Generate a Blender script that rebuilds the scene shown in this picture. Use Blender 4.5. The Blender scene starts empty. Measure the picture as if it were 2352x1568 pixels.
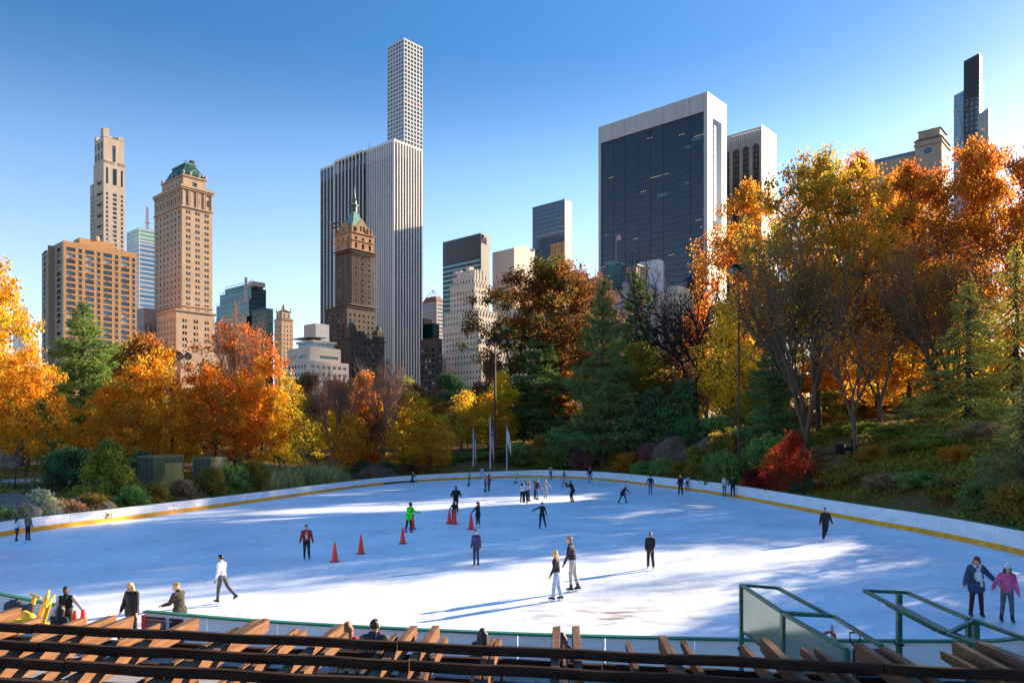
import bpy, bmesh, math, random
import numpy as np
from mathutils import Vector, Matrix, Euler
R = math.radians
scene = bpy.context.scene
col = scene.collection
F = 1750.0; CU = 1176.0; HV = 1005.0; CZ = 6.0     # focal length and horizon measured on the photograph
rnd = random.Random(7)

def ray(u, v, d):                      # a measured point at distance d -> metres
    return Vector(((u-CU)/F*d, d, CZ-(v-HV)/F*d))
def on_plane(u, v, z=0.0):             # a measured point lying on the level z
    d = F*(CZ-z)/(v-HV)
    return Vector(((u-CU)/F*d, d, z))

# ---------------------------------------------------------------- objects
def tag(o, label=None, cat=None, group=None, kind=None):
    if label: o['label'] = label
    if cat: o['category'] = cat
    if group: o['group'] = group
    if kind: o['kind'] = kind
    return o
def empty(name, loc=(0,0,0), rz=0.0, label=None, cat=None, group=None):
    o = bpy.data.objects.new(name, None); col.objects.link(o)
    o.location = loc; o.rotation_euler = (0,0,rz); o.empty_display_size = .3
    return tag(o, label, cat, group)
def mesh_obj(name, me, m=None, parent=None):
    o = bpy.data.objects.new(name, me); col.objects.link(o)
    if parent: o.parent = parent
    if m is not None:
        if len(me.materials) == 0: me.materials.append(None)
        o.material_slots[0].link = 'OBJECT'
        o.material_slots[0].material = m
    return o
def copy_tree(o, parent=None):
    c = o.copy(); col.objects.link(c); c.parent = parent
    for ch in list(o.children): copy_tree(ch, c)
    return c

class MB:                               # collects shapes that make ONE mesh
    def __init__(s): s.v = []; s.f = []; s.mi = []; s.cur = 0
    def add(s, vs, fs):
        n = len(s.v); s.v.extend(tuple(p) for p in vs)
        for f in fs: s.f.append(tuple(i+n for i in f)); s.mi.append(s.cur)
    def quad(s, a, b, c, d): s.add([a,b,c,d], [(0,1,2,3)])
    def box(s, x0,x1,y0,y1,z0,z1):
        s.add([(x0,y0,z0),(x1,y0,z0),(x1,y1,z0),(x0,y1,z0),(x0,y0,z1),(x1,y0,z1),(x1,y1,z1),(x0,y1,z1)],
              [(3,2,1,0),(4,5,6,7),(0,1,5,4),(1,2,6,5),(2,3,7,6),(3,0,4,7)])
    def bar(s, p, q, w, h, up=Vector((0,0,1))):     # square bar from p to q
        p = Vector(p); q = Vector(q); d = (q-p).normalized()
        sd = d.cross(up)
        if sd.length < 1e-4: sd = d.cross(Vector((0,1,0)))
        sd.normalize(); u2 = sd.cross(d).normalized()
        a = sd*w/2; b = u2*h/2
        s.add([p-a-b,p+a-b,p+a+b,p-a+b,q-a-b,q+a-b,q+a+b,q-a+b],
              [(0,1,2,3),(7,6,5,4),(0,4,5,1),(1,5,6,2),(2,6,7,3),(3,7,4,0)])
    def tube(s, pts, rs, n=8, cap=True):
        pts = [Vector(p) for p in pts]
        if not hasattr(rs, '__len__'): rs = [rs]*len(pts)
        base = len(s.v); fs = []
        for i, p in enumerate(pts):
            d = (pts[min(i+1,len(pts)-1)]-pts[max(i-1,0)]).normalized()
            a = d.cross(Vector((0,0,1)))
            if a.length < 1e-3: a = d.cross(Vector((0,1,0)))
            a.normalize(); b = a.cross(d)
            for k in range(n):
                t = 2*math.pi*k/n
                s.v.append(tuple(p+(a*math.cos(t)+b*math.sin(t))*rs[i]))
        for i in range(len(pts)-1):
            for k in range(n):
                k2 = (k+1)%n
                fs.append((base+i*n+k, base+i*n+k2, base+(i+1)*n+k2, base+(i+1)*n+k))
        if cap:
            fs.append(tuple(base+k for k in range(n))); fs.append(tuple(base+(len(pts)-1)*n+k for k in range(n)))
        s.f.extend(fs); s.mi.extend([s.cur]*len(fs))
    def lathe(s, c, prof, n=12):          # prof: (r,z) pairs
        c = Vector(c)
        s.tube([c+Vector((0,0,z)) for r,z in prof], [max(r,.001) for r,z in prof], n)
    def pyramid(s, x0,x1,y0,y1,z0,z1, fx=0.0, fy=0.0):
        cx=(x0+x1)/2; cy=(y0+y1)/2; hx=(x1-x0)/2*fx; hy=(y1-y0)/2*fy
        s.add([(x0,y0,z0),(x1,y0,z0),(x1,y1,z0),(x0,y1,z0),(cx-hx,cy-hy,z1),(cx+hx,cy-hy,z1),(cx+hx,cy+hy,z1),(cx-hx,cy+hy,z1)],
              [(3,2,1,0),(4,5,6,7),(0,1,5,4),(1,2,6,5),(2,3,7,6),(3,0,4,7)])
    def mesh(s, name, smooth=False):
        me = bpy.data.meshes.new(name); me.from_pydata(s.v, [], s.f)
        if any(s.mi): me.polygons.foreach_set('material_index', s.mi)
        if smooth: me.polygons.foreach_set('use_smooth', [True]*len(s.f))
        me.update(); return me
    def build(s, name, m=None, parent=None, smooth=False):
        me = s.mesh(name, smooth)
        if isinstance(m, (list,tuple)):
            for x in m: me.materials.append(x)
            m = None
        return mesh_obj(name, me, m, parent)

# ---------------------------------------------------------------- materials
def newmat(name):
    m = bpy.data.materials.new(name); m.use_nodes = True
    nt = m.node_tree; nt.nodes.clear()
    return m, nt, nt.nodes, nt.links
def mat(name, c, rough=.7, vary=.18, scale=3.0, metal=0.0, spec=.4, bump=0.0, streak=None, c2=None, bscale=None):
    m, nt, N, L = newmat(name)
    out = N.new('ShaderNodeOutputMaterial'); b = N.new('ShaderNodeBsdfPrincipled')
    L.new(b.outputs[0], out.inputs[0])
    b.inputs['Roughness'].default_value = rough; b.inputs['Metallic'].default_value = metal
    b.inputs['Specular IOR Level'].default_value = spec
    tc = N.new('ShaderNodeTexCoord'); mp = N.new('ShaderNodeMapping'); nz = N.new('ShaderNodeTexNoise')
    if streak: mp.inputs['Scale'].default_value = streak
    nz.inputs['Scale'].default_value = scale; nz.inputs['Detail'].default_value = 6
    nz.inputs['Roughness'].default_value = .65
    L.new(tc.outputs['Object'], mp.inputs[0]); L.new(mp.outputs[0], nz.inputs['Vector'])
    cr = N.new('ShaderNodeValToRGB')
    d = c2 if c2 else tuple(x*(1-vary*1.6) for x in c)
    e = c if c2 else tuple(min(1,x*(1+vary)) for x in c)
    cr.color_ramp.elements[0].position = .3; cr.color_ramp.elements[1].position = .7
    cr.color_ramp.elements[0].color = (*d,1); cr.color_ramp.elements[1].color = (*e,1)
    L.new(nz.outputs['Fac'], cr.inputs[0]); L.new(cr.outputs[0], b.inputs['Base Color'])
    if bump:
        bp = N.new('ShaderNodeBump'); bp.inputs['Strength'].default_value = bump
        n2 = N.new('ShaderNodeTexNoise'); n2.inputs['Scale'].default_value = bscale or scale*4; n2.inputs['Detail'].default_value = 4
        L.new(mp.outputs[0], n2.inputs['Vector']); L.new(n2.outputs['Fac'], bp.inputs['Height'])
        L.new(bp.outputs[0], b.inputs['Normal'])
    return m
def gridmat(name, c1, c2, line, w, h, mortar=.12, rough=.12, metal=0.0, spec=.8, lines_metal=0.0, big=None):
    """curtain wall: brick texture laid on (x+y, z) of the building's own axes"""
    m, nt, N, L = newmat(name)
    out = N.new('ShaderNodeOutputMaterial'); b = N.new('ShaderNodeBsdfPrincipled'); L.new(b.outputs[0], out.inputs[0])
    tc = N.new('ShaderNodeTexCoord'); sp = N.new('ShaderNodeSeparateXYZ'); ad = N.new('ShaderNodeMath'); cb = N.new('ShaderNodeCombineXYZ')
    L.new(tc.outputs['Object'], sp.inputs[0]); L.new(sp.outputs[0], ad.inputs[0]); L.new(sp.outputs[1], ad.inputs[1])
    L.new(ad.outputs[0], cb.inputs[0]); L.new(sp.outputs[2], cb.inputs[1])
    br = N.new('ShaderNodeTexBrick'); br.offset = 0; br.offset_frequency = 1; br.squash = 1
    br.inputs['Scale'].default_value = 1; br.inputs['Brick Width'].default_value = w; br.inputs['Row Height'].default_value = h
    br.inputs['Mortar Size'].default_value = mortar; br.inputs['Mortar Smooth'].default_value = .1; br.inputs['Bias'].default_value = 0
    br.inputs['Color1'].default_value = (*c1,1); br.inputs['Color2'].default_value = (*c2,1); br.inputs['Mortar'].default_value = (*line,1)
    L.new(cb.outputs[0], br.inputs['Vector']); L.new(br.outputs['Color'], b.inputs['Base Color'])
    mr = N.new('ShaderNodeMapRange'); mr.inputs[3].default_value = rough; mr.inputs[4].default_value = .55
    L.new(br.outputs['Fac'], mr.inputs[0]); L.new(mr.outputs[0], b.inputs['Roughness'])
    b.inputs['Metallic'].default_value = metal; b.inputs['Specular IOR Level'].default_value = spec
    nz = N.new('ShaderNodeTexNoise'); nz.inputs['Scale'].default_value = .12
    bp = N.new('ShaderNodeBump'); bp.inputs['Strength'].default_value = .15; bp.inputs['Distance'].default_value = .3
    L.new(tc.outputs['Object'], nz.inputs['Vector']); L.new(nz.outputs['Fac'], bp.inputs['Height']); L.new(bp.outputs[0], b.inputs['Normal'])
    return m
def glass(name, c, rough=.08):
    return mat(name, c, rough, .35, .15, 0, .9)
def leafmat(name, a, b_, c, scale=.35, trans=.68, bright=1.0):
    m, nt, N, L = newmat(name)
    out = N.new('ShaderNodeOutputMaterial'); df = N.new('ShaderNodeBsdfDiffuse'); tr = N.new('ShaderNodeBsdfTranslucent'); mx = N.new('ShaderNodeMixShader')
    mx.inputs[0].default_value = trans
    geo = N.new('ShaderNodeNewGeometry'); tc = N.new('ShaderNodeTexCoord'); nz = N.new('ShaderNodeTexNoise')
    oi = N.new('ShaderNodeObjectInfo')
    nz.inputs['Scale'].default_value = scale; nz.inputs['Detail'].default_value = 2
    nz.noise_dimensions = '4D'; ml = N.new('ShaderNodeMath'); ml.operation = 'MULTIPLY'; ml.inputs[1].default_value = 40
    L.new(oi.outputs['Random'], ml.inputs[0]); L.new(ml.outputs[0], nz.inputs['W'])
    L.new(tc.outputs['Object'], nz.inputs['Vector'])
    m1 = N.new('ShaderNodeMix'); m1.data_type = 'RGBA'; m2 = N.new('ShaderNodeMix'); m2.data_type = 'RGBA'
    m1.inputs[6].default_value = (*a,1); m1.inputs[7].default_value = (*b_,1)
    L.new(geo.outputs['Random Per Island'], m1.inputs[0])
    mr = N.new('ShaderNodeMapRange'); mr.inputs[1].default_value = .42; mr.inputs[2].default_value = .62
    L.new(nz.outputs['Fac'], mr.inputs[0]); L.new(mr.outputs[0], m2.inputs[0])
    L.new(m1.outputs[2], m2.inputs[6]); m2.inputs[7].default_value = (*c,1)
    L.new(m2.outputs[2], df.inputs[0]); L.new(m2.outputs[2], tr.inputs[0])
    L.new(df.outputs[0], mx.inputs[1]); L.new(tr.outputs[0], mx.inputs[2]); L.new(mx.outputs[0], out.inputs[0])
    return m

# ---------------------------------------------------------------- camera, sun, sky
cam = bpy.data.cameras.new('camera'); co = bpy.data.objects.new('camera', cam); col.objects.link(co)
co.location = (0,0,CZ); co.rotation_euler = (R(90),0,0)
cam.sensor_width = 36; cam.lens = 36*F/2352; cam.shift_y = (HV-784)/2352; cam.clip_start = .1; cam.clip_end = 6000
scene.camera = co
SAZ, SEL = 54.0, 18.0
sdir = Vector((math.sin(R(SAZ))*math.cos(R(SEL)), math.cos(R(SAZ))*math.cos(R(SEL)), math.sin(R(SEL))))
sl = bpy.data.lights.new('sun', 'SUN'); so = bpy.data.objects.new('sun', sl); col.objects.link(so)
sl.energy = 5.0; sl.angle = R(.5); sl.color = (1,.79,.56)
so.rotation_euler = sdir.to_track_quat('Z','Y').to_euler()
w = bpy.data.worlds.new('World'); scene.world = w; w.use_nodes = True
nt = w.node_tree; nt.nodes.clear()
wo = nt.nodes.new('ShaderNodeOutputWorld'); bg = nt.nodes.new('ShaderNodeBackground'); sk = nt.nodes.new('ShaderNodeTexSky')
sk.sky_type = 'NISHITA'; sk.sun_disc = False; sk.sun_elevation = R(SEL); sk.sun_rotation = R(SAZ)
sk.altitude = 0; sk.air_density = 1.0; sk.dust_density = .4; sk.ozone_density = 4.0
bg.inputs[1].default_value = .13
hs = nt.nodes.new('ShaderNodeHueSaturation'); 
wtc = nt.nodes.new('ShaderNodeTexCoord'); wsp = nt.nodes.new('ShaderNodeSeparateXYZ'); wmr = nt.nodes.new('ShaderNodeMapRange')
wmr.inputs[1].default_value = .0; wmr.inputs[2].default_value = .45; wmr.inputs[3].default_value = .50; wmr.inputs[4].default_value = 1.20
nt.links.new(wtc.outputs['Generated'], wsp.inputs[0]); nt.links.new(wsp.outputs[2], wmr.inputs[0]); nt.links.new(wmr.outputs[0], hs.inputs['Saturation'])
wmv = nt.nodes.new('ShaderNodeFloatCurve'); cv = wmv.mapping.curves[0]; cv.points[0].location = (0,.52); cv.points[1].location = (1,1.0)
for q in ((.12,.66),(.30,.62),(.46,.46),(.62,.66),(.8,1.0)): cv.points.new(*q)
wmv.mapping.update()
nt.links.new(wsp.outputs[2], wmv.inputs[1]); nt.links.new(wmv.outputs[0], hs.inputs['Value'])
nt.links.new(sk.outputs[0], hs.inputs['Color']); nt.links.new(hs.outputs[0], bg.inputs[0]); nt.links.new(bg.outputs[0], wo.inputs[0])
scene.view_settings.view_transform = 'Standard'; scene.view_settings.look = 'None'
scene.view_settings.exposure = 1.80; scene.view_settings.gamma = 1
scene.cycles.max_bounces = 9; scene.cycles.diffuse_bounces = 7; scene.cycles.glossy_bounces = 3
scene.cycles.transmission_bounces = 4; scene.cycles.transparent_max_bounces = 6
scene.cycles.use_denoising = True
scene.cycles.sample_clamp_indirect = 6

# ---------------------------------------------------------------- the rink outline
FAR = [(-31,45.9),(-27.9,56.5),(-24.1,70),(-17.2,95.5),(-10.5,106.5),(-1.8,113),(5.3,115),(12.7,107),(18.5,91),(22,79),(24.7,55.3),(25.8,47.3),(26,38.7),(24.6,29)]
NEAR = [(18.5,21.0),(12.4,18.4),(11.3,18.0),(8.6,18.0),(5.45,18.1),(-.3,18.7),(-6.4,19.9),(-10.1,21.05)]
NEARL = [(-12.4,21.5),(-15.8,23.5),(-22,27.5),(-28.5,35)]
def spline(pts, step, closed=False):
    P = [Vector((x,y,0)) for x,y in pts]; out = []
    n = len(P)
    for i in range(n if closed else n-1):
        p0 = P[(i-1)%n] if closed or i>0 else P[i]*2-P[i+1]
        p1 = P[i]; p2 = P[(i+1)%n]; p3 = P[(i+2)%n] if closed or i+2<n else p2*2-p1
        L_ = (p2-p1).length; k = max(2,int(L_/.4))
        for j in range(k):
            t = j/k
            out.append(.5*((2*p1)+(-p0+p2)*t+(2*p0-5*p1+4*p2-p3)*t*t+(-p0+3*p1-3*p2+p3)*t*t*t))
    if not closed: out.append(P[-1])
    # resample by arc length
    acc = [0]
    for a,b in zip(out,out[1:]): acc.append(acc[-1]+(b-a).length)
    tot = acc[-1]; m = max(1,round(tot/step)); res = []; j = 0
    for i in range(m+1):
        s = tot*i/m
        while j < len(acc)-2 and acc[j+1] < s: j += 1
        t = (s-acc[j])/max(1e-6,acc[j+1]-acc[j]); res.append(out[j].lerp(out[j+1], min(1,t)))
    return res
RINK = spline(FAR+NEAR+NEARL, 1.2, True)[:-1]
RX = np.array([[p.x,p.y] for p in RINK])
def rink_sd(x, y):                      # metres outside the rink outline (negative inside), vectorised
    x = np.atleast_1d(np.asarray(x,float)); y = np.atleast_1d(np.asarray(y,float))
    a = RX; b = np.roll(RX,-1,0); best = np.full(x.shape, 1e9); ins = np.zeros(x.shape, bool)
    for (ax,ay),(bx,by) in zip(a,b):
        ex,ey = bx-ax,by-ay; t = np.clip(((x-ax)*ex+(y-ay)*ey)/(ex*ex+ey*ey+1e-9),0,1)
        best = np.minimum(best, np.hypot(x-ax-t*ex, y-ay-t*ey))
        c = ((ay>y)!=(by>y)) & (x < (bx-ax)*(y-ay)/((by-ay) if by!=ay else 1e-9)+ax); ins ^= c
    return np.where(ins,-best,best)
def sst(a,b,x):
    t = np.clip((x-a)/(b-a),0,1); return t*t*(3-2*t)
def terrain(x, y):
    x = np.atleast_1d(np.asarray(x,float)); y = np.atleast_1d(np.asarray(y,float))
    s = rink_sd(x,y)
    hr = .7+5.6*sst(1.4,15,s)+3.2*sst(12,50,s)
    hl = .3+1.9*sst(1.4,20,s)+1.0*sst(20,60,s)
    hc = .5+2.6*sst(1.4,16,s)+1.5*sst(16,50,s)
    wr = sst(6,21,x); wl = 1-sst(-22,-8,x); wc = 1-wr-wl
    h = hr*wr+hl*wl+hc*wc
    h = h + (.22*np.sin(x*.7+1.3*np.sin(y*.31))*np.cos(y*.53+.8*np.sin(x*.23)))*sst(1,5,s)
    h = np.where(s<1.3, -.25, h)
    near = 1-sst(20.5,27,y); near = np.where(np.abs(x)<34, near, near*.0)
    h = h*(1-near)+(-.25)*near
    far = sst(330,420,np.hypot(x,y))
    return h*(1-far)+1.0*far
def tz(x,y): return float(terrain(x,y)[0])
# ---------------------------------------------------------------- ground sheet
def ground_sheet():
    def axis(lo, hi, fine0, fine1, st):
        a = list(np.arange(fine0, fine1+.01, st)); s = st; x = fine0
        while x > lo: s *= 1.25; x -= s; a.insert(0, x)
        s = st; x = a[-1]
        while x < hi: s *= 1.25; x += s; a.append(x)
        return np.array(a)
    X = axis(-3000,3000,-75,75,1.1); Y = axis(-1500,4500,8,165,1.1)
    gx,gy = np.meshgrid(X,Y); z = terrain(gx.ravel(), gy.ravel())
    v = np.stack([gx.ravel(),gy.ravel(),z],1); nx,ny = len(X),len(Y)
    i = np.arange((nx-1)*(ny-1)); r = i//(nx-1); c = i%(nx-1); a = r*nx+c
    f = np.stack([a,a+1,a+nx+1,a+nx],1)
    me = bpy.data.meshes.new('ground'); me.from_pydata(v.tolist(),[],f.tolist())
    me.polygons.foreach_set('use_smooth',[True]*len(f)); return me
def ground_mat():
    m, nt, N, L = newmat('leaf littered soil')
    out = N.new('ShaderNodeOutputMaterial'); b = N.new('ShaderNodeBsdfPrincipled'); L.new(b.outputs[0], out.inputs[0]); b.inputs['Roughness'].default_value = .95
    b.inputs['Specular IOR Level'].default_value = .1
    tc = N.new('ShaderNodeTexCoord'); n1 = N.new('ShaderNodeTexNoise'); n2 = N.new('ShaderNodeTexNoise')
    n1.inputs['Scale'].default_value = .09; n1.inputs['Detail'].default_value = 5; n2.inputs['Scale'].default_value = 2.2; n2.inputs['Detail'].default_value = 8; n2.inputs['Roughness'].default_value = .8
    L.new(tc.outputs['Object'], n1.inputs['Vector']); L.new(tc.outputs['Object'], n2.inputs['Vector'])
    r1 = N.new('ShaderNodeValToRGB'); e = r1.color_ramp.elements
    e[0].position = .36; e[0].color = (.085,.095,.025,1); e[1].position = .62; e[1].color = (.25,.115,.035,1)
    x = e.new(.48); x.color = (.17,.105,.032,1)
    r2 = N.new('ShaderNodeValToRGB'); e = r2.color_ramp.elements
    e[0].position = .32; e[0].color = (.04,.026,.014,1); e[1].position = .72; e[1].color = (.42,.18,.04,1)
    x = e.new(.5); x.color = (.17,.10,.032,1)
    L.new(n1.outputs['Fac'], r1.inputs[0]); L.new(n2.outputs['Fac'], r2.inputs[0])
    mx = N.new('ShaderNodeMix'); mx.data_type = 'RGBA'; mx.inputs[0].default_value = .5
    L.new(r1.outputs[0], mx.inputs[6]); L.new(r2.outputs[0], mx.inputs[7]); L.new(mx.outputs[2], b.inputs['Base Color'])
    bp = N.new('ShaderNodeBump'); bp.inputs['Strength'].default_value = .8; bp.inputs['Distance'].default_value = .15
    L.new(n2.outputs['Fac'], bp.inputs['Height']); L.new(bp.outputs[0], b.inputs['Normal'])
    return m
tag(mesh_obj('ground', ground_sheet(), ground_mat()), kind='structure')

def ice_mat():
    m, nt, N, L = newmat('skated ice')
    out = N.new('ShaderNodeOutputMaterial'); b = N.new('ShaderNodeBsdfPrincipled'); L.new(b.outputs[0], out.inputs[0])
    b.inputs['Specular IOR Level'].default_value = .25
    tc = N.new('ShaderNodeTexCoord')
    n1 = N.new('ShaderNodeTexNoise'); n1.inputs['Scale'].default_value = .22; n1.inputs['Detail'].default_value = 7; n1.inputs['Roughness'].default_value = .6
    L.new(tc.outputs['Object'], n1.inputs['Vector'])
    r1 = N.new('ShaderNodeValToRGB'); e = r1.color_ramp.elements
    e[0].position = .3; e[0].color = (.66,.715,.755,1); e[1].position = .6; e[1].color = (.85,.885,.90,1)
    L.new(n1.outputs['Fac'], r1.inputs[0])
    # skate scratches: several warped thin rings and lines
    last = r1.outputs[0]
    for k,(sx,sy,rot) in enumerate(((.22,1.6,.62),(.9,.2,.95),(.25,1.9,-.35))):
        mp = N.new('ShaderNodeMapping'); mp.inputs['Rotation'].default_value = (0,0,rot); mp.inputs['Scale'].default_value = (sx,sy,1)
        nz = N.new('ShaderNodeTexNoise'); nz.inputs['Scale'].default_value = 1.6; nz.inputs['Detail'].default_value = 8; nz.inputs['Roughness'].default_value = .75; nz.inputs['Distortion'].default_value = 2.6
        L.new(tc.outputs['Object'], mp.inputs[0]); L.new(mp.outputs[0], nz.inputs['Vector'])
        rr = N.new('ShaderNodeValToRGB'); ee = rr.color_ramp.elements
        ee[0].position = .40; ee[0].color = (.76,.80,.84,1); ee[1].position = .52; ee[1].color = (1,1,1,1)
        L.new(nz.outputs['Fac'], rr.inputs[0])
        mm = N.new('ShaderNodeMix'); mm.data_type = 'RGBA'; mm.blend_type = 'MULTIPLY'; mm.inputs[0].default_value = .55
        L.new(last, mm.inputs[6]); L.new(rr.outputs[0], mm.inputs[7]); last = mm.outputs[2]
    # worn muddy patches by the near boards and gates
    def patch(cx,cy,rx,ry,strength,colr,last):
        mp = N.new('ShaderNodeMapping'); mp.inputs['Location'].default_value = (-cx/rx,-cy/ry,0); mp.inputs['Scale'].default_value = (1/rx,1/ry,1)
        L.new(tc.outputs['Object'], mp.inputs[0])
        ln = N.new('ShaderNodeVectorMath'); ln.operation = 'LENGTH'; L.new(mp.outputs[0], ln.inputs[0])
        mr = N.new('ShaderNodeMapRange'); mr.inputs[1].default_value = 1; mr.inputs[2].default_value = .2; mr.inputs[3].default_value = 0; mr.inputs[4].default_value = strength
        L.new(ln.outputs['Value'], mr.inputs[0])
        nz = N.new('ShaderNodeTexNoise'); nz.inputs['Scale'].default_value = 1.3; nz.inputs['Detail'].default_value = 6
        mp2 = N.new('ShaderNodeMapping'); mp2.inputs['Scale'].default_value = (.55,1.3,1); L.new(tc.outputs['Object'], mp2.inputs[0]); L.new(mp2.outputs[0], nz.inputs['Vector'])
        m2 = N.new('ShaderNodeMapRange'); m2.inputs[1].default_value = .45; m2.inputs[2].default_value = .68; L.new(nz.outputs['Fac'], m2.inputs[0])
        mu = N.new('ShaderNodeMath'); mu.operation = 'MULTIPLY'; L.new(mr.outputs[0], mu.inputs[0]); L.new(m2.outputs[0], mu.inputs[1])
        mm = N.new('ShaderNodeMix'); mm.data_type = 'RGBA'; L.new(mu.outputs[0], mm.inputs[0]); L.new(last, mm.inputs[6]); mm.inputs[7].default_value = (*colr,1)
        return mm.outputs[2]
    last = patch(3.4,26.0,4.2,3.4,1.0,(.22,.15,.11),last)
    last = patch(1.2,20.6,4.0,2.2,.9,(.25,.22,.2),last)
    last = patch(6.5,30.2,3.5,2,.7,(.3,.25,.22),last)
    last = patch(-11,24.5,4,3.2,.9,(.25,.26,.28),last)
    last = patch(5.5,20.0,5,2,.8,(.3,.3,.3),last)
    L.new(last, b.inputs['Base Color'])
    r3 = N.new('ShaderNodeMapRange'); r3.inputs[3].default_value = .28; r3.inputs[4].default_value = .6; L.new(n1.outputs['Fac'], r3.inputs[0]); L.new(r3.outputs[0], b.inputs['Roughness'])
    bp = N.new('ShaderNodeBump'); bp.inputs['Strength'].default_value = .12; bp.inputs['Distance'].default_value = .02
    nb = N.new('ShaderNodeTexNoise'); nb.inputs['Scale'].default_value = 6; nb.inputs['Detail'].default_value = 5
    L.new(tc.outputs['Object'], nb.inputs['Vector']); L.new(nb.outputs['Fac'], bp.inputs['Height']); L.new(bp.outputs[0], b.inputs['Normal'])
    return m
me = bpy.data.meshes.new('ice'); me.from_pydata([(p.x,p.y,0) for p in RINK],[],[tuple(range(len(RINK)))])
tag(mesh_obj('ice', me, ice_mat()), kind='structure')

# terrace between the pergola and the near boards
TZ = .5
def terrace_mat():
    m, nt, N, L = newmat('grey deck boards')
    out = N.new('ShaderNodeOutputMaterial'); b = N.new('ShaderNodeBsdfPrincipled'); L.new(b.outputs[0], out.inputs[0]); b.inputs['Roughness'].default_value = .8
    tc = N.new('ShaderNodeTexCoord'); br = N.new('ShaderNodeTexBrick'); br.inputs['Scale'].default_value = 1; br.inputs['Brick Width'].default_value = 2.4; br.inputs['Row Height'].default_value = .15; br.inputs['Mortar Size'].default_value = .012
    br.inputs['Color1'].default_value = (.23,.21,.19,1); br.inputs['Color2'].default_value = (.33,.3,.27,1); br.inputs['Mortar'].default_value = (.03,.03,.03,1)
    L.new(tc.outputs['Object'], br.inputs['Vector']); L.new(br.outputs['Color'], b.inputs['Base Color']); return m
edge = spline(list(reversed(NEAR))[:-1], 1.0)
edge = [p for p in spline([(-34,24),(-30,23.5),(-22,22.5),(-15.8,21.6),(-12.4,20.6),(-10.1,20.2),(-6.4,19.4),(-.3,18.25),(5.45,17.65),(8.6,17.5),(11.3,17.45),(14,16.2),(22,14),(34,12)], 1.0)]
tv = []; tf = []
for p in edge: tv += [(p.x,p.y,TZ),(p.x,-6,TZ),(p.x,p.y,-.3)]
for i in range(len(edge)-1):
    a = i*3; tf += [(a,a+1,a+4,a+3),(a,a+3,a+5,a+2)]
me = bpy.data.meshes.new('terrace'); me.from_pydata(tv,[],tf)
tag(mesh_obj('terrace', me, terrace_mat()), kind='structure')

# footpath winding behind the left fence, asphalt court by the containers
def ribbon(name, pts, wd, m, lift=.05):
    ps = spline(pts, 1.0); v=[]; f=[]
    for i,p in enumerate(ps):
        d = (ps[min(i+1,len(ps)-1)]-ps[max(i-1,0)]).normalized(); n = Vector((-d.y,d.x,0))
        for k in range(7):
            q = p+n*wd*(k/6-.5); v.append((q.x,q.y,tz(q.x,q.y)+lift))
    for i in range(len(ps)-1):
        for k in range(6): a=i*7+k; f.append((a,a+1,a+8,a+7))
    me = bpy.data.meshes.new(name); me.from_pydata(v,[],f); return tag(mesh_obj(name, me, m), kind='structure')
path_m = mat('leafy path', (.40,.22,.12), .9, .3, 1.2, c2=(.2,.13,.09), bump=.3)
ribbon('path', [(-75,82),(-58,84),(-46,90),(-36,98),(-30,108)], 5.0, path_m)
ribbon('pavement', [(-70,62),(-52,63),(-42,68),(-33,78),(-30,84)], 2.4, mat('grey path', (.3,.29,.29), .9, .2, 2.0))

# ---------------------------------------------------------------- dasher boards
M_white = mat('scuffed white board', (.78,.79,.81), .35, .10, 1.6, streak=(.4,.4,2.5))
M_whiteout = mat('board outer face', (.62,.63,.68), .5, .08, .6)
M_yellow = mat('yellow kick strip', (.88,.36,.006), .5, .2, 1.5)
M_dgreen = mat('dark green cap', (.01,.075,.04), .4, .25, 1.0)
M_green = mat('green cap', (.012,.17,.095), .4, .2, 1.0)
M_black = mat('black rubber', (.012,.012,.013), .5)
def boards(root, line, h, capm, th=.09, base=-.05, per=3, gaps=()):
    """line follows the ice edge; panels stand on its outer side"""
    n = len(line)
    nor = []
    for i in range(n):
        d = (line[min(i+1,n-1)]-line[max(i-1,0)]).normalized(); nn = Vector((-d.y,d.x,0))
        if rink_sd((line[i]+nn).x,(line[i]+nn).y)[0] < 0: nn = -nn
        nor.append(nn)
    hh = h if callable(h) else (lambda p: h)
    def strip(b, i0, i1, o0, o1, z0, z1, cut=0):
        for i in range(i0,i1):
            a = line[i]; c = line[i+1]; na = nor[i]; nc = nor[i+1]
            if cut:
                d = (c-a).normalized()
                if i == i0: a = a+d*cut
                if i == i1-1: c = c-d*cut
            za0 = z0; ta = z1(a) if callable(z1) else z1; tc_ = z1(c) if callable(z1) else z1
            sa = z0(a) if callable(z0) else z0; sc = z0(c) if callable(z0) else z0
            P = [a+na*o0+Vector((0,0,sa)),c+nc*o0+Vector((0,0,sc)),c+nc*o1+Vector((0,0,sc)),a+na*o1+Vector((0,0,sa)),
                 a+na*o0+Vector((0,0,ta)),c+nc*o0+Vector((0,0,tc_)),c+nc*o1+Vector((0,0,tc_)),a+na*o1+Vector((0,0,ta))]
            b.add(P, [(3,2,1,0),(4,5,6,7),(0,1,5,4),(1,2,6,5),(2,3,7,6),(3,0,4,7)])
    k = 0
    for i in range(0,n-1,per):
        j = min(i+per,n-1)
        b = MB(); strip(b,i,j,0,th,.26 if i in gaps else base,hh,.013)
        b.build('panel', M_white, root)
    b = MB()
    for i in range(0,n-1,per):
        if i in gaps:
            if b.v: b.build('kick_strip', M_yellow, root); b = MB()
            continue
        strip(b,i,min(i+per,n-1),-.014,-.001,.012,.31,.003)
    b.build('kick_strip', M_yellow, root)
    b = MB(); strip(b,0,n-1,-.03,th+.05,lambda p:hh(p)+.001,lambda p:hh(p)+.05); b.build('cap_rail', capm, root)
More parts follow.
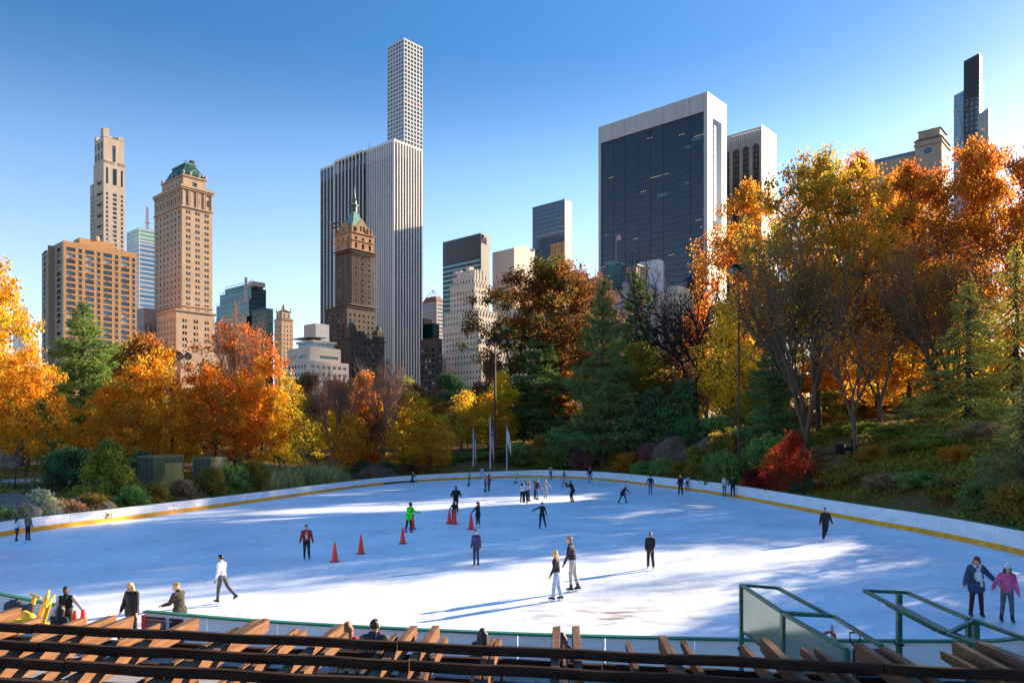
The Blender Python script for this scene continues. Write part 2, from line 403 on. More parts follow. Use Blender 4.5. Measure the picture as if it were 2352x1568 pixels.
fl = spline([(-28.5,35)]+FAR+[(18.5,21.0)], .8)
gap_i = [i for i in range(0,len(fl)-1,3) if -16.8 < fl[i].x < -13.2 and fl[i].y > 90]
far_root = empty('rink_boards', (0,0,0), label='long curved white rink boards with yellow kick strip round the far side of the ice', cat='rink barrier')
boards(far_root, fl, lambda p: .92+.33*float(sst(-20,22,np.array(p.x))), M_dgreen, gaps=gap_i)
nl = spline(NEAR, .7)
near_root = empty('rink_boards', (0,0,0), label='white rink boards with bright green cap rail right of the gate', cat='rink barrier')
boards(near_root, nl, 1.2, M_green)
ll = spline(NEARL, .8)
nearl_root = empty('rink_boards', (0,0,0), label='short white rink boards with green cap at lower left behind the yellow skating aids', cat='rink barrier')
boards(nearl_root, ll, 1.2, M_green)
# notices on the gate end of the near boards
def text_obj(name, body, size, m, parent, loc, rot, ext=.002, align='LEFT'):
    cu = bpy.data.curves.new(name, 'FONT'); cu.body = body; cu.size = size; cu.extrude = ext; cu.align_x = align; cu.align_y = 'TOP'
    o = bpy.data.objects.new(name, cu); col.objects.link(o); o.parent = parent; o.location = loc; o.rotation_euler = rot
    dg = bpy.context.evaluated_depsgraph_get(); me = bpy.data.meshes.new_from_object(o.evaluated_get(dg)); bpy.data.objects.remove(o); bpy.data.curves.remove(cu)
    me.materials.clear(); o = mesh_obj(name, me, m, parent); o.location = loc; o.rotation_euler = rot; return o
M_paint = mat('white print', (.8,.8,.8), .5, .05)
M_sign = mat('black sign face', (.015,.013,.013), .35, .2)
M_red = mat('red vinyl', (.55,.02,.05), .4, .1)
def notice(x0,y0,x1,y1,z0,z1,m,label,cat,lines=()):
    a = Vector((x0,y0,0)); c = Vector((x1,y1,0)); d = (c-a); rz = math.atan2(d.y,d.x)
    r = empty('notice_board', (x0,y0,z0), rz, label, cat); L_ = d.length
    b = MB(); b.box(0,L_,-.012,0,0,z1-z0); b.build('sign_face', m, r)
    z = z1-z0-.06
    for s,t in lines:
        text_obj('lettering', t, s, M_paint, r, (.05,-.014,z), (R(90),0,0)); z -= s*1.5
    return r
notice(-10.02,20.86,-9.42,20.67,.25,1.12,M_sign,'black framed rules notice on the white boards beside the rink gate','sign',
       [(.05,'SKATING RINK CODE OF CONDUCT'),(.035,'Skate in the direction indicated at all times'),(.035,'Do not carry food or drinks on the ice'),(.035,'No racing, games or playing with cones')])
notice(-9.28,20.63,-8.86,20.50,.25,1.12,M_sign,'narrow blank black panel right of the rules notice on the boards','sign')
notice(-10.16,20.90,-10.04,20.865,.3,1.15,M_red,'red vinyl strip at the gate end of the near boards','sign')
notice(7.95,17.78,8.75,17.78,.45,1.08,M_sign,'black regulations sign on the boards between the two green railings','sign',[(.09,'REGULATIONS'),(.04,'Skates must be worn on the ice'),(.04,'Children must be supervised')])
# ---------------------------------------------------------------- buildings on the street grid
A2 = Vector((math.sin(R(41.6)), math.cos(R(41.6)))); A1 = Vector((-math.sin(R(48.4)), math.cos(R(48.4))))
RZ = math.atan2(A2.y, A2.x)
G_dark = glass('dark window glass', (.018,.022,.03)); G_blue = glass('blue window glass', (.07,.10,.14)); G_cur = mat('curtained window', (.32,.33,.33), .25, .3, .3, spec=.8)  # panes vary in base colour: dark, blue and curtained
G_black = glass('black window glass', (.008,.009,.012))
GL = [G_dark, G_dark, G_blue, G_dark, G_cur, G_blue, G_black]
M_frame = mat('window frame paint', (.07,.068,.065), .6, .1)
M_framew = mat('pale window frame', (.55,.53,.5), .6, .1)
_wm = {}
def win_mesh(w, h, style):
    k = (round(w,2), round(h,2), style)
    if k not in _wm:
        b = MB(); w2 = w/2; h2 = h/2
        b.quad((-w2,0,-h2),(w2,0,-h2),(w2,0,h2),(-w2,0,h2))
        b.cur = 1; t = .035
        if style >= 0:
            n = max(1,round(w/1.9))
            for i in range(n+1):
                x = -w2+w*i/n; x = min(max(x,-w2+t),w2-t); b.box(x-t,x+t,-.08,-.01,-h2,h2)
            b.box(-w2,w2,-.07,-.012,-h2,-h2+.07); b.box(-w2,w2,-.07,-.012,h2-.06,h2)
            if style == 1: b.box(-w2,w2,-.075,-.012,-.05,.05)
        me = b.mesh('window'); me.materials.append(G_dark); me.materials.append(M_frame); _wm[k] = me
    return _wm[k]
class Bld:
    def __init__(s, name, label, u, d, cat='building', group=None, seed=1):
        P = ray(u, HV, d); s.o = Vector((P.x,P.y)); s.d = d; s.seed = seed
        s.root = empty(name, (P.x,P.y,0), RZ, label, cat, group); s.wins = []; s.walls = {}; s.rng = random.Random(seed)
        s.style = 1; s.gl = GL
    def loc(s, u, d):                    # column u at distance d in the building's own axes
        P = ray(u,HV,d); q = Vector((P.x,P.y))-s.o; return q.dot(A2), q.dot(A1)
    def z(s, v, d): return CZ-(v-HV)/F*d
    def fx(s, y, u):                     # x on the right face (own y constant) seen at column u
        k = (u-CU)/F; b = s.o+A1*y; return (k*b.y-b.x)/(A2.x-k*A2.y)
    def fy(s, x, u):
        k = (u-CU)/F; b = s.o+A2*x; return (k*b.y-b.x)/(A1.x-k*A1.y)
    def W(s, key): return s.walls.setdefault(key, MB())
    def face(s, b, O, U, Nn, Wd, z0, z1, spec, dep):
        def pt(a, z, t=0): return (O[0]+U[0]*a-Nn[0]*t, O[1]+U[1]*a-Nn[1]*t, z)
        def q(a0,a1,c0,c1):
            if a1-a0>1e-4 and c1-c0>1e-4: b.quad(pt(a0,c0),pt(a1,c0),pt(a1,c1),pt(a0,c1))
        if not spec: q(0,Wd,z0,z1); return
        cols, rows = spec; x = 0
        for (x0,x1) in cols:
            q(x,x0,z0,z1); x = x1; z = z0
            for (r0,r1) in rows:
                q(x0,x1,z,r0); z = r1
                b.quad(pt(x0,r0),pt(x0,r1),pt(x0,r1,dep),pt(x0,r0,dep)); b.quad(pt(x1,r0),pt(x1,r1),pt(x1,r1,dep),pt(x1,r0,dep))
                b.quad(pt(x0,r0),pt(x1,r0),pt(x1,r0,dep),pt(x0,r0,dep)); b.quad(pt(x0,r1),pt(x1,r1),pt(x1,r1,dep),pt(x0,r1,dep))
                c = pt((x0+x1)/2,(r0+r1)/2,dep); s.wins.append((c, x1-x0, r1-r0, 0 if abs(U[0])>.5 else R(-90), s.rng.choice(s.gl), s.style))
            q(x0,x1,z,z1)
        q(x,Wd,z0,z1)
    def box(s, x0, x1, y0, y1, z0, z1, key, right=None, left=None, dep=.35):
        b = s.W(key)
        s.face(b, (x0,y0), (1,0), (0,-1), x1-x0, z0, z1, right, dep)
        s.face(b, (x0,y1), (0,-1), (-1,0), y1-y0, z0, z1, left, dep)
        b.quad((x1,y0,z0),(x1,y1,z0),(x1,y1,z1),(x1,y0,z1)); b.quad((x0,y1,z0),(x1,y1,z0),(x1,y1,z1),(x0,y1,z1)); b.quad((x0,y0,z1),(x1,y0,z1),(x1,y1,z1),(x0,y1,z1))
    def done(s, mats, style=None):
        for k,b in s.walls.items(): b.build(k.split('|')[0], mats[k], s.root)
        rng = random.Random(s.seed+5); idx = list(range(len(s.wins)))
        idx.sort(key=lambda i: -(s.wins[i][1]*s.wins[i][2]+.0008*rng.random()+.004*s.wins[i][0][2]))
        for i in idx[:100]:
            c,w_,h_,rz,gm,st = s.wins[i]
            o = mesh_obj('window', win_mesh(w_,h_,st), gm, s.root); o.location = c; o.rotation_euler = (0,0,rz)
        if len(idx) > 100:
            b = MB(); ms = []
            for i in idx[100:]:
                c,w_,h_,rz,gm,st = s.wins[i]
                if gm not in ms: ms.append(gm)
                b.cur = ms.index(gm)*2
                me = win_mesh(w_,h_,st); M_ = Matrix.Translation(c) @ Matrix.Rotation(rz,4,'Z')
                vs = [M_ @ v.co for v in me.vertices]; b0 = b.cur
                for p in me.polygons:
                    b.cur = b0+p.material_index; b.add([vs[j] for j in p.vertices],[tuple(range(len(p.vertices)))])
                b.cur = b0
            mm = []
            for g in ms: mm += [g, M_frame]
            o = b.build('window', mm, s.root); o['kind'] = 'stuff'
    def part(s, name, b, m): return b.build(name, m, s.root)
def even(Wd, n, fr, mg=0.0):
    p = (Wd-2*mg)/n; return [(mg+p*(i+.5-fr/2), mg+p*(i+.5+fr/2)) for i in range(n)]
def pairs(Wd, n, w, gap, mg=0.0):
    p = (Wd-2*mg)/n; r = []
    for i in range(n):
        c = mg+p*(i+.5); r += [(c-gap/2-w,c-gap/2),(c+gap/2,c+gap/2+w)]
    return r
def rows(z0, z1, fh, fr, off=.25):
    r = []; z = z0
    while z+fh <= z1+.01: r.append((z+fh*off, z+fh*(off+fr))); z += fh
    return r

BR_or = mat('orange brick', (.45,.24,.10), .85, .12, .5, bump=.15); BR_gr = mat('grey tan brick', (.36,.27,.20), .85, .12, .5, bump=.15)
LIME = mat('pale limestone', (.50,.40,.30), .8, .1, .35, streak=(1,1,.15)); LIMEP = mat('peach limestone', (.47,.325,.21), .8, .13, .4, streak=(1,1,.2))
STONE_W = mat('white brick', (.60,.51,.40), .8, .12, .4, streak=(1,1,.2)); BROWN = mat('shaded brown stone brick', (.105,.077,.058), .85, .25, .3, streak=(1,1,.3))  # shade from neighbouring towers is put into the dark brown brick colour
BROWNL = mat('honey terracotta', (.40,.215,.095), .8, .3, .3); COPPER = mat('verdigris copper', (.035,.12,.09), .55, .35, .4, streak=(1,1,.2)); COPPERL = mat('light verdigris', (.12,.27,.2), .55, .3, .5)
TRAV = mat('travertine', (.41,.40,.38), .6, .08, .4, streak=(1,1,.1)); MARBLE = mat('white marble pier', (.62,.61,.59), .45, .08, .3, streak=(1,1,.1)); CONC = mat('white concrete', (.55,.56,.57), .7, .06, .3)
GREYST = mat('grey stone', (.34,.33,.33), .8, .15, .4); DARKB = mat('dark brown facade', (.07,.05,.04), .6, .2, .3); PINK = mat('pink granite', (.47,.385,.33), .6, .08, .4)
SLATE = mat('dark slate', (.04,.045,.05), .6, .2, .5); STEEL = mat('dark steel', (.05,.05,.05), .5, .2, 1, metal=.5); TANB = mat('tan brick tower', (.33,.27,.20), .85, .12, .4)
M_terr = mat('rust roof tiles', (.25,.10,.06), .8, .2, .6)

# --- brown apartment block
b = Bld('apartment_block','wide orange brick apartment block with rows of square windows on the left',147,370,seed=3)
L2 = b.fx(0,314); L1 = b.fy(0,96); H = b.z(552,370)
cw = []; x = .03*L2
for i,(wd) in enumerate((.125,.05,.125,.05,.125,.05,.125,.045)):
    cw.append((x*1.0, x+wd*L2)); x += (wd+.0425)*L2 + (0.0)
sc_ = (.975*L2)/(cw[-1][1]); cw = [(a*sc_,c*sc_) for a,c in cw]
fl_ = rows(0,H-1.2,2.92,.68,.2)
b.box(0,L2,.02,L1*.6,0,H,'wall',(cw,fl_),None)
for wx in (cw[0],cw[2],cw[4],cw[6]):
    pass
ya=b.fy(-.4,124.5); yb=b.fy(-3,109.5); yc=b.fy(-3,96); wa=ya-.05
b.box(-.4,-.03,.05,ya,0,H-.4,'wall|grey',None,([(ya*.30,ya*.72)],fl_))
b.box(-3,8,ya+.03,yb,0,H-.8,'wall|grey2')
b.box(-3,8,yb+.03,yc,0,H-3.2,'wall|grey3',None,([((yc-yb)*.35,(yc-yb)*.8)],fl_))
b.box(L2*.28,L2*.78,8,L1*.5,H+.01,H+4.6,'penthouse')
q = MB(); q.lathe((L2*.52,9,H+4.6),[(1.6,0),(1.6,2),(1.2,2.4)],10); b.part('roof_tank', q, BR_gr)
q = MB()
for i,(x0,x1) in enumerate(cw):
    for j,(r0,r1) in enumerate(fl_):
        if i%2 == 1 or j%3 == 0: q.box((x0+x1)/2-.8,(x0+x1)/2+.8,-.06,.015,r0-.75,r0-.35)
b.part('air_conditioner', q, BR_gr)['kind'] = 'stuff'
q = MB()
for (x0,x1) in cw[::2]:
    for (r0,r1),(s0,s1) in list(zip(fl_,fl_[1:]))[1::3]: q.box((x0+x1)/2-.7,(x0+x1)/2+.7,-.03,.016,r1-.1,s0+.1)
b.part('spandrel', q, M_terr)['kind'] = 'stuff'
b.done({k:(BR_gr if 'grey' in k else BR_or) for k in b.walls})

# --- slim limestone tower with crown turrets
b = Bld('slim_tower','tall slim limestone tower with a crenellated crown and curved balconies, behind the apartment block',238,650,seed=4)
d=650; L2 = b.fx(0,287); L1 = b.fy(0,209); zs = lambda v: b.z(v,650)
rw = rows(zs(570)-60,zs(433),3.9,.62,.2)
c3 = [(.11*L2,.21*L2),(.42*L2,.61*L2),(.80*L2,.90*L2)]
b.box(0,L2,0,L1*.8,0,zs(366),'wall',(c3,rw+[(zs(420),zs(382))]),None)
b.box(-.02,0,0,L1*.8,0,zs(366),'wall',None,(even(L1*.8,4,.5),rw))
b.box(-.7,8,L1*.8+.02,L1,0,zs(410),'wall',None,(even(L1*.2,1,.5),rw))
b.box(.02*L2,.98*L2,1,L1*.75,zs(366)+.01,zs(312),'wall',([(.40*L2,.56*L2)],[(zs(400)+12,zs(333)+2)]),(even(L1*.7,3,.6),[(zs(362),zs(345)),(zs(338),zs(322))]))
for a0,a1,vt in ((.0,.28,292),(.70,.98,304)): b.box(a0*L2+.1,a1*L2,.8,7,zs(312)+.02,zs(vt),'turret|%d'%(a0*100))
b.box(.28*L2+.02,.70*L2-.02,3,6,zs(312)+.02,zs(306),'parapet'); b.box(.3,4,L1*.6,L1*.75,zs(312)+.02,zs(303),'turret')
q = MB()
for i in range(7): q.box(.04*L2+i*1.3,.04*L2+i*1.3+.5,-.3,-.02,zs(372),zs(366)); q.box(.72*L2+i*.8,.72*L2+i*.8+.35,-.3,-.02,zs(372),zs(366))
b.part('pilaster', q, LIME)['kind']='stuff'
for k in range(7):
    zz = zs(418+k*25); q = MB(); pts = []
    for t in range(9):
        a = math.pi*t/8; pts.append((-1.6*math.sin(a)-.3, L1*.12+L1*.32*t/8))
    for (x0,y0),(x1,y1) in zip(pts,pts[1:]):
        q.add([(0,y0,zz),(x0,y0,zz),(x1,y1,zz),(0,y1,zz),(0,y0,zz+.5),(x0,y0,zz+.5),(x1,y1,zz+.5),(0,y1,zz+.5)],[(0,1,2,3),(4,5,6,7),(1,2,6,5)])
        q.bar((x0,y0,zz+1.5),(x1,y1,zz+1.5),.15,.15); q.bar((x0,y0,zz+.5),(x0,y0,zz+1.5),.12,.12)
    b.part('balcony', q, STEEL)
b.done({k:LIME for k in b.walls})

# --- blue glass tower with lattice mast
b = Bld('office_tower','blue and green banded glass tower with a lattice mast on the left skyline',320,700,seed=5)
L2=b.fx(0,362); L1=b.fy(0,291); H=b.z(522,700); zc=b.z(553,700)
q = MB(); q.box(0,L2,0,L1,0,zc); b.part('curtain_wall', q, gridmat('blue banded glass',(.05,.14,.30),(.10,.22,.40),(.42,.40,.38),400,4.2,.55,.12))
q = MB(); q.box(0,L2,0,L1,zc+.02,H); b.part('crown', q, gridmat('green banded crown',(.10,.25,.22),(.14,.3,.25),(.45,.5,.45),400,3.6,.5,.2))
q = MB(); x,y = b.loc(338,712); zt=b.z(467,700)
for sx,sy in ((-1,-1),(1,-1),(1,1),(-1,1)): q.bar((x+sx,y+sy,H),(x+sx*.6,y+sy*.6,zt),.25,.25)
for i in range(12):
    z0=H+(zt-H)*i/12; z1=H+(zt-H)*(i+1)/12; q.bar((x-1,y-1,z0),(x+1,y-1,z1),.2,.2); q.bar((x+1,y-1,z0),(x+1,y+1,z1),.2,.2); q.bar((x-1,y-1,z1),(x+1,y-1,z1),.2,.2)
q.box(x-2.5,x+2,y-1.6,y-1.2,H+(zt-H)*.30,H+(zt-H)*.36); b.part('mast', q, M_terr); b.done({})

# --- grey building between
b = Bld('grey_building','small grey stone building with tall dark windows between the apartment block and the mansard hotel',331,440,seed=6)
L2=b.fx(0,372); L1=b.fy(0,314); H=b.z(706,440)
b.box(0,L2,0,L1,0,H,'wall',(even(L2,4,.5),[(H-9,H-3)]+rows(0,H-10,4.2,.62,.2)),(even(L1,3,.5),rows(0,H-10,4.2,.62,.2)))
q=MB(); q.box(-.5,L2,-.5,L1,H-11,H-10.2); b.part('cornice',q,GREYST); b.done({'wall':GREYST})

# --- mansard roofed hotel tower
b = Bld('hotel_tower','tall peach stone hotel tower with a dark green copper mansard roof',418,425,seed=7)
d=425; zs=lambda v:b.z(v,425); L2=b.fx(0,488); L1=b.fy(0,354.5); Hs=zs(427)
fh=3.45; rw=rows(zs(472.6)-fh*29-1,zs(472.6)-1,fh,.52,.24)
pc=pairs(L2,3,L2*.062,L2*.02,L2*.045)
lc=even(L1,7,.30,L1*.03)
b.box(0,L2,0,L1,0,Hs,'wall',(pc,rw+[(zs(462),zs(447))]+[(zs(440),zs(436))]),(lc,rw+[(zs(462),zs(447))]+[(zs(440),zs(436))]))
q=MB(); q.box(-1.1,L2+1.1,-1.1,L1,Hs-.3,Hs+1.0); q.box(-.7,L2+.7,-.7,L1,Hs-1.2,Hs-.32); b.part('cornice',q,LIMEP)
q=MB(); q.box(-.7,L2+.7,-.7,L1,zs(473.5),zs(471)); b.part('cornice',q,LIMEP)
q=MB(); q.box(-.6,L2+.6,-.6,L1,zs(702),zs(699)); b.part('cornice',q,LIMEP)
x0,x1=L2*.13,L2*.88; y0,y1=L1*.10,L1*.86; zt=zs(397)
b.box(x0,x1,y0,y1,Hs+1.02,zt,'wall',([((x1-x0)*.40,(x1-x0)*.60)],[(Hs+2.5,zt-2.5)]),(even(y1-y0,5,.35),[(Hs+2.5,zt-3)]))
q=MB(); q.box(x0-.6,x1+.6,y0-.6,y1+.6,zt+.01,zt+.8); b.part('cornice',q,LIMEP)
zr=zs(361); q=MB(); q.pyramid(x0+.4,x1-.4,y0+.4,y1-.4,zt+.82,zr,.42,.62); 
mr_=b.part('roof',q,COPPER)
cx,cy=(x0+x1)/2,(y0+y1)/2
hx=(x1-x0)/2*.42; hy=(y1-y0)/2*.62
q=MB(); q.box(cx-hx-.4,cx+hx+.4,cy-hy-.4,cy+hy+.4,zr+.01,zr+.9); q.build('ridge_cap',COPPERL,mr_)
q=MB(); q.box(cx+.5,cx+2.6,cy-hy+.5,cy-hy+3,zr+.92,zr+3.2); q.box(cx-1,cx-.6,cy-hy+4,cy-hy+4.4,zr+.92,zr+3.5); q.build('chimney',STEEL,mr_)
for k in range(7):                       # standing seams
    t=-1+2*k/6; q=MB(); q.bar((cx+t*(x1-x0-.8)/2,y0+.3,zt+.9),(cx+t*hx,cy-hy-.1,zr),.18,.18); q.build('seam',COPPERL,mr_)
for (px,py) in ((x0+.2,y0+.2),(x1-.2,y0+.2),(x0+.2,y1-.2),(cx-2.6,y0-.1),(cx+2.6,y0-.1),(x0-.1,cy)):
    q=MB(); q.lathe((px,py,zt+.8),[(.5,0),(.35,.5),(.75,1.1),(.8,1.6),(.3,2.2),(.15,2.8),(.02,3.0)],8); b.part('urn',q,LIMEP)
for (px,py,ax) in ((cx,y0+.75,0),(x0+.6,cy-4,1),(x0+.6,cy+4,1)):
    q=MB()
    for t in range(14):
        a=2*math.pi*t/14; a2=2*math.pi*(t+1)/14; f=(lambda a:(px+1.3*math.cos(a),py,zt+3+1.5*math.sin(a))) if ax==0 else (lambda a:(px,py+1.3*math.cos(a),zt+3+1.5*math.sin(a)))
        q.bar(f(a),f(a2),.5,.7)
    q.build('round_dormer',COPPERL,mr_)
# pilasters of the upper storeys and quoins
q=MB()
for t in (.22,.28,.47,.53,.72,.78,.03,.97): q.box(L2*t-.35,L2*t+.35,-.3,-.01,zs(471),zs(431))
for t in range(8): q.box(-.3,-.01,L1*(.03+t*.134)-.35,L1*(.03+t*.134)+.35,zs(471),zs(431))
b.part('pilaster',q,LIMEP)['kind']='stuff'
xs,ys=-7.0,-4.6
dd=418; q0=b.fx(ys,420); 
b.box(-5.5,L2*.93,-5.0,L1*.55,0,b.z(714,420),'wing',(pairs(L2*.93+5.5,3,L2*.062,L2*.02,1.5),rows(0,b.z(714,420)-2.5,fh,.52,.24)),(even(L1*.55+5,6,.3,1),rows(0,b.z(714,420)-2.5,fh,.52,.24)))
q=MB(); q.box(-6.2,L2*.93+.6,-5.7,L1*.55,b.z(714,420),b.z(714,420)+.9); b.part('parapet',q,LIMEP)
b.box(-5.2,L2*1.25,-9.5,-5.02,0,b.z(806,415),'wing',(pairs(L2*1.25+5.2,4,L2*.06,L2*.02,1.5),rows(0,b.z(806,415)-2,fh,.52,.24)),None)
b.done({'wall':LIMEP,'wing':LIMEP})

# --- teal stepped glass building
b = Bld('office_building','stepped teal green glass office building right of the mansard hotel',566,500,seed=8)
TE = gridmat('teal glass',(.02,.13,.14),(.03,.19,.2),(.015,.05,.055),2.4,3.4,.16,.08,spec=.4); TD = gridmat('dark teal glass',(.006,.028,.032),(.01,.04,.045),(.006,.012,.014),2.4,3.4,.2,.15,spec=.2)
zs=lambda v:b.z(v,500)
for (ul,uc,ur,v,off) in ((488,566,600,725,0),(497,572,611,683,5),(505,577,611,655,8),(517,583,604,640,11)):
    x0,y0=b.loc(uc,500+off); X1=b.fx(y0,ur); Y1=b.fy(x0,ul)
    q=MB(); q.box(x0,x1_:=X1,y0,Y1,0 if off==0 else zs(730),zs(v)); b.part('curtain_wall',q,TE)
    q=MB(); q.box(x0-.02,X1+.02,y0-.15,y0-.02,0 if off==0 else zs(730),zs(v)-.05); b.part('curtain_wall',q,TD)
    q=MB()
    for t in range(9): q.bar((x0-.1,y0+(Y1-y0)*t/8,zs(v)),(x0-.1,y0+(Y1-y0)*t/8,zs(v)+1.4),.15,.15)
    q.bar((x0-.1,y0,zs(v)+1.4),(x0-.1,Y1,zs(v)+1.4),.2,.2); b.part('railing',q,STEEL)
x0,y0=b.loc(604,490); q=MB(); q.box(x0,x0+5.5,y0-3,y0+14,0,zs(714)); b.part('curtain_wall',q,TD)
x0,y0=b.loc(600,505); q=MB(); q.box(x0-6,x0+3,y0,y0+6,zs(655),zs(645)); b.part('plant_room',q,GREYST); q=MB(); q.box(x0-12,x0-10.5,y0-1,y0,zs(700),zs(640)); b.part('flue',q,GREYST); b.done({})

# --- small brick tower with a pointed roof
b = Bld('brick_tower','slender tan brick tower with pointed roof and spire left of the white terraced block',647,700,seed=9)
zs=lambda v:b.z(v,700); L2=b.fx(0,673.5); L1=b.fy(0,630)
b.box(0,L2,0,L1,0,zs(733),'wall',(even(L2,3,.28,.8),rows(zs(733)-60,zs(733)-4,4.0,.5,.2)),(even(L1,4,.25,.8),rows(zs(733)-60,zs(733)-4,4.0,.5,.2)))
q=MB(); q.box(-.6,L2+.6,-.6,L1+.6,zs(734),zs(732)); b.part('cornice',q,LIMEP)
q=MB(); q.pyramid(-.3,L2+.3,-.3,L1+.3,zs(732)+.02,zs(729),.8,.8); b.part('roof',q,SLATE)
b.box(L2*.1,L2*.86,L1*.12,L1*.88,zs(731),zs(714),'wall',(even(L2*.76,2,.2),[(zs(727),zs(719))]),(even(L1*.76,2,.2),[(zs(727),zs(719))]),)
q=MB(); q.pyramid(L2*.08,L2*.88,L1*.1,L1*.9,zs(714)+.01,zs(707),.2,.2); b.part('roof',q,SLATE)
cx,cy=L2*.48,L1*.5; q=MB(); q.lathe((cx,cy,zs(708)),[(1.9,0),(1.7,2.5),(1.2,3),(.9,4),(.7,5),(.05,zs(693.6)-zs(708))],8); b.part('spire',q,LIMEP)
for px,py in ((L2*.1,L1*.12),(L2*.86,L1*.12),(L2*.1,L1*.88)):
    q=MB(); q.lathe((px,py,zs(714)),[(.7,0),(.6,2.5),(.05,4.6)],6); b.part('pinnacle',q,LIMEP)
b.done({'wall':LIMEP})

# --- grey ribbed box
b = Bld('ribbed_building','blank pale grey ribbed block rising behind the white terraced block',725,470,seed=10)
L2=b.fx(0,756); L1=b.fy(0,698); H=b.z(742,470); q=MB(); q.box(0,L2,0,L1,0,H); b.part('wall',q,gridmat('grey ribbed panels',(.36,.37,.39),(.38,.39,.41),(.24,.25,.26),1.1,3.6,.18,.7,spec=.3)); b.done({})

# --- white terraced block
b = Bld('terraced_block','low white stone block with stepped terraces and ribbon windows, left of the scaffolded tower',707,300,seed=11)
zs=lambda v:b.z(v,300); b.style=0; b.gl=[G_dark,G_blue,G_dark,G_dark]
L2=b.fx(0,801); L1=b.fy(0,652); rwl=rows(zs(827)-3.0*8-.8,zs(827)-.8,3.0,.42,.3)
b.box(0,L2,0,L1,0,zs(827),'wall',(even(L2,7,.62,.8),rwl),(even(L1,7,.55,.8),rwl))
x0,y0=1.7,1.2
b.box(x0,L2*.84,y0,L1,zs(827)+.01,zs(794),'wall',([(4.6,L2*.84-3)],rows(zs(827)+.5,zs(794),2.7,.42,.3)),(even(L1-y0,2,.7,1),rows(zs(827)+.5,zs(794),2.7,.42,.3)))
b.box(L2*.84+.02,L2*.95,y0+4,L1,zs(827)+.01,zs(794)-1.5,'wall',(even(L2*.11,1,.8),rows(zs(827)+.5,zs(794)-2,2.7,.42,.3)),None)
b.box(5,L2*.80,4,L1-1,zs(794)+.01,zs(794)+.6,'wall'); 
q=MB(); q.box(5.5,L2*.80,4.4,L1-2,zs(794)+.61,zs(781)); b.part('glazed_storey',q,gridmat('penthouse glass',(.06,.12,.12),(.1,.17,.17),(.3,.3,.28),2.2,8,.15,.15))
b.box(5,L2*.85,4,L1-1,zs(781)+.02,zs(775),'wall')
q=MB(); q.box(8,L2*.55,7,L1-4,zs(775)+.01,zs(768.5)); b.part('penthouse',q,M_terr)
q=MB(); q.box(4.2,L2*.6,4.5,L1+1,zs(768.5)+.02,zs(766.5)); b.part('roof',q,GREYST)
b.done({'wall':mat('white stone cladding',(.56,.45,.35),.7,.08,.4)})

# --- Gothic tower under scaffolding
b = Bld('gothic_tower','dark brown Gothic hotel tower wrapped in scaffolding with a green copper spire',803,515,seed=12)
zs=lambda v:b.z(v,515); L2=b.fx(0,883); L1=b.fy(0,741); fh=3.75
rwl=rows(zs(776)-fh*13-1,zs(776)-1,fh,.55,.22)
b.box(0,L2,0,L1,0,zs(776),'wall',(even(L2,8,.36,.8),rwl),(even(L1,7,.22,1.0),rwl))
q=MB(); q.box(-.7,L2+.7,-.7,L1,zs(777),zs(774.5)); b.part('cornice',q,BROWN)
for x0,x1 in ((.02,.2),(.8,1.0)):
    b.box(L2*x0,L2*x1,.2,5,zs(774)+.01,zs(750),'wall',(even(L2*(x1-x0),2,.25),[(zs(772),zs(755))]),None)
    q=MB(); q.lathe((L2*(x0+x1)/2,2.8,zs(750)),[(2.2,0),(2.2,2.5),(2.4,2.6),(1.4,3.4),(.1,4)],6); b.part('turret',q,COPPER)
q=MB(); q.box(L2*.21,L2*.79,.3,.6,zs(774),zs(772.5)); 
for i in range(7): q.box(L2*(.22+.09*i)-.2,L2*(.22+.09*i)+.2,.3,.7,zs(774),zs(764))
q.box(L2*.21,L2*.79,.2,.8,zs(764),zs(762.5)); b.part('loggia',q,BROWN)
xm,ym=b.loc(797,522); X1=b.fx(ym,863); Y1=b.fy(xm,747)
ymr=max(ym,1.5)
rwm=rows(zs(776)+.5,zs(704),fh,.5,.22)
b.box(xm,X1,ymr,Y1,zs(776)-.5,zs(700),'wall',(even(X1-xm,6,.32,.8),rwm),(even(Y1-ymr,4,.28,1.0),rwm))
q=MB(); q.box(xm-.6,X1+.6,ymr-.6,Y1,zs(700)+.01,zs(698)); b.part('cornice',q,BROWN)
xt,yt=b.loc(808,529); X1=b.fx(yt,857); Y1=b.fy(xt,771)
rwt=rows(zs(692)-2,zs(566),fh,.55,.2)
b.box(xt,X1,yt,Y1,zs(699),zs(562),'wall',(even(X1-xt,3,.34,1.0),rwt),(even(Y1-yt,3,.22,1.0),rwt))
b.box(xt-.4,X1+.4,yt-.4,Y1,zs(562)+.01,zs(520),'crown',(even(X1-xt+.8,3,.34,.6),[(zs(556),zs(543)),(zs(536),zs(528))]),(even(Y1-yt+.4,3,.26,.6),[(zs(556),zs(543)),(zs(536),zs(528))]))
q=MB(); q.box(xt-1.2,X1+1.2,yt-1.2,Y1+.5,zs(520)+.01,zs(518)); q.box(xt-1.0,X1+1.0,yt-1.0,Y1+.5,zs(538),zs(536.7)); b.part('cornice',q,BROWNL)
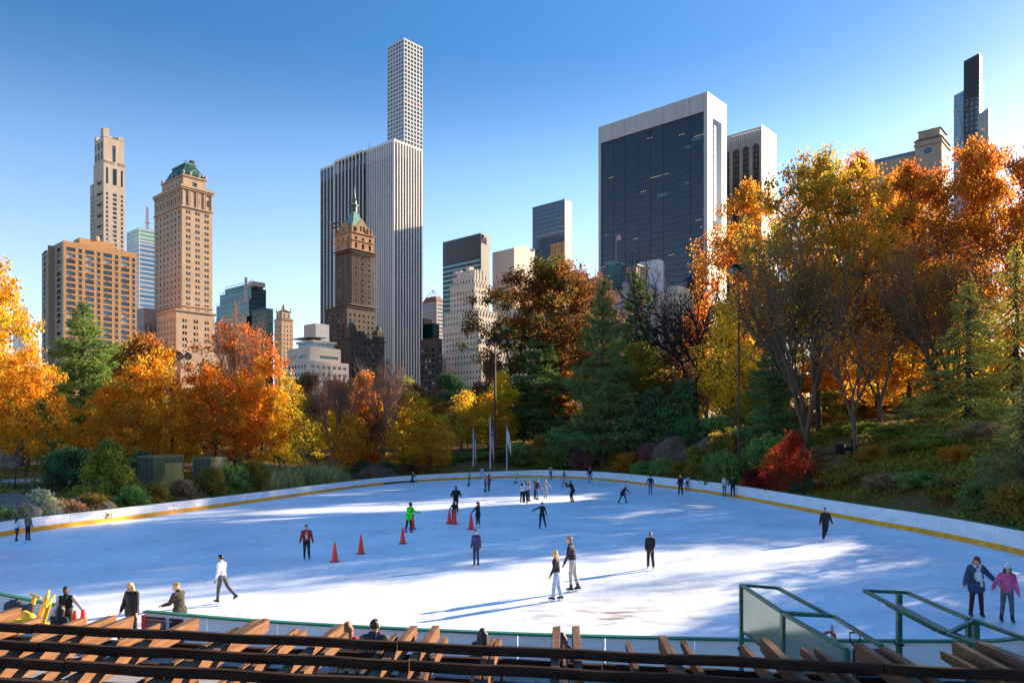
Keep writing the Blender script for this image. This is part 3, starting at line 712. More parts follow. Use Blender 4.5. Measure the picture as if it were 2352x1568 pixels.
def gable(x0,x1,y,z0,z1,ax):
    q=MB(); m=(x0+x1)/2; t=1.2; zm=z0+(z1-z0)*.55
    pr=[(x0,z0),(x1,z0),(x1,zm),(m,z1),(x0,zm)]
    if ax==0: vs=[(a,y,z) for a,z in pr]+[(a,y+t,z) for a,z in pr]
    else: vs=[(y,a,z) for a,z in pr]+[(y+t,a,z) for a,z in pr]
    q.add(vs,[(4,3,2,1,0),(5,6,7,8,9)]+[(i,(i+1)%5,5+(i+1)%5,5+i) for i in range(5)])
    for k in (.3,.6):
        if ax==0: q.cur=1; q.box(x0+(x1-x0)*k,x0+(x1-x0)*(k+.13),y-.06,y-.01,z0+1.5,z0+(z1-z0)*.5)
        else: q.cur=1; q.box(y-.06,y-.01,x0+(x1-x0)*k,x0+(x1-x0)*(k+.13),z0+1.5,z0+(z1-z0)*.5)
        q.cur=0
    q.build('gable',[BROWNL,G_black],b.root)
wx=X1-xt; wy=Y1-yt
gable(xt+wx*.28,xt+wx*.74,yt+.5,zs(518)+.02,zs(483),0); gable(yt+wy*.25,yt+wy*.75,xt+.5,zs(518)+.02,zs(487),1)
for px,py in ((xt+.8,yt+.8),(X1-.8,yt+.8),(xt+.8,Y1-1),(xt+wx*.24,yt+.6),(xt+wx*.8,yt+.6),(xt+.6,yt+wy*.2),(xt+.6,yt+wy*.8)):
    q=MB(); hh=6.5 if (px,py)==(xt+.8,yt+.8) else 5.5
    q.lathe((px,py,zs(518)),[(.95,0),(.95,hh*.5),(1.2,hh*.55),(.8,hh*.62),(.1,hh*1.1)],6); b.part('pinnacle',q,BROWNL)
q=MB(); q.pyramid(xt+1.5,X1-1.5,yt+1.5,Y1-1.5,zs(517),zs(459),.18,.18); b.part('roof',q,COPPERL)
cx,cy=(xt+X1)/2,(yt+Y1)/2
q=MB(); q.lathe((cx,cy,zs(462)),[(1.9,0),(1.9,4.5),(2.8,4.7),(2.8,5.2),(1.6,5.4),(1.5,8.5),(2.0,8.8),(1.5,9.4),(1.1,10.2),(.8,12.0),(.05,zs(397)-zs(462))],8); b.part('spire',q,COPPER)
for k in range(8):
    a=2*math.pi*k/8; q=MB(); q.lathe((cx+2.5*math.cos(a),cy+2.5*math.sin(a),zs(462)+5.2),[(.14,0),(.05,1.5)],5); b.part('finial',q,COPPER)
# scaffold: platforms and tube grid on the sunny side and round the crown
SC=mat('scaffold tube',(.16,.11,.08),.6,.3,2); q=MB()
xs0,xs1=xt-1.6,X1+2.4
for yy in (yt-1.9,yt-.6):
    for i in range(11):
        x=xs0+1.6+(xs1-xs0-1.6)*i/10; q.bar((x,yy,zs(705)),(x,yy,zs(560)),.1,.1)
n=int((zs(560)-zs(700))/1.9)
for i in range(n):
    z=zs(700)+1.9*i; q.bar((xs0+1.6,yt-1.9,z),(xs1,yt-1.9,z),.1,.12); q.bar((xs0+1.6,yt-.6,z),(xs1,yt-.6,z),.1,.1)
    if i%3==0: 
        for k in range(5):
            xa=xs0+1.6+(xs1-xs0-1.6)*k/5; q.bar((xa,yt-1.9,z),(xa+(xs1-xs0-1.6)/5,yt-1.9,z+5.7),.08,.08)
for i in range(6):
    yy=yt+(Y1-yt)*i/5; q.bar((xt-1.6,yy,zs(700)),(xt-1.6,yy,zs(690)),.1,.1)
b.part('scaffold',q,SC)
for v in (560,566): 
    q=MB(); q.box(xt-2.4,X1+2.8,yt-2.4,Y1,zs(v)-.25,zs(v)+.15) if v==560 else q.box(xt-2.0,X1+2.2,yt-2.0,Y1,zs(v)-.2,zs(v))
    b.part('scaffold_deck',q,SC)
q=MB(); q.box(xt-3.5,X1+2,yt-3,Y1,zs(693),zs(691.5)); b.part('scaffold_deck',q,SC)
for v in (500,490):
    q=MB(); q.box(xt-2.5,xt-.3,Y1-4,Y1+2,zs(v),zs(v)+.4)
    q.bar((xt-2.4,Y1-4,zs(518)),(xt-2.4,Y1-4,zs(486)),.25,.25); q.bar((xt-2.4,Y1+1.8,zs(518)),(xt-2.4,Y1+1.8,zs(486)),.25,.25); b.part('scaffold_deck',q,SC)
b.done({'wall':BROWN,'crown':BROWNL})

# --- big striped tower
b = Bld('striped_tower','huge office tower of white marble piers and dark window strips behind the Gothic tower',905,595,seed=13)
zs=lambda v:b.z(v,595); L2=b.fx(0,971); H=zs(318); L1=b.fy(0,733)
y1=b.fy(0,840); y2=b.fy(-2.5,767)
GW=gridmat('dark strip glazing',(.012,.014,.018),(.03,.03,.03),(.022,.02,.018),40,3.7,1.2,.3,spec=.25)
q=MB(); q.box(.4,L2-.4,.4,y1,0,H-12); q.box(-2.1,L2-.4,y1+.01,y2,0,H-12); q.box(1.2,L2-.4,y2+.01,L1-.3,0,H-12); b.part('glazing',q,GW)
q=MB(); q.box(1.2,L2-1.2,1.2,L1-1,H-11.98,H-2.3); b.part('louvre_storey',q,G_black)
q=MB(); q.box(0,L2,0,y1,H-2,H); q.box(-2.5,L2,y1+.02,y2,H-2,H-.02); q.box(.8,L2,y2+.02,L1,H-2,H-.04); b.part('cornice',q,MARBLE)
def pier(x0,x1,y0,y1_):
    q=MB(); q.box(x0,x1,y0,y1_,0,H-2.02); b.part('pier',q,MARBLE)
for i in range(11):
    x=(L2-1.6)*i/10; pier(x,x+1.2,-.25 if i else 0,1.0)
for i in range(16):
    y=1.6+(y1-2.6)*i/15; pier(0,.95,y,y+1.0)
for i in range(9):
    y=y1+.05+(y2-y1-1.4)*i/8; pier(-2.5,-1.6,y,y+1.0)
for i in range(6):
    y=y2+.05+(L1-y2-1.4)*i/5; pier(.8,1.7,y,y+1.0)
q=MB(); x,y=3,y1; q.bar((x,y,H),(x,y,H+7),.2,.2); q.bar((x+1.5,y,H),(x+1.5,y,H+9),.2,.2); b.part('antenna',q,STEEL)
b.done({})

# --- pencil tower with square windows
b = Bld('pencil_tower','extremely tall thin white tower with a grid of square windows rising above everything',928,870,seed=14)
zs=lambda v:b.z(v,870); b.style=-1; b.gl=[glass('teal square window',(.06,.17,.17)),glass('teal square window dark',(.03,.08,.09)),glass('clear square window',(.10,.2,.2))]
L2=b.fx(0,971); L1=b.fy(0,889.5); H=zs(87); fh=H/88*1.0
fh=4.75; rw=[]; z=H-1.2-fh*62
for i in range(62): rw.append((z+.75,z+fh-.75)); z+=fh
b.box(0,L2,0,L1,0,H,'wall',(even(L2,6,.72,.2),rw),(even(L1,6,.72,.2),rw),dep=.5)
q=MB(); zz=zs(228)
for i in range(6):
    a,c=even(L2,6,.7,.2)[i]; q.box(a,c,.35,.85,zz-1.5,zz+1.5)
b.part('slab_edge',q,M_terr)
b.done({'wall':CONC})

# --- buildings right of the striped tower
b = Bld('banded_tower','rounded banded glass tower with an open pyramid frame on top',1003,760,seed=15)
zs=lambda v:b.z(v,760); L2=b.fx(0,1022); L1=b.fy(0,968); g=gridmat('banded glass',(.05,.06,.08),(.07,.08,.1),(.30,.21,.16),300,3.8,.9,.2)
q=MB(); q.box(0,L2,0,L1,0,zs(692)); b.part('curtain_wall',q,g)
q=MB(); q.pyramid(0,L2,0,L1,zs(692)+.02,zs(678),.62,.62); b.part('roof',q,M_terr)
q=MB(); cx,cy=L2*.5,L1*.5
for sx,sy in ((-1,-1),(1,-1),(1,1),(-1,1)): q.bar((cx+sx*L2*.3,cy+sy*L1*.3,zs(678)),(cx,cy,zs(661)),.5,.5)
b.part('pyramid_frame',q,TRAV); b.done({})
b = Bld('striped_block','brown building with thin pale vertical stripes right of the striped tower',974,640,seed=16)
L2=b.fx(0,992); q=MB(); q.box(0,L2,0,20,0,b.z(731,640)); b.part('wall',q,gridmat('brown stripes',(.12,.07,.05),(.14,.08,.06),(.42,.33,.26),1.9,400,.22,.6,spec=.3)); b.done({})
b = Bld('glass_block','small dark teal glass block beside the brown striped building',994,620,seed=17)
L2=b.fx(0,1009); q=MB(); q.box(0,L2,0,20,0,b.z(742,620)); b.part('curtain_wall',q,TD); b.done({})
b = Bld('brown_building','dark brown stepped building in shade at the foot of the striped tower',1000,520,seed=18)
b.style=-1
L2=b.fx(0,1016); L1=b.fy(0,965); z0=b.z(776,520)
b.box(0,L2,0,L1,0,z0,'wall',(even(L2,2,.6,.4),rows(0,z0-2,3.8,.5,.2)),(even(L1,4,.7,.4),rows(0,z0-2,3.8,.5,.2)))
b.box(L2+.02,L2+6,2,L1,0,b.z(818,520),'wing',(even(6,2,.4,.4),rows(0,b.z(818,520)-1,3.8,.5,.2)),None); b.done({'wall':DARKB,'wing':LIMEP})
b = Bld('dark_slab','dark green slab tower with teal window bands behind the white setback tower',1104,700,seed=19)
zs=lambda v:b.z(v,700); L2=b.fx(0,1125); L1=b.fy(0,1017); zc=zs(588)
q=MB(); q.box(0,L2,0,L1,0,zc); b.part('curtain_wall',q,gridmat('teal bands',(.07,.32,.36),(.13,.44,.48),(.014,.018,.02),400,4.4,1.35,.2))
q=MB(); q.box(0,L2,0,L1,zc+.02,zs(535)); b.part('crown',q,gridmat('dark granite cap',(.022,.022,.026),(.03,.028,.03),(.015,.015,.016),4.4,4.4,.2,.5)); 
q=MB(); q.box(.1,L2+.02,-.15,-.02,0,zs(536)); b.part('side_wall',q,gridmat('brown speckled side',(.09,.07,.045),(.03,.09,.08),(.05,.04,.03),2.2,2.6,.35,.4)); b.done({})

# --- white setback tower
b = Bld('setback_tower','white brick setback tower stepping down to the left, half hidden by the red oak',1100,530,seed=20)
zs=lambda v:b.z(v,530); fh=4.1
T=[(1050,1090,1109,601,24),(1041,1089.5,1117,615,20),(1034,1090,1125,637,16),(1021,1099,1140,706,10),(1017,1100,1146,738,7),(996,1106,1160,804,3),(990,1106,1166,836,1.5),(979,1108,1172,886,0)]
zp=0
prev=0
for ul,uc,ur,v,off in reversed(T):
    x0,y0=b.loc(uc,530+off); X1=b.fx(y0,ur); Y1=b.fy(x0,ul); zt=zs(v)
    Wd=X1-x0; Dp=Y1-y0
    rwl=rows(max(prev,zs(905))+.01,zt-.6,fh,.55,.22) if v!=886 else []
    b.box(x0,X1,y0,Y1,max(0,prev-.3),zt,'wall',(even(Wd,max(3,round(Wd/2.9)),.38,.3),rwl) if rwl else None,(even(Dp,max(3,round(Dp/3.0)),.38,.3),rwl) if rwl else None)
    q=MB()
    for i in range(max(4,round(Dp/3))+1):
        y=y0+Dp*i/max(4,round(Dp/3)); q.box(x0-.25,x0+.3,y-.25,y+.25,zt-3,zt+.7)
    for i in range(max(3,round(Wd/3))+1):
        x=x0+Wd*i/max(3,round(Wd/3)); q.box(x-.25,x+.25,y0-.25,y0+.3,zt-3,zt+.7)
    b.part('parapet_fin',q,STONE_W)['kind']='stuff'; prev=zt
x0,y0=b.loc(1079,560); q=MB(); q.box(x0,x0+4,y0,y0+4,zs(602),zs(590)); q.box(x0-1,x0+1.5,y0+8,y0+11,zs(602),zs(596)); q.box(x0-1,x0+1.5,y0+13,y0+16,zs(602),zs(596)); b.part('chimney',q,STONE_W)
b.done({'wall':STONE_W})
def flag(name_label, x, y, z0, z1, w_, h_, mats_f, pole_r=.09, pole_m=None, cols_=14, hang=.35, rz=0, side=1, stripes=None, category='flagpole'):
    r = empty('flagpole', (x,y,z0), rz, name_label, category)
    q = MB(); H_=z1-z0
    q.tube([(0,0,0),(0,0,H_*.5),(0,0,H_)],[pole_r*1.25,pole_r,pole_r*.6],8); q.build('pole', pole_m or TRAV, r, True)
    q = MB(); q.lathe((0,0,H_),[(.01,-.02),(pole_r*1.6,pole_r),(pole_r*1.6,pole_r*2),(.01,pole_r*3)],8); q.build('finial', BROWNL, r)
    q = MB(); top=H_-.15*h_-.1; nx,nz=cols_,13
    def pt(i,j):
        s=i/nx; t=j/nz
        xx=side*w_*(s*.78); zz=top-h_*t-hang*h_*s*s*.6-.25*h_*s*(1-t)*hang
        yy=.10*w_*math.sin(s*9+t*2.5)*(s**.5)
        return (xx+side*pole_r,yy,zz)
    for i in range(nx):
        for j in range(nz):
            q.cur = stripes(i/nx,j,nz)
            q.quad(pt(i,j),pt(i+1,j),pt(i+1,j+1),pt(i,j+1))
    q.build('flag', mats_f, r); return r
def us(i,j,nz):
    if i<.42 and j<7: return 2 if (int(i*33)+j)%2==0 else 3
    return 0 if j%2==0 else 1
FL_US=[mat('flag red',(.5,.02,.03),.8,.1),mat('flag white',(.75,.74,.72),.8,.05),mat('flag blue',(.02,.035,.16),.8,.1),mat('flag navy with stars',(.10,.12,.26),.8,.1)]
P=ray(1105,HV,565); flag('red white and blue flag on a rooftop pole above the white setback tower',P.x,P.y,CZ+(HV-616)/F*565,CZ+(HV-534)/F*565,5.5,6.5,FL_US,.22,stripes=us,side=-1 if False else 1,rz=.5)

# --- broken pediment tower
b = Bld('pediment_tower','pink granite tower with a sloping pediment and round notch on top',1181,640,seed=21)
zs=lambda v:b.z(v,640); b.style=0; L2=b.fx(0,1226); L1=b.fy(0,1131); H=zs(578)
rwl=[(zs(641),zs(606))]+rows(zs(900),zs(648),4.2,.6,.2)
b.box(0,L2,0,L1,0,H,'wall',(even(L2,5,.45,1.0),rwl),(even(L1,6,.55,1.5),rwl))
q=MB(); n=18; top=[]
pts=[(0,H+.01),(0,zs(569))]
for i in range(n+1):
    t=i/n; x=L2*1.7*t; z=zs(569)+(zs(551)-zs(569))*min(1,t/.45)
    cxn=L2*.95
    if t<.42: pts.append((x,z))
rr=4.0
for i in range(9):
    a=math.pi-math.pi*i/8; pts.append((L2*.9+rr*math.cos(a),zs(556)-rr*math.sin(a)))
pts+= [(L2*1.05,H+.01)]
k=len(pts); vs=[(x,0,z) for x,z in pts]+[(x,L1,z) for x,z in pts]
q.add(vs,[tuple(range(k-1,-1,-1)),tuple(range(k,2*k))]+[(i,(i+1)%k,k+(i+1)%k,k+i) for i in range(k)]); b.part('pediment',q,PINK)
b.done({'wall':PINK})

# --- grey glass tower
b = Bld('glass_tower','slim grey blue glass tower with painted amber reflection, left of the big black glass slab',1297,690,seed=22)
zs=lambda v:b.z(v,690); L2=b.fx(0,1313); L1=b.fy(0,1223); q=MB(); q.box(0,L2,0,L1,0,zs(457)); b.part('curtain_wall',q,gridmat('grey gridded glass',(.05,.085,.14),(.075,.12,.18),(.03,.04,.05),2.0,4.0,.3,.07))
q=MB(); q.box(.05,L2-.05,-.14,-.02,0,zs(458)); b.part('side_wall',q,gridmat('bronze banded side',(.10,.065,.035),(.08,.07,.07),(.2,.15,.1),300,2.0,.35,.3))
ya=b.fy(0,1264); q=MB(); q.box(-.12,-.02,0,ya,zs(905),zs(553)); q.box(-.12,-.02,ya+.01,ya+9,zs(905),zs(607)); b.part('painted_reflection',q,gridmat('painted amber panes',(.70,.34,.08),(.45,.2,.05),(.06,.05,.05),2.0,4.0,.3,.2))  # amber reflection is put into the pane colours, not mirrored
q=MB(); q.bar((2,3,zs(457)),(2,3,zs(451)),.3,.3); q.bar((1,8,zs(457)),(1,8,zs(449)),.3,.3); b.part('antenna',q,STEEL); b.done({})

# --- big black glass slab
b = Bld('black_slab','massive black glass slab framed in white travertine, tallest block on the right',1625,470,seed=23)
zs=lambda v:b.z(v,470); L2=b.fx(0,1669); L1=b.fy(0,1374.5); H=zs(210); zc=b.z(253,470)
wf=b.fy(0,1616.5)
q=MB(); q.box(0,L2,0,wf,0,H); b.part('end_wall',q,TRAV)
y9=b.fy(0,1379.7); q=MB(); q.box(0,L2,y9,L1,0,H-.02); b.part('end_wall',q,TRAV)
n=8
for i in range(n):
    ya=wf+(y9-wf)*i/n; yb=wf+(y9-wf)*(i+1)/n; q=MB(); q.box(0,L2,ya+.08,yb-.08,zc,H-.04); b.part('parapet_panel',q,TRAV)
BG=gridmat('black gridded glass',(.014,.021,.033),(.024,.034,.052),(.004,.005,.008),1.52,3.75,.2,.1,spec=.5)
q=MB(); q.box(1.0,L2-1,wf+.01,y9-.01,0,zc-.02); b.part('curtain_wall',q,BG)
for i in range(1,n):
    ya=wf+(y9-wf)*i/n; q=MB(); q.box(.82,.99,ya-.12,ya+.12,0,zc-.03); b.part('mullion',q,mat('blue black mullion',(.02,.03,.045),.3))
lit=mat('office lamp glow',(.9,.6,.35),.5); nt_=lit.node_tree; pb=[x for x in nt_.nodes if x.type=='BSDF_PRINCIPLED'][0]; pb.inputs['Emission Color'].default_value=(1,.62,.32,1); pb.inputs['Emission Strength'].default_value=.35
pane_m=mat('pale office pane',(.035,.05,.075),.3,spec=.8)  # bluish panes a little paler than the slab glass
rg=random.Random(5); q=MB()
for k in range(26):
    ya=wf+(y9-wf)*rg.random(); zz=3.75*rg.randint(8,int(zc/3.75)-2)
    for t in range(rg.choice((2,3,5,7,9))): q.box(.93,.98,ya+t*1.52,ya+t*1.52+.55,zz+2.9,zz+3.15)
b.part('ceiling_lamp',q,lit)['kind']='stuff'
q=MB()
for k in range(22):
    i=int((y9-wf)/1.52*rg.random()); zz=3.75*rg.randint(4,int(zc/3.75)-2); nn=rg.choice((2,3,5,7)); q.box(.94,.985,wf+i*1.52,min(y9-.1,wf+(i+nn)*1.52),zz+.25,zz+2.6)
b.part('pale_pane',q,pane_m)['kind']='stuff'
xa,xb=b.fx(0,1638),b.fx(0,1657.5); zt=zs(263)
q=MB(); q.box(xa,xb,-.12,-.02,zs(520),zt); b.part('slot',q,G_black); q=MB(); q.box(xa+.6,xa+3.5,-.2,-.13,zs(500),zt-4); b.part('slot_glazing',q,gridmat('pale slot glass',(.2,.25,.3),(.3,.33,.36),(.08,.08,.09),1.5,3.75,.2,.15))
b.done({})
# --- arched tower behind it
b = Bld('arched_tower','stone tower with tall arched window strips right of the black slab',1748,520,seed=24)
zs=lambda v:b.z(v,520); L2=b.fx(0,1783); L1=b.fy(0,1636); H=zs(290)
q=MB(); q.box(0,L2,0,L1,0,H-6); b.part('wall',q,mat('weathered concrete',(.27,.26,.24),.85,.2,.5,streak=(1,1,.2)))
q=MB(); q.box(.5,L2-.03,-.2,-.02,0,H+1.5); b.part('end_wall',q,mat('white end wall',(.72,.70,.67),.7,.05,.4))
q=MB()
for i in range(24): q.box(.3,1.0,1+(L1-2)*i/24,1+(L1-2)*i/24+.9,H-5.98,H-1.2)
q.box(.25,1.2,0,L1,H-1.18,H); q.box(1.3,L2,.5,L1,H-5.98,H-1.5); b.part('roof_screen',q,TRAV)
q=MB(); n=5; pw=L1/n
for i in range(n):
    y0=pw*(i+.18); y1=pw*(i+.82); zt=H-11-(y1-y0)/2; m=(y0+y1)/2; r=(y1-y0)/2
    pr=[(y0,0),(y1,0)]+[(m+r*math.cos(math.pi*t/8),zt+r*math.sin(math.pi*t/8)) for t in range(9)]
    q=MB(); q.add([(-.14,a,z) for a,z in pr],[tuple(range(len(pr)))]); b.part('arched_window',q,gridmat('arched glazing',(.025,.03,.04),(.11,.12,.14),(.014,.012,.011),2.0,3.8,.6,.3,spec=.3) if i==0 else bpy.data.materials['arched glazing'])
q=MB(); x0,y0=b.loc(1716,545); q.box(x0,x0+10,y0,b.fy(x0,1664),H-2,zs(275)+2); b.part('plant_room',q,TANB)
text_obj('lettering','IN·AN·1·IN',6.0,SLATE,b.root,(L2*.22,-.24,zs(307)),(R(90),0,0)) if False else None
q=MB()
for i in range(11): q.box(L2*.22+i*L2*.06,L2*.22+i*L2*.06+L2*.025,-.3,-.21,zs(330),zs(330)+[6,4.5,6.5,3,5.5,2,6,4,5,6.5,3.5][i])
b.part('vent_slot',q,SLATE); b.done({})
# --- chateau style hotel roof
b = Bld('chateau_hotel','chateau style hotel with a steep green copper roof and cresting below the black slab',1438,430,seed=25)
zs=lambda v:b.z(v,430); L1=b.fy(0,1306); L2=b.fx(0,1545)
H=zs(648); b.box(0,L2,0,L1,0,H,'wall',(even(L2,9,.4,1),rows(0,H-1,4,.6,.2)),(even(L1,10,.4,1),rows(0,H-1,4,.6,.2)))
q=MB(); q.pyramid(0,9.5,1,L1,H+.01,zs(622),.35,.96); r_=b.part('roof',q,mat('grey green slate',(.10,.16,.16),.5,.25,.4))
q=MB(); q.pyramid(9,L2,.5,16,H+.01,zs(628),.97,.4); b.part('roof',q,bpy.data.materials['grey green slate'])
x0,y0=b.loc(1420,432); w5=9
q=MB(); q.pyramid(x0-2,x0+w5,y0-2,y0+w5,H-3,zs(602),.55,.55); b.part('pavilion_roof',q,COPPER)
q=MB(); c=x0+w5/2-1; e=(w5+2)/2*.55
q.box(c-e-.3,c+e+.3,y0+w5/2-1-e-.3,y0+w5/2-1+e+.3,zs(602)+.01,zs(602)+.7)
for sx in (-1,-.33,.33,1):
    for sy in (-1,1): q.lathe((c+sx*e,y0+w5/2-1+sy*e,zs(602)+.6),[(.25,0),(.3,.6),(.12,1.2),(.03,2.2 if abs(sx)==1 else 1.2)],5)
b.part('cresting',q,COPPERL)
q=MB(); q.box(x0-.6,x0-.3,y0+2.2,y0+3.6,H+2,H+4); b.part('dormer',q,TRAV)
for t in range(6): q=MB(); yy=16+(L1-18)*t/6; q.box(.8,2.5,yy,yy+2,H+.3,H+3.2); b.part('dormer',q,COPPERL)
x1_,y1_=b.loc(1462,433); b.box(x1_,x1_+13,y1_,y1_+10,H-4,zs(606),'tower',(even(13,4,.4,.5),[(H-2,H+2),(H+3.5,zs(610))]),(even(10,3,.4,.5),[(H-2,H+2),(H+3.5,zs(610))]))
q=MB(); q.box(x1_-.8,x1_+13.8,y1_-.8,y1_+10.8,zs(606)+.01,zs(604)); b.part('cornice',q,COPPERL)
q=MB(); xx,yy=b.loc(1330,450); 
for k in range(4): q.lathe((2+k*1.4,L1*.72+k*3.2,zs(626)),[(1.5,0),(1.6,2),(1.2,4),(.1,4.6)],8)
b.part('roof_tank',q,SLATE)
b.done({'wall':GREYST,'tower':LIMEP})
P=ray(1415,HV,434); flag('stars and stripes on the tall pole over the chateau hotel roof',P.x,P.y,CZ+(HV-602)/F*434,CZ+(HV-534)/F*434,3.2,3.6,FL_US,.14,stripes=us)
P=ray(1331,HV,450); flag('small dark flag on a short pole at the left end of the hotel roof',P.x,P.y,CZ+(HV-632)/F*450,CZ+(HV-602)/F*450,1.5,3.2,[SLATE],.1,stripes=lambda i,j,n:0)
# white mechanical box and grey hotel rear
b = Bld('white_block','plain white block above the chateau hotel roof',1512,458,seed=26)
q=MB(); zt=b.z(595,458); q.box(0,6,0,b.fy(0,1468),0,zt); b.part('wall',q,CONC); q=MB(); q.box(6.02,10,1,6,0,zt-1); b.part('glazing',q,bpy.data.materials['pale slot glass']); b.done({})
b = Bld('white_building','pale stone building glimpsed through the bare black tree below the black slab',1556,462,seed=27)
zt=b.z(655,462); L2=b.fx(0,1640); L1=b.fy(0,1500); b.box(0,L2,0,L1,0,zt,'wall',(even(L2,7,.4,.8),rows(0,zt-1,3.8,.55,.2)),(even(L1,6,.4,.8),rows(0,zt-1,3.8,.55,.2))); b.done({'wall':STONE_W})
b = Bld('white_building','pale stone building seen through the red oak crown',1236,430,seed=28)
zt=b.z(700,430); L2=b.fx(0,1345); L1=b.fy(0,1165); b.box(0,L2,0,L1,0,zt,'wall',(even(L2,10,.4,.8),rows(0,zt-1,3.8,.55,.2)),(even(L1,6,.4,.8),rows(0,zt-1,3.8,.55,.2))); b.done({'wall':STONE_W})
# --- tan tower with an oculus
b = Bld('oculus_tower','tan brick tower top with a round oculus and low hipped roof above the orange trees',2163,300,seed=29)
zs=lambda v:b.z(v,300); L1=b.fy(0,2101); L2=b.fx(0,2182)
b.box(0,L2,0,L1,0,zs(313),'wall',None,(even(L1,3,.35,.6),[(zs(378),zs(358)),(zs(400),zs(383))]))
q=MB(); m=L1*.5; zc_=zs(339); k=16
for rr_,xx in ((1.9,-.12),(1.25,-.2)):
    q.cur=0 if rr_>1.5 else 1; q.add([(xx,m+rr_*1.25*math.cos(2*math.pi*t/k),zc_+rr_*math.sin(2*math.pi*t/k)) for t in range(k)],[tuple(range(k))])
q.build('oculus',[GREYST,G_black],b.root)
q=MB(); q.box(-.35,L2+.35,-.35,L1+.3,zs(324),zs(320)); 
for t in range(14): q.box(-.3,-.02,L1*t/14,L1*t/14+.35,zs(327),zs(324))
b.part('cornice',q,TANB)
q=MB(); q.pyramid(-.4,L2+.4,-.4,L1+.4,zs(313)+.02,zs(306),.82,.82); b.part('roof_skirt',q,M_terr)
x0,x1,y0,y1=L2*.1,L2*.9,L1*.1,L1*.9
b.box(x0,x1,y0,y1,zs(308),zs(288),'wall',None,(even(y1-y0,5,.14,1.6)[1:4],[(zs(306),zs(297))]))
q=MB(); q.pyramid(x0-.4,x1+.4,y0-.4,y1+.4,zs(288)+.02,zs(280),.1,.1); b.part('roof',q,SLATE)
q=MB(); q.lathe(((x0+x1)/2,(y0+y1)/2,zs(281)),[(.35,0),(.12,.5),(.5,.9),(.02,1.2)],6); b.part('finial',q,SLATE)
b.done({'wall':TANB})
b = Bld('brick_wing','tan brick wing with square windows and a glazed roof storey, left of the oculus tower',2112,310,seed=30)
zs=lambda v:b.z(v,310); L1=b.fy(0,1985); H=zs(352)
b.box(0,20,0,L1,0,H,'wall',None,(even(L1,6,.42,.5),[(zs(383),zs(366)),(zs(410),zs(394)),(zs(440),zs(424))]))
q=MB(); q.box(.3,18,.3,L1-4,H+.01,H+1.6); b.part('glazed_storey',q,gridmat('greenhouse glazing',(.05,.08,.08),(.1,.13,.12),(.03,.05,.04),1.2,3,.15,.2))
q=MB()
for t in range(6): q.box(.5,1.3,L1-4+t*.7,L1-3.7+t*.7,H,H+.9+.5*(t==2))
b.part('battlement',q,TANB); b.done({'wall':TANB})
# --- dark tapering tower
b = Bld('tapering_tower','dark tapering steel and glass tower with diagonal braces, far right skyline',2249,620,seed=31)
zs=lambda v:b.z(v,620); 
def prism(name,pts0,pts1,z0,z1,m):
    q=MB(); n=len(pts0); q.add([(x,y,z0) for x,y in pts0]+[(x,y,z1) for x,y in pts1],[tuple(range(n-1,-1,-1)),tuple(range(n,2*n))]+[(i,(i+1)%n,n+(i+1)%n,n+i) for i in range(n)]); return b.part(name,q,m)
ya0=b.fy(0,2211); ya1=b.fy(0,2213.5); xb=b.fx(0,2266); xt_=b.fx(0,2256)
DG=gridmat('dark steel lattice',(.06,.075,.10),(.12,.15,.19),(.02,.018,.018),3.5,4.2,.8,.2,spec=.6)
BW=gridmat('black louvres',(.025,.022,.022),(.03,.028,.027),(.015,.014,.014),400,1.6,.4,.4,spec=.4)
zk=zs(222)
mid=lambda a,c,t:a+(c-a)*t
t=(zk)/(zs(121))
prism('curtain_wall',[(0,0),(xb,0),(xb,ya0),(0,ya0)],[(0,0),(mid(xb,xt_,t),0),(mid(xb,xt_,t),mid(ya0,ya1,t)),(0,mid(ya0,ya1,t))],0,zk,DG)
q=MB(); X=mid(xb,xt_,t); Y=mid(ya0,ya1,t)
q.add([(0,0,zk+.02),(X,0,zk+.02),(X,Y,zk+.02),(0,Y,zk+.02),(0,0,zs(122)),(xt_,0,zs(121)+1),(xt_,ya1,zs(131)),(0,ya1,zs(131)),],[(3,2,1,0),(4,5,6,7),(0,1,5,4),(1,2,6,5),(2,3,7,6),(3,0,4,7)]); b.part('crown',q,BW)
q=MB(); q.box(.4,xt_-.3,-.2,-.02,0,zs(125)); b.part('pale_face',q,mat('polished pale steel',(.75,.72,.66),.18,.05,.3,metal=.6))  # this face has a paler metal colour than the lattice
for (y0,z0,y1,z1) in ((ya0*.95,zs(275),ya0*.1,zs(390)),(ya0*.95,zs(262),ya0*.5,zs(225)),(ya0*.1,zs(312),ya0*.95,zs(415))):
    q=MB(); q.bar((-.2,y0,z0),(-.2,y1,z1),1.6,.3); b.part('brace',q,STEEL)
b.done({})
b = Bld('glass_shard','pale blue glass tower with white braces left of the dark tapering tower',2214,640,seed=32)
zs=lambda v:b.z(v,640); Y=b.fy(0,2187); q=MB(); q.add([(0,0,0),(12,0,0),(12,Y,0),(0,Y,0),(0,0,zs(208)),(12,0,zs(208)),(12,Y*.85,zs(214)),(0,Y*.85,zs(214))],[(3,2,1,0),(4,5,6,7),(0,1,5,4),(1,2,6,5),(2,3,7,6),(3,0,4,7)])
b.part('curtain_wall',q,gridmat('pale blue glass',(.10,.2,.32),(.16,.27,.38),(.3,.36,.42),4,4,.2,.12))
q=MB(); q.bar((-.3,Y*.9,zs(252)),(-.3,0,zs(252)),.8,.8); q.bar((-.3,Y*.6,zs(252)),(-.3,Y*.2,zs(300)),.7,.7); q.bar((-.3,Y*.2,zs(300)),(-.3,Y*.6,zs(350)),.7,.7); b.part('brace',q,TRAV); b.done({})
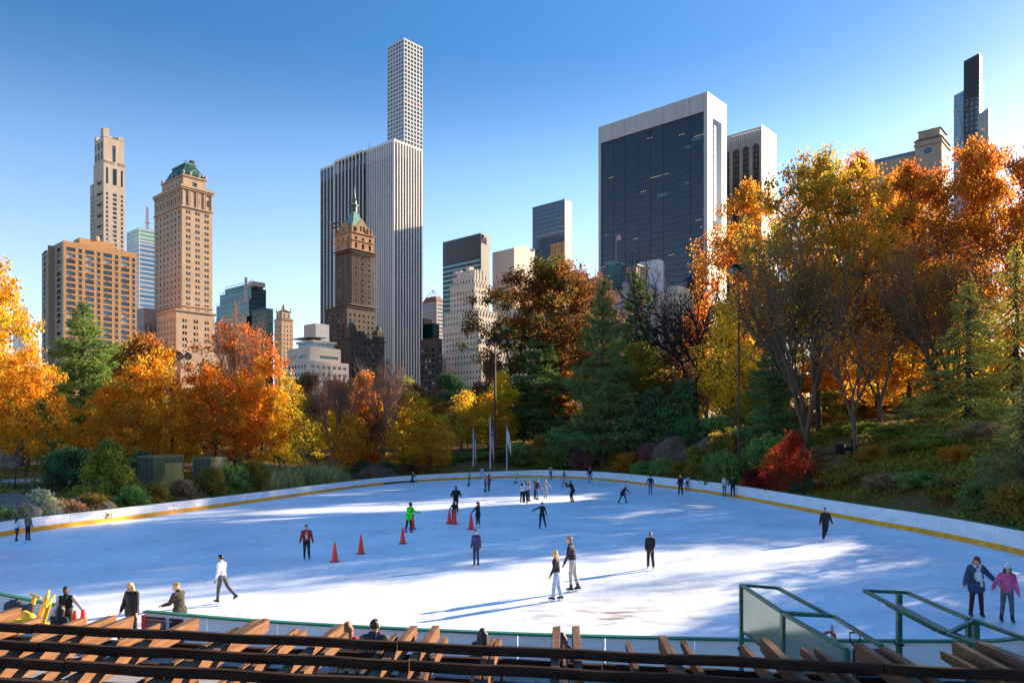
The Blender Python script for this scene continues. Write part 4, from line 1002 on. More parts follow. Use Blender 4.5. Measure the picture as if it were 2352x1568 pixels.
b = Bld('glass_annex','lower green glass wing with a bright edge right of the dark tapering tower',2272,610,seed=33)
zs=lambda v:b.z(v,610); Y=b.fy(0,2246); q=MB(); q.add([(0,0,0),(4,0,0),(4,Y,0),(0,Y,0),(0,0,zs(247)),(4,0,zs(247)),(4,Y,zs(256)),(0,Y,zs(256))],[(3,2,1,0),(4,5,6,7),(0,1,5,4),(1,2,6,5),(2,3,7,6),(3,0,4,7)])
b.part('curtain_wall',q,gridmat('olive glass',(.13,.17,.16),(.2,.24,.22),(.26,.27,.24),3,4,.25,.15)); b.done({})
# --- far left glass slab
b = Bld('glass_building','pale glass building glimpsed between the golden trees at the left edge',55,560,seed=34)
zs=lambda v:b.z(v,560); q=MB(); q.box(0,b.fx(0,64),0,b.fy(0,30),0,zs(706)); b.part('curtain_wall',q,gridmat('pale ribbed glass',(.2,.28,.32),(.26,.33,.36),(.4,.42,.42),1.6,300,.25,.2)); b.done({})
# ---------------------------------------------------------------- trees
def tubes_mesh(name, P, par, rad, n=5):
    idx = np.array([i for i in range(len(P)) if par[i] >= 0]); pa = np.array(par)[idx]
    a = P[pa]; b = P[idx]; d = b-a; L = np.linalg.norm(d,axis=1,keepdims=True)+1e-9; d = d/L
    up = np.where(np.abs(d[:,2:3])>.9, np.array([[1.,0,0]]), np.array([[0,0,1.]]))
    s = np.cross(d,up); s /= np.linalg.norm(s,axis=1,keepdims=True)+1e-9; t = np.cross(s,d)
    ra = np.minimum(rad[pa], rad[idx]*1.6)[:,None]; rb = rad[idx][:,None]
    V = []
    for k in range(n):
        c,sn = math.cos(2*math.pi*k/n), math.sin(2*math.pi*k/n); o = s*c+t*sn
        V.append((a+o*ra)); V.append(b+d*np.minimum(.02,L*.1)+o*rb)
    V = np.stack(V,1)                       # (E,2n,3)
    E = len(idx); base = (np.arange(E)*2*n)[:,None]; f = []
    for k in range(n):
        k2 = (k+1)%n; f.append(base+np.array([[2*k,2*k2,2*k2+1,2*k+1]]))
    f = np.concatenate(f,0)
    return quads_mesh(name, V.reshape(-1,3), f, True)
def quads_mesh(name, V, Fq, smooth=False):
    me = bpy.data.meshes.new(name); nv=len(V); nf=len(Fq)
    me.vertices.add(nv); me.vertices.foreach_set('co', np.asarray(V,np.float32).ravel())
    me.loops.add(nf*4); me.loops.foreach_set('vertex_index', np.asarray(Fq,np.int32).ravel())
    me.polygons.add(nf); me.polygons.foreach_set('loop_start', np.arange(nf,dtype=np.int32)*4)
    me.polygons.foreach_set('loop_total', np.full(nf,4,np.int32))
    if smooth: me.polygons.foreach_set('use_smooth', np.ones(nf,bool))
    me.update(calc_edges=True); return me
def leaves_mesh(name, C, size, rng, aspect=.62, flat=.35, dirs=None, vary=.35):
    """one kinked diamond per leaf clump"""
    n = len(C); nrm = rng.normal(size=(n,3)); nrm[:,2] = nrm[:,2]*.7+flat*2; nrm /= np.linalg.norm(nrm,axis=1,keepdims=True)
    if dirs is None: dr = rng.normal(size=(n,3))
    else: dr = dirs+rng.normal(size=(n,3))*.35
    dr -= nrm*(dr*nrm).sum(1,keepdims=True); dr /= np.linalg.norm(dr,axis=1,keepdims=True)+1e-9
    sd = np.cross(nrm,dr); s = (size*(1+vary*(rng.random(n)*2-1)))[:,None] if np.isscalar(size) else size[:,None]
    V = np.stack([C-dr*s*.5, C+sd*s*aspect*.5+nrm*s*.10-dr*s*.05, C+dr*s*.5, C-sd*s*aspect*.5+nrm*s*.10-dr*s*.05],1).reshape(-1,3)
    return quads_mesh(name, V, np.arange(n*4).reshape(-1,4))
def skeleton(tips, trunk, rng, step, jit=.07, lift=.25):
    P = [np.array(p,float) for p in trunk]; par = [-1]+list(range(len(trunk)-1)); base = np.array(trunk[-1])
    order = np.argsort(np.linalg.norm(tips-base,axis=1)); tipn = []
    arr = np.array(P); dist = np.linalg.norm(arr-base,axis=1)
    cap = len(tips)*14+100; A = np.zeros((cap,3)); D = np.zeros(cap); n = len(P); A[:n] = arr
    D[:n] = [-(len(trunk)-1-i)*.3 for i in range(n)]
    for ti in order:
        t = tips[ti]; dt = np.linalg.norm(t-base)
        d = np.linalg.norm(A[:n]-t,axis=1); dz = A[:n,2]-t[2]
        cost = d+np.where(dz>0,dz*1.2,0)+np.where(D[:n]>dt,50,0)+.12*D[:n]
        j = int(np.argmin(cost)); a = A[j].copy(); L = np.linalg.norm(t-a); k = max(1,min(12,int(L/step)))
        prev = j; off = rng.normal(size=3)*L*jit
        for q in range(1,k+1):
            f = q/k; p = a+(t-a)*f+off*math.sin(math.pi*f)+np.array([0,0,-lift*L*math.sin(math.pi*f)*.35])+ (rng.normal(size=3)*step*.08 if q<k else 0)
            A[n] = p; D[n] = np.linalg.norm(p-base); par.append(prev); prev = n; n += 1
        tipn.append(prev)
    return A[:n].copy(), par, tipn
def pipe_radii(P, par, tipn, rtip, ex=2.3):
    c = np.zeros(len(P)); 
    for t in tipn: c[t] += 1
    for i in range(len(P)-1,-1,-1):
        if par[i] >= 0: c[par[i]] += c[i]
    return rtip*np.maximum(c,1)**(1/ex)
def lobes(rng, n, R_, z0, z1, prof, k, shell=.55):
    """cluster centres on the skins of k lobes inside an envelope prof(t)->radius fraction"""
    L = []
    for i in range(k):
        t = (i+.5)/k; t = min(1,max(0,t+rng.normal()*.08)); a = i*2.4+rng.normal()*.4; r = R_*prof(t)*(.62 if t<.9 else .3)*(.75+.4*rng.random())
        L.append((r*math.cos(a), r*math.sin(a), z0+(z1-z0)*t, R_*prof(t)*(.45+.25*rng.random())+R_*.08))
    L = np.array(L); out = []
    while len(out) < n:
        l = L[rng.integers(k)]; v = rng.normal(size=3); v /= np.linalg.norm(v); r = l[3]*(shell+(1-shell)*rng.random()**.5)
        p = l[:3]+v*r*np.array([1,1,.75]); t = (p[2]-z0)/(z1-z0)
        if -.02 < t < 1.05 and math.hypot(p[0],p[1]) < R_*prof(min(1,max(0,t)))*1.15+.1*R_: out.append(p)
    return np.array(out)
TM = {}
def broad(key, seed, H, R_, clear, nclus, nleaf, lsize, csize, prof=None, k=14, stems=1, rtip=.02, flat=.3, shell=.55, twigs=True):
    rng = np.random.default_rng(seed); prof = prof or (lambda t: math.sin(math.pi*(.16+.78*t))**.7)
    tips = lobes(rng, nclus, R_, clear, H*.97, prof, k, shell)
    th = clear+(H-clear)*.25
    trunk = [(0,0,-.5),(0,0,0)]+[(rng.normal()*.04*H*i/6, rng.normal()*.04*H*i/6, th*i/6) for i in range(1,7)]
    P, par, tn = skeleton(tips, trunk, rng, R_*.13)
    rad = pipe_radii(P, par, tn, rtip*H/15)
    rad[0] *= 1.5
    tm = tubes_mesh(key+'_wood', P, par, rad)
    C = np.repeat(tips, nleaf, 0); C = C+rng.normal(size=C.shape)*np.array([csize,csize,csize*.62])
    C = C[C[:,2]>clear*.55]
    lm = leaves_mesh(key+'_leaf', C, lsize, rng, flat=flat)
    TM[key] = (tm, lm, H, R_)
def forked(key, seed, H, R_, clear, stems, levels, nleaf, lsize, spread=24, rise=.10, r0=None, leafz=.0, lean=14, ratio=.74, wob=.10, kids=(2,3)):
    """limbs that fork again and again, each fork thinner and shorter, tips turning up (or out when rise is small)"""
    rng = np.random.default_rng(seed); P=[np.array((0,0,-.5)),np.zeros(3)]; par=[-1,0]; r0=r0 or H*.019; rad=[r0*1.3,r0*1.15]; tips=[]
    def unit(v): return v/(np.linalg.norm(v)+1e-9)
    def grow(prev,p,d,L,r,lev):
        n=3 if lev<levels-1 else 2
        for q in range(n):
            d=unit(d+rng.normal(size=3)*wob+np.array([0,0,rise])); p=p+d*L/n; P.append(p); par.append(prev); prev=len(P)-1; rad.append(max(H*.00055,r*(1-.30*(q+1)/n)))
            if lev>=1 and q<n-1 and rng.random()<.55 and lev<levels:
                a=unit(np.cross(d,rng.normal(size=3))); grow(prev,p,unit(d+a*math.tan(R(spread*1.5))),L*.62,r*.45,min(levels,lev+2))
        if lev>=levels: tips.append(prev); return
        k=rng.integers(kids[0],kids[1]+1); ph=rng.random()*6.28; b=unit(np.cross(d,np.array([.3,.2,1]))); c=np.cross(d,b)
        for i_ in range(k):
            a=ph+6.283*i_/k+rng.normal()*.25; s_=math.tan(R(spread*(.6+.7*rng.random()))); grow(prev,p,unit(d+(b*math.cos(a)+c*math.sin(a))*s_),L*ratio*(.8+.4*rng.random()),r*.70*(.62 if k>2 else .74)/.70,lev+1)
    prev=1; p=np.zeros(3)
    for q in range(3): p=p+np.array([rng.normal()*.02*H*.3,rng.normal()*.02*H*.3,clear/3]); P.append(p); par.append(prev); prev=len(P)-1; rad.append(r0*(1.05-.08*q))
    L0=(H-clear)*(1-ratio)/(1-ratio**(levels+1))*1.08
    for i_ in range(stems):
        a=6.283*i_/stems+rng.normal()*.3; s_=math.tan(R(lean*(.6+.8*rng.random()))) if stems>1 else .05; grow(prev,p,unit(np.array([math.cos(a)*s_,math.sin(a)*s_,1])),L0*(.85+.3*rng.random()),r0*(.62 if stems>1 else .95),0)
    P=np.array(P); rad=np.array(rad); top=np.percentile(P[:,2],99.7); P[:,2]*=H/top; rr=np.percentile(np.hypot(P[:,0],P[:,1]),97); P[:,:2]*=R_/rr
    tm=tubes_mesh(key+'_wood',P,par,rad,4)
    T=np.array(tips); T=T[P[T,2]>clear+(H-clear)*leafz]; ids=T[rng.integers(0,len(T),nleaf)]; C=P[ids]+rng.normal(size=(nleaf,3))*H*.016
    TM[key]=(tm,leaves_mesh(key+'_leaf',C,lsize,rng),H,R_); return len(P)
def pine(key, seed, H, R_, clear, tiers, nb, dens, lsize, droop=.05, irr=.45, tipup=.12, prof=None, thick=.035, lean=1.0, aspect=.22):
    rng = np.random.default_rng(seed); prof = prof or (lambda t: (1-t)**.75*(.75+.25*math.sin(t*9)))
    P=[np.array((0,0,-.5)),np.array((0.,0,0))]; par=[-1,0]; rad=[.026*H*.9,.022*H]; C=[]; Dr=[]
    nt=24
    for i in range(1,nt+1):
        P.append(np.array((math.sin(i*.7)*.004*H,math.cos(i*.9)*.004*H,H*i/nt))); par.append(len(P)-2); rad.append(.022*H*(1-i/nt)**.8+.006*H*.3)
    for k in range(tiers):
        t=(k+.5)/tiers; z=clear+(H-clear)*(t**.92); n=max(3,int(nb*(1.15-.5*t))); a0=rng.random()*6.28
        for j in range(n):
            a=a0+6.283*j/n+rng.normal()*.18; L=R_*max(.05,prof(t))*(.95-irr*.5+irr*rng.random())
            if rng.random()<.08: continue
            ti=1+int(round(z/H*nt)); s=np.array([0,0,z+rng.normal()*H*.008]); prev=min(ti,nt+1)
            dirv=np.array([math.cos(a),math.sin(a),0]); sidev=np.array([-dirv[1],dirv[0],0]); pts=[]
            for q in range(1,7):
                f=q/6; p=s+dirv*L*f+np.array([0,0,-droop*L*math.sin(f*2.2)*1.3+tipup*L*f*f*(1.3*t+.2)]); P.append(p); par.append(prev); rad.append(.0035*H*(1.15-f)); prev=len(P)-1; pts.append(p)
            m=int(dens*(L/R_)**1.25)+14; f=.22+.8*rng.random(m)**.75; c=s+dirv*(L*f)[:,None]; c[:,2]+= -droop*L*np.sin(np.minimum(f,1)*2.2)*1.3+tipup*L*f*f*(1.3*t+.2)
            w=L*.30*np.sin(np.clip((f-.1)/1.0,0,1)*math.pi)**.6+.04*R_
            off=rng.normal(size=m)*w*.55; c+=sidev*off[:,None]; c[:,2]+=rng.normal(size=m)*thick*R_*1.1+thick*R_*.6-np.abs(off)*.10*lean
            C.append(c); Dr.append(np.repeat(dirv[None],m,0)+sidev*(np.sign(off)*.7)[:,None]+np.array([0,0,.25*(1 if lean>0 else -2)]))
    tm=tubes_mesh(key+'_wood',np.array(P),par,np.array(rad)); C=np.concatenate(C); Dr=np.concatenate(Dr)
    TM[key]=(tm,leaves_mesh(key+'_leaf',C,lsize,rng,aspect=aspect,dirs=Dr,flat=.5),H,R_)
rnd_np = np.random.default_rng(3)
dome=lambda t: math.sqrt(max(0,1-(max(0,t-.35)/.66)**2))*(.62+.38*min(1,t/.35))
broad('oak',1,20,9,5.5,220,62,.38,.62,prof=dome,k=18)
broad('maple',2,16,8,2.2,240,66,.36,.56,prof=lambda t: math.sqrt(max(0,1-(max(0,t-.3)/.71)**2))*(.75+.25*min(1,t/.3)),k=18)
broad('maple2',3,15,7,3.0,190,62,.36,.52,k=13)
broad('flame',4,12,3.6,1.5,110,80,.33,.45,prof=lambda t:math.sin(math.pi*(.2+.72*t))**.8,k=11)
broad('airy',5,14,6,3.0,130,40,.36,.75,k=11,rtip=.024)
broad('bigoak',6,26,12,9,380,92,.40,.66,prof=dome,k=24)
broad('hilltree',7,24,10,7,280,80,.36,.64,prof=dome,k=20,rtip=.022)
broad('darkround',8,14,6.5,2.5,150,110,.42,.7,k=12)
forked('twig',11,18,8,2.2,6,6,5000,.26,spread=19,rise=.07,leafz=.45,lean=20,ratio=.80)
forked('twigb',15,18,8,3.0,4,6,3800,.26,spread=22,rise=.05,leafz=.35,lean=22,ratio=.80)
forked('twig2',12,15,5,3.4,3,6,1900,.28,spread=20,rise=.06,leafz=.2,lean=16,ratio=.78)
forked('bare',13,18,10,4.2,4,6,60,.28,spread=30,rise=.015,lean=34,ratio=.80,wob=.17,r0=.42)
forked('barev',14,13,5,3.4,4,6,40,.26,spread=17,rise=.08,lean=18,ratio=.78)
pine('whitepine',21,22,6.5,2.0,19,7,540,.50,prof=lambda t:(1-t)**.62*(.8+.2*math.sin(t*17))+.03)
pine('whitepine2',22,24,7,2.0,20,7,560,.50,prof=lambda t:(1-t)**.8*(.84+.16*math.sin(t*21))+.03)
pine('hemlock',23,20,6.5,1.5,26,6,330,.34,irr=.95,droop=.22,tipup=-.10,thick=.03,lean=-.6,prof=lambda t:(1-t)**.7+.02,aspect=.3)
pine('hemlock2',24,18,7,1.0,22,6,340,.32,irr=1.0,droop=.25,tipup=-.14,thick=.03,lean=-.6,prof=lambda t:(1-t)**.6+.03,aspect=.3)
pine('spruce',25,6,2.4,.1,16,9,110,.20,prof=lambda t:(1-t)**.8+.04)
# shrubs
def shrub(key, seed, H, R_, n, lsize, k=9, prof=None, csize=.22, nl=42):
    broad(key, seed, H, R_, .12, n, nl, lsize, csize, prof=prof or (lambda t: math.sqrt(max(0,1-t*t*.98))), k=k, rtip=.03, shell=.6)
shrub('shrub',31,2.2,1.9,130,.20); shrub('shrub2',32,2.0,2.4,140,.20,k=12); shrub('shrub3',33,3.0,1.6,120,.19,prof=lambda t:math.sin(math.pi*(.3+.66*t)))
shrub('conebush',34,4.2,2.5,240,.22,k=14,prof=lambda t:(1-t)**.7*.95+.06,csize=.24,nl=46)
shrub('japmaple',35,3.2,3.4,150,.22,k=13,csize=.30,nl=26)
def reeds(key, seed, n, R_, H):
    rng=np.random.default_rng(seed); V=[]; 
    a=rng.random(n)*6.283; r=R_*np.sqrt(rng.random(n)); b=np.stack([r*np.cos(a),r*np.sin(a),np.zeros(n)],1)
    h=H*(.25+.75*rng.random(n)**1.3)*(1.05-.55*(r/R_)**2); ln=rng.normal(size=(n,2))*.42; wd=.045+.03*rng.random(n); th=rng.random(n)*6.283
    w=np.stack([np.cos(th)*wd,np.sin(th)*wd,np.zeros(n)],1); m=b+np.stack([ln[:,0]*h*.35,ln[:,1]*h*.35,h*.6],1); t=b+np.stack([ln[:,0]*h,ln[:,1]*h,h*.95],1)
    V=np.stack([b-w,b+w,m+w*.8,m-w*.8,m-w*.8,m+w*.8,t+w*.1,t-w*.1],1).reshape(-1,3); TM[key]=(None,quads_mesh(key,V,np.arange(n*8).reshape(-1,4)),H,R_)
reeds('reeds',41,1100,2.2,1.8)

BARK=mat('brown bark',(.075,.052,.038),.95,.3,2.0,streak=(1,1,.2),bump=.4); BARKD=mat('black bark',(.022,.018,.017),.95,.3,2.0); BARKT=mat('warm twig bark',(.27,.15,.095),.95,.25,2.0); BARKW=mat('brown twigs',(.15,.10,.06),.95,.3,1.5); BARKG=mat('grey bark',(.12,.10,.08),.95,.3,1.5,bump=.4)
LV={}
def lv(k,a,b,c,**kw):
    g=kw.pop('gain',2.9 if max(a)<.15 else 1.8 if max(a)<.3 else 1.65); f=lambda c:tuple(min(.85,x*g) for x in c)
    LV[k]=leafmat(k+' leaves',f(a),f(b),f(c),**kw)
lv('gold',(.62,.27,.02),(.50,.16,.012),(.42,.26,.03)); lv('golden green',(.46,.25,.02),(.56,.28,.02),(.32,.27,.02)); lv('yellow',(.74,.42,.02),(.64,.30,.015),(.55,.36,.03))
lv('orange',(.60,.19,.018),(.45,.11,.012),(.55,.26,.02)); lv('red orange',(.42,.085,.014),(.50,.15,.015),(.22,.10,.02)); lv('rust',(.24,.075,.018),(.30,.11,.02),(.13,.07,.018))
lv('russet green',(.17,.035,.012),(.12,.085,.02),(.07,.09,.02),scale=.16,gain=1.4); lv('olive',(.13,.12,.02),(.19,.13,.02),(.07,.085,.018)); lv('hill mix',(.40,.17,.02),(.22,.16,.022),(.50,.16,.018),scale=.2,gain=1.65)
lv('hill green',(.15,.165,.025),(.27,.20,.025),(.46,.20,.02),scale=.2,gain=1.65); lv('hill red',(.36,.09,.015),(.26,.08,.015),(.34,.18,.02),scale=.22)
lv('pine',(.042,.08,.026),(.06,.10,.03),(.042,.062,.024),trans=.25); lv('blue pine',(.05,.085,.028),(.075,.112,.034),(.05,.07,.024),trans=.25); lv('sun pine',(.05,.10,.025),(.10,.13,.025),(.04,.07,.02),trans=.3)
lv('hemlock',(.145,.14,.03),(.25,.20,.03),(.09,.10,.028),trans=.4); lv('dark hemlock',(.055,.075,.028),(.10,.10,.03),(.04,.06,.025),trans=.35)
lv('dark green',(.022,.05,.02),(.035,.07,.022),(.02,.04,.02),trans=.2); lv('bush green',(.06,.11,.025),(.09,.12,.03),(.05,.075,.02),trans=.3,scale=.8); lv('yellow green',(.20,.19,.025),(.13,.16,.025),(.09,.11,.02),trans=.35,scale=.6)
lv('sage',(.30,.33,.22),(.24,.27,.17),(.2,.22,.13),trans=.3); lv('crimson',(.34,.03,.02),(.48,.07,.02),(.16,.02,.02),trans=.5,scale=.5,gain=1.15); lv('purple',(.09,.03,.035),(.12,.045,.04),(.06,.03,.03),trans=.3)
lv('autumn bush',(.16,.11,.025),(.26,.13,.025),(.10,.10,.02),trans=.4,scale=.7); lv('brown bush',(.13,.075,.04),(.17,.10,.05),(.09,.06,.03),trans=.3); lv('reed',(.14,.13,.05),(.20,.17,.07),(.10,.11,.04),trans=.3); lv('dark red',(.10,.035,.022),(.14,.05,.025),(.07,.05,.02),trans=.35)
_trees = []
def tree(key, u, wpx, vtop, d, leaf, label, bark=None, cat='tree', name=None, group=None, rz=None, x=None, zb=None, sxy=None, thin=None):
    tm, lm, H, R_ = TM[key]
    while x is None and rink_sd((u-CU)/F*d,d)[0] < 3.2: d += .5
    X = (u-CU)/F*d if x is None else x
    zg = tz(X,d)-.15 if zb is None else zb; zt = CZ-(vtop-HV)/F*d; sz = (zt-zg)/H; s = sxy or (wpx/F*d)/(2*R_)
    nm = name or ('pine_tree' if 'pine' in key or key=='spruce' else 'hemlock_tree' if 'hemlock' in key else 'bare_tree' if key in('bare','barev','twig2','twig','twigb') else 'tree')
    r = empty(nm, (X,d,zg), rnd.random()*6.28 if rz is None else rz, label, cat, group); r.scale = (s,s,sz)
    if tm: mesh_obj('trunk', tm, bark or BARK, r)
    o = mesh_obj('crown', lm, LV[leaf], r)
    _trees.append(r); return r
def bush(key, u, wpx, vtop, d, leaf, label, hb=None, cat='shrub', name='shrub', group=None):
    tm, lm, H, R_ = TM[key]; s=(wpx/F*d)/(2*R_)
    while rink_sd((u-CU)/F*d,d)[0] < max(1.5,R_*s*.8+.5): d += .4
    X=(u-CU)/F*d; zg=tz(X,d)-.1; zt=CZ-(vtop-HV)/F*d; s=(wpx/F*d)/(2*R_)
    sz=max(min(1.25,s*R_*.9)/H,(zt-zg)/H); r=empty(name,(X,d,zg),rnd.random()*6.28,label,cat,group); r.scale=(s,s,sz)
    if tm: mesh_obj('stem',tm,BARK,r)
    mesh_obj('foliage',lm,LV[leaf],r); return r
OFF=[(40,43,10,'maple','hill mix'),(45,50,9,'maple2','olive'),(40,40,13,'hemlock','dark hemlock'),(45,42,14,'maple2','hill green'),(42,35.5,13,'whitepine','pine'),
     (47,34.5,14,'maple','gold'),(41,29,16,'maple','hill green'),(48,27,20,'oak','hill mix'),(40,22.5,19,'maple','gold'),(50,19,22,'oak','hill green'),(36,36,9,'twig2','rust'),(72,78,17,'twig2','rust'),(80,92,20,'twigb','rust'),(62,66,13,'barev','rust')]
OFFL=['maple with mixed orange leaves just outside the right edge, nearest the boards','olive maple outside the right edge behind the mixed orange one','shaded hemlock outside the right edge on the near slope',
 'green gold tree outside the right edge beside the hemlock','pine outside the right edge, half way along the near slope','golden maple outside the right edge behind the pine','green gold maple outside the right edge by the end of the terrace',
 'tall orange oak outside the right edge by the end of the terrace','golden maple outside the right edge, nearest the pergola','tallest green oak outside the right edge beside the pergola','thin rust twigged tree outside the right edge at the foot of the slope','bare twigged tree outside the right edge on the upper slope','taller bare twigged tree outside the right edge at the top of the slope','small bare vase shaped tree outside the right edge on the mid slope']
# ---------------------------------------------------------------- the planting, tree by tree (column, width, top row, distance)
# left bank
tree('maple',  -25,240,610,78,'golden green','large golden green maple filling the left edge of the view',BARKG)
tree('oak',  -60,230,575,88,'hill mix','tall orange topped tree cut by the left edge behind the golden maple')
tree('maple2', 60,180,800,74,'gold','broad golden tree with low sunlit boughs at the left edge above the path')
tree('whitepine2',190,320,695,90,'sun pine','tall dark green pine in front of the orange brick apartment block')
tree('darkround',330,170,783,112,'rust','rounded dark russet tree between the left pine and the hotel tower')
tree('darkround',290,150,800,118,'olive','dark olive tree half hidden right behind the left pine')
tree('maple', 255,190,892,80,'gold','orange gold tree in front of the left pine, left one of a pair')
tree('maple2',365,200,808,84,'gold','tall golden tree rising beside the left lamp mast')
tree('maple', 415,150,930,92,'yellow','bright yellow low tree above the two green containers')
tree('oak',   540,230,745,94,'red orange','big red orange tree in front of the teal glass building')
tree('barev', 552,130,700,91,'rust','bare brown twigged treetop sticking out above the red orange tree',BARKT)
tree('maple2',490,170,845,86,'hill mix','olive and orange tree below the hotel tower, left of the red orange one')
tree('maple2',600,150,830,88,'orange','orange tree on the right flank of the red orange tree')
tree('airy',  655,110,865,98,'golden green','thin yellow green sapling tree below the white terraced block',BARKG)
tree('airy',  640,140,900,92,'yellow','loose yellow tree with pale stems above the reeds',BARKG)
tree('darkround',705,110,868,135,'dark red','dark brown red tree below the white terraced block')
tree('darkround',770,120,880,140,'rust','dark russet tree at the foot of the Gothic tower')
tree('barev', 765,170,850,103,'rust','leafless brown tree left of the orange flame tree',BARKT)
tree('barev', 880,170,822,107,'rust','leafless reddish tree with fine twigs right of the orange flame tree',BARKT)
tree('bare',  855,100,900,106,'orange','small dark trunked bare tree standing in the orange flame tree',BARK)
tree('maple2',765,150,925,108,'yellow','glowing yellow willowy tree left of the orange flame tree')
tree('flame', 838,88,865,110,'orange','slim flame shaped orange tree in the middle of the left bank')
tree('airy',  800,120,955,104,'gold','low golden tree just above the reeds, centre left')
tree('maple', 925,215,905,112,'golden green','round yellow green tree left of the three flagpoles')
tree('maple2',985,120,955,108,'gold','small golden tree on the right flank of the round yellow green one')
tree('maple2',960,110,885,135,'rust','pinkish brown tree behind the round yellow green tree')
tree('darkround',925,120,876,160,'olive','olive green treetop at the foot of the striped tower')
tree('darkround',1035,120,868,165,'dark green','dark green rounded tree at the foot of the white setback tower')
tree('twig2',1060,130,900,140,'olive','thin olive thicket tree left of the three flagpoles',BARKT)
tree('airy', 1075,110,905,130,'golden green','small golden green tree behind the left flagpole')
tree('darkround',1128,90,838,150,'dark red','dark red tree beside the centre lamp mast')
tree('flame',1150,80,862,140,'yellow','bright yellow tree lit from behind right of the centre lamp mast')
tree('maple2',1120,120,900,136,'gold','orange yellow tree below the dark red tree by the centre lamp mast')
# centre and right behind the flagpoles
tree('bigoak',1250,330,600,158,'russet green','large red topped oak in the centre in front of the white setback tower',BARKD,rz=.4)
tree('oak',  1345,190,618,162,'dark red','dark red tree merging with the right side of the central oak')
tree('whitepine',1240,215,765,146,'blue pine','broad low blue green pine below the central oak')
tree('whitepine2',1385,225,640,116,'blue pine','tall blue green pine right of the central oak')
tree('whitepine',1462,150,625,138,'sun pine','olive pine behind the tall blue green pine')
tree('bare', 1600,400,560,124,'rust','large leafless black tree in front of the black glass slab',BARKD)
tree('bare', 1560,260,600,134,'rust','smaller leafless black tree behind the large leafless one',BARKD)
tree('airy',1678,140,690,108,'yellow','airy bright yellow tree behind the tall lamp mast')
tree('maple2',1605,110,700,140,'orange','salmon orange tree seen through the bare black tree')
tree('twig2',1520,190,760,132,'olive','brown olive thicket tree right of the tall blue green pine',BARKT)
tree('twig2',1620,200,790,126,'hill mix','brown twigged tree with few orange leaves under the yellow tree',BARKT)
tree('darkround',1470,150,800,128,'olive','dim olive tree behind the dark yews')
tree('darkround',1560,160,810,136,'hill mix','dim orange green tree below the bare black tree')
tree('maple2',1700,150,800,118,'olive','shaded olive tree right of the tall lamp mast base')
# right hill
tree('hilltree',1720,250,428,128,'hill mix','orange tipped tree forming the left shoulder of the right hill')
tree('bigoak',1880,340,352,91,'hill green','huge green and gold tree crowning the right hill',rz=2.1)
tree('hilltree',1975,240,362,130,'hill mix','tall orange green tree behind the huge green one on the hill')
tree('hilltree',2090,260,385,97,'hill red','red orange treetop below the oculus tower')
tree('bigoak',2230,330,332,98,'hill red','tall red orange tree below the dark tapering tower',rz=1.0)
tree('hilltree',2370,240,355,92,'hill mix','orange brown tree cut by the right edge of the view')
tree('oak', 2010,230,560,131,'gold','golden backlit tree behind the brown twiggy trees of the hill')
tree('oak', 2160,230,600,100,'yellow','yellow backlit tree behind the hemlocks on the right hill')
tree('maple2',2060,200,690,96,'gold','low golden tree glowing behind the trunks on the right hill')
tree('maple2',1940,200,730,124,'orange','orange tree glowing low between the trunks on the hill')
tree('whitepine',1775,170,735,86,'pine','green pine right of the tall lamp mast')
tree('twig',1850,330,505,80,'hill mix','multi stemmed brown twiggy tree with orange tips, nearest on the hill',BARKW,rz=.9)
tree('twigb',2020,250,545,88,'orange','brown twiggy tree with scattered orange leaves in the middle of the hill',BARKW)
tree('twig',2180,290,520,76,'hill mix','orange brown twiggy tree left of the right edge hemlocks',BARKW)
tree('twig2',1960,200,640,74,'orange','slender bare tree with a straight trunk beside the red maple',BARKW)
tree('hemlock',2225,240,640,70,'hemlock','sunlit feathery hemlock with golden drooping boughs on the right')
tree('hemlock2',2335,270,560,72,'hemlock','tall feathery hemlock cut by the right edge')
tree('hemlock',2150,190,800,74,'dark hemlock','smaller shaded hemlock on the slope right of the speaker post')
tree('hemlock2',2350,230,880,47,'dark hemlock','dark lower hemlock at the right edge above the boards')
# trees beyond the right edge of the view, whose shade falls on the ice
for k,(x,y,h,key,leaf) in enumerate(OFF):
    tm,lm,H,R_=TM[key]
    r=empty('shade_tree' if 'hem' not in key else 'hemlock_tree',(x,y,tz(x,y)-.2),k*1.7,OFFL[k],'tree',None); r.scale=(h/H*1.0,)*3
    mesh_obj('trunk',tm,BARK,r); mesh_obj('crown',lm,LV[leaf],r)
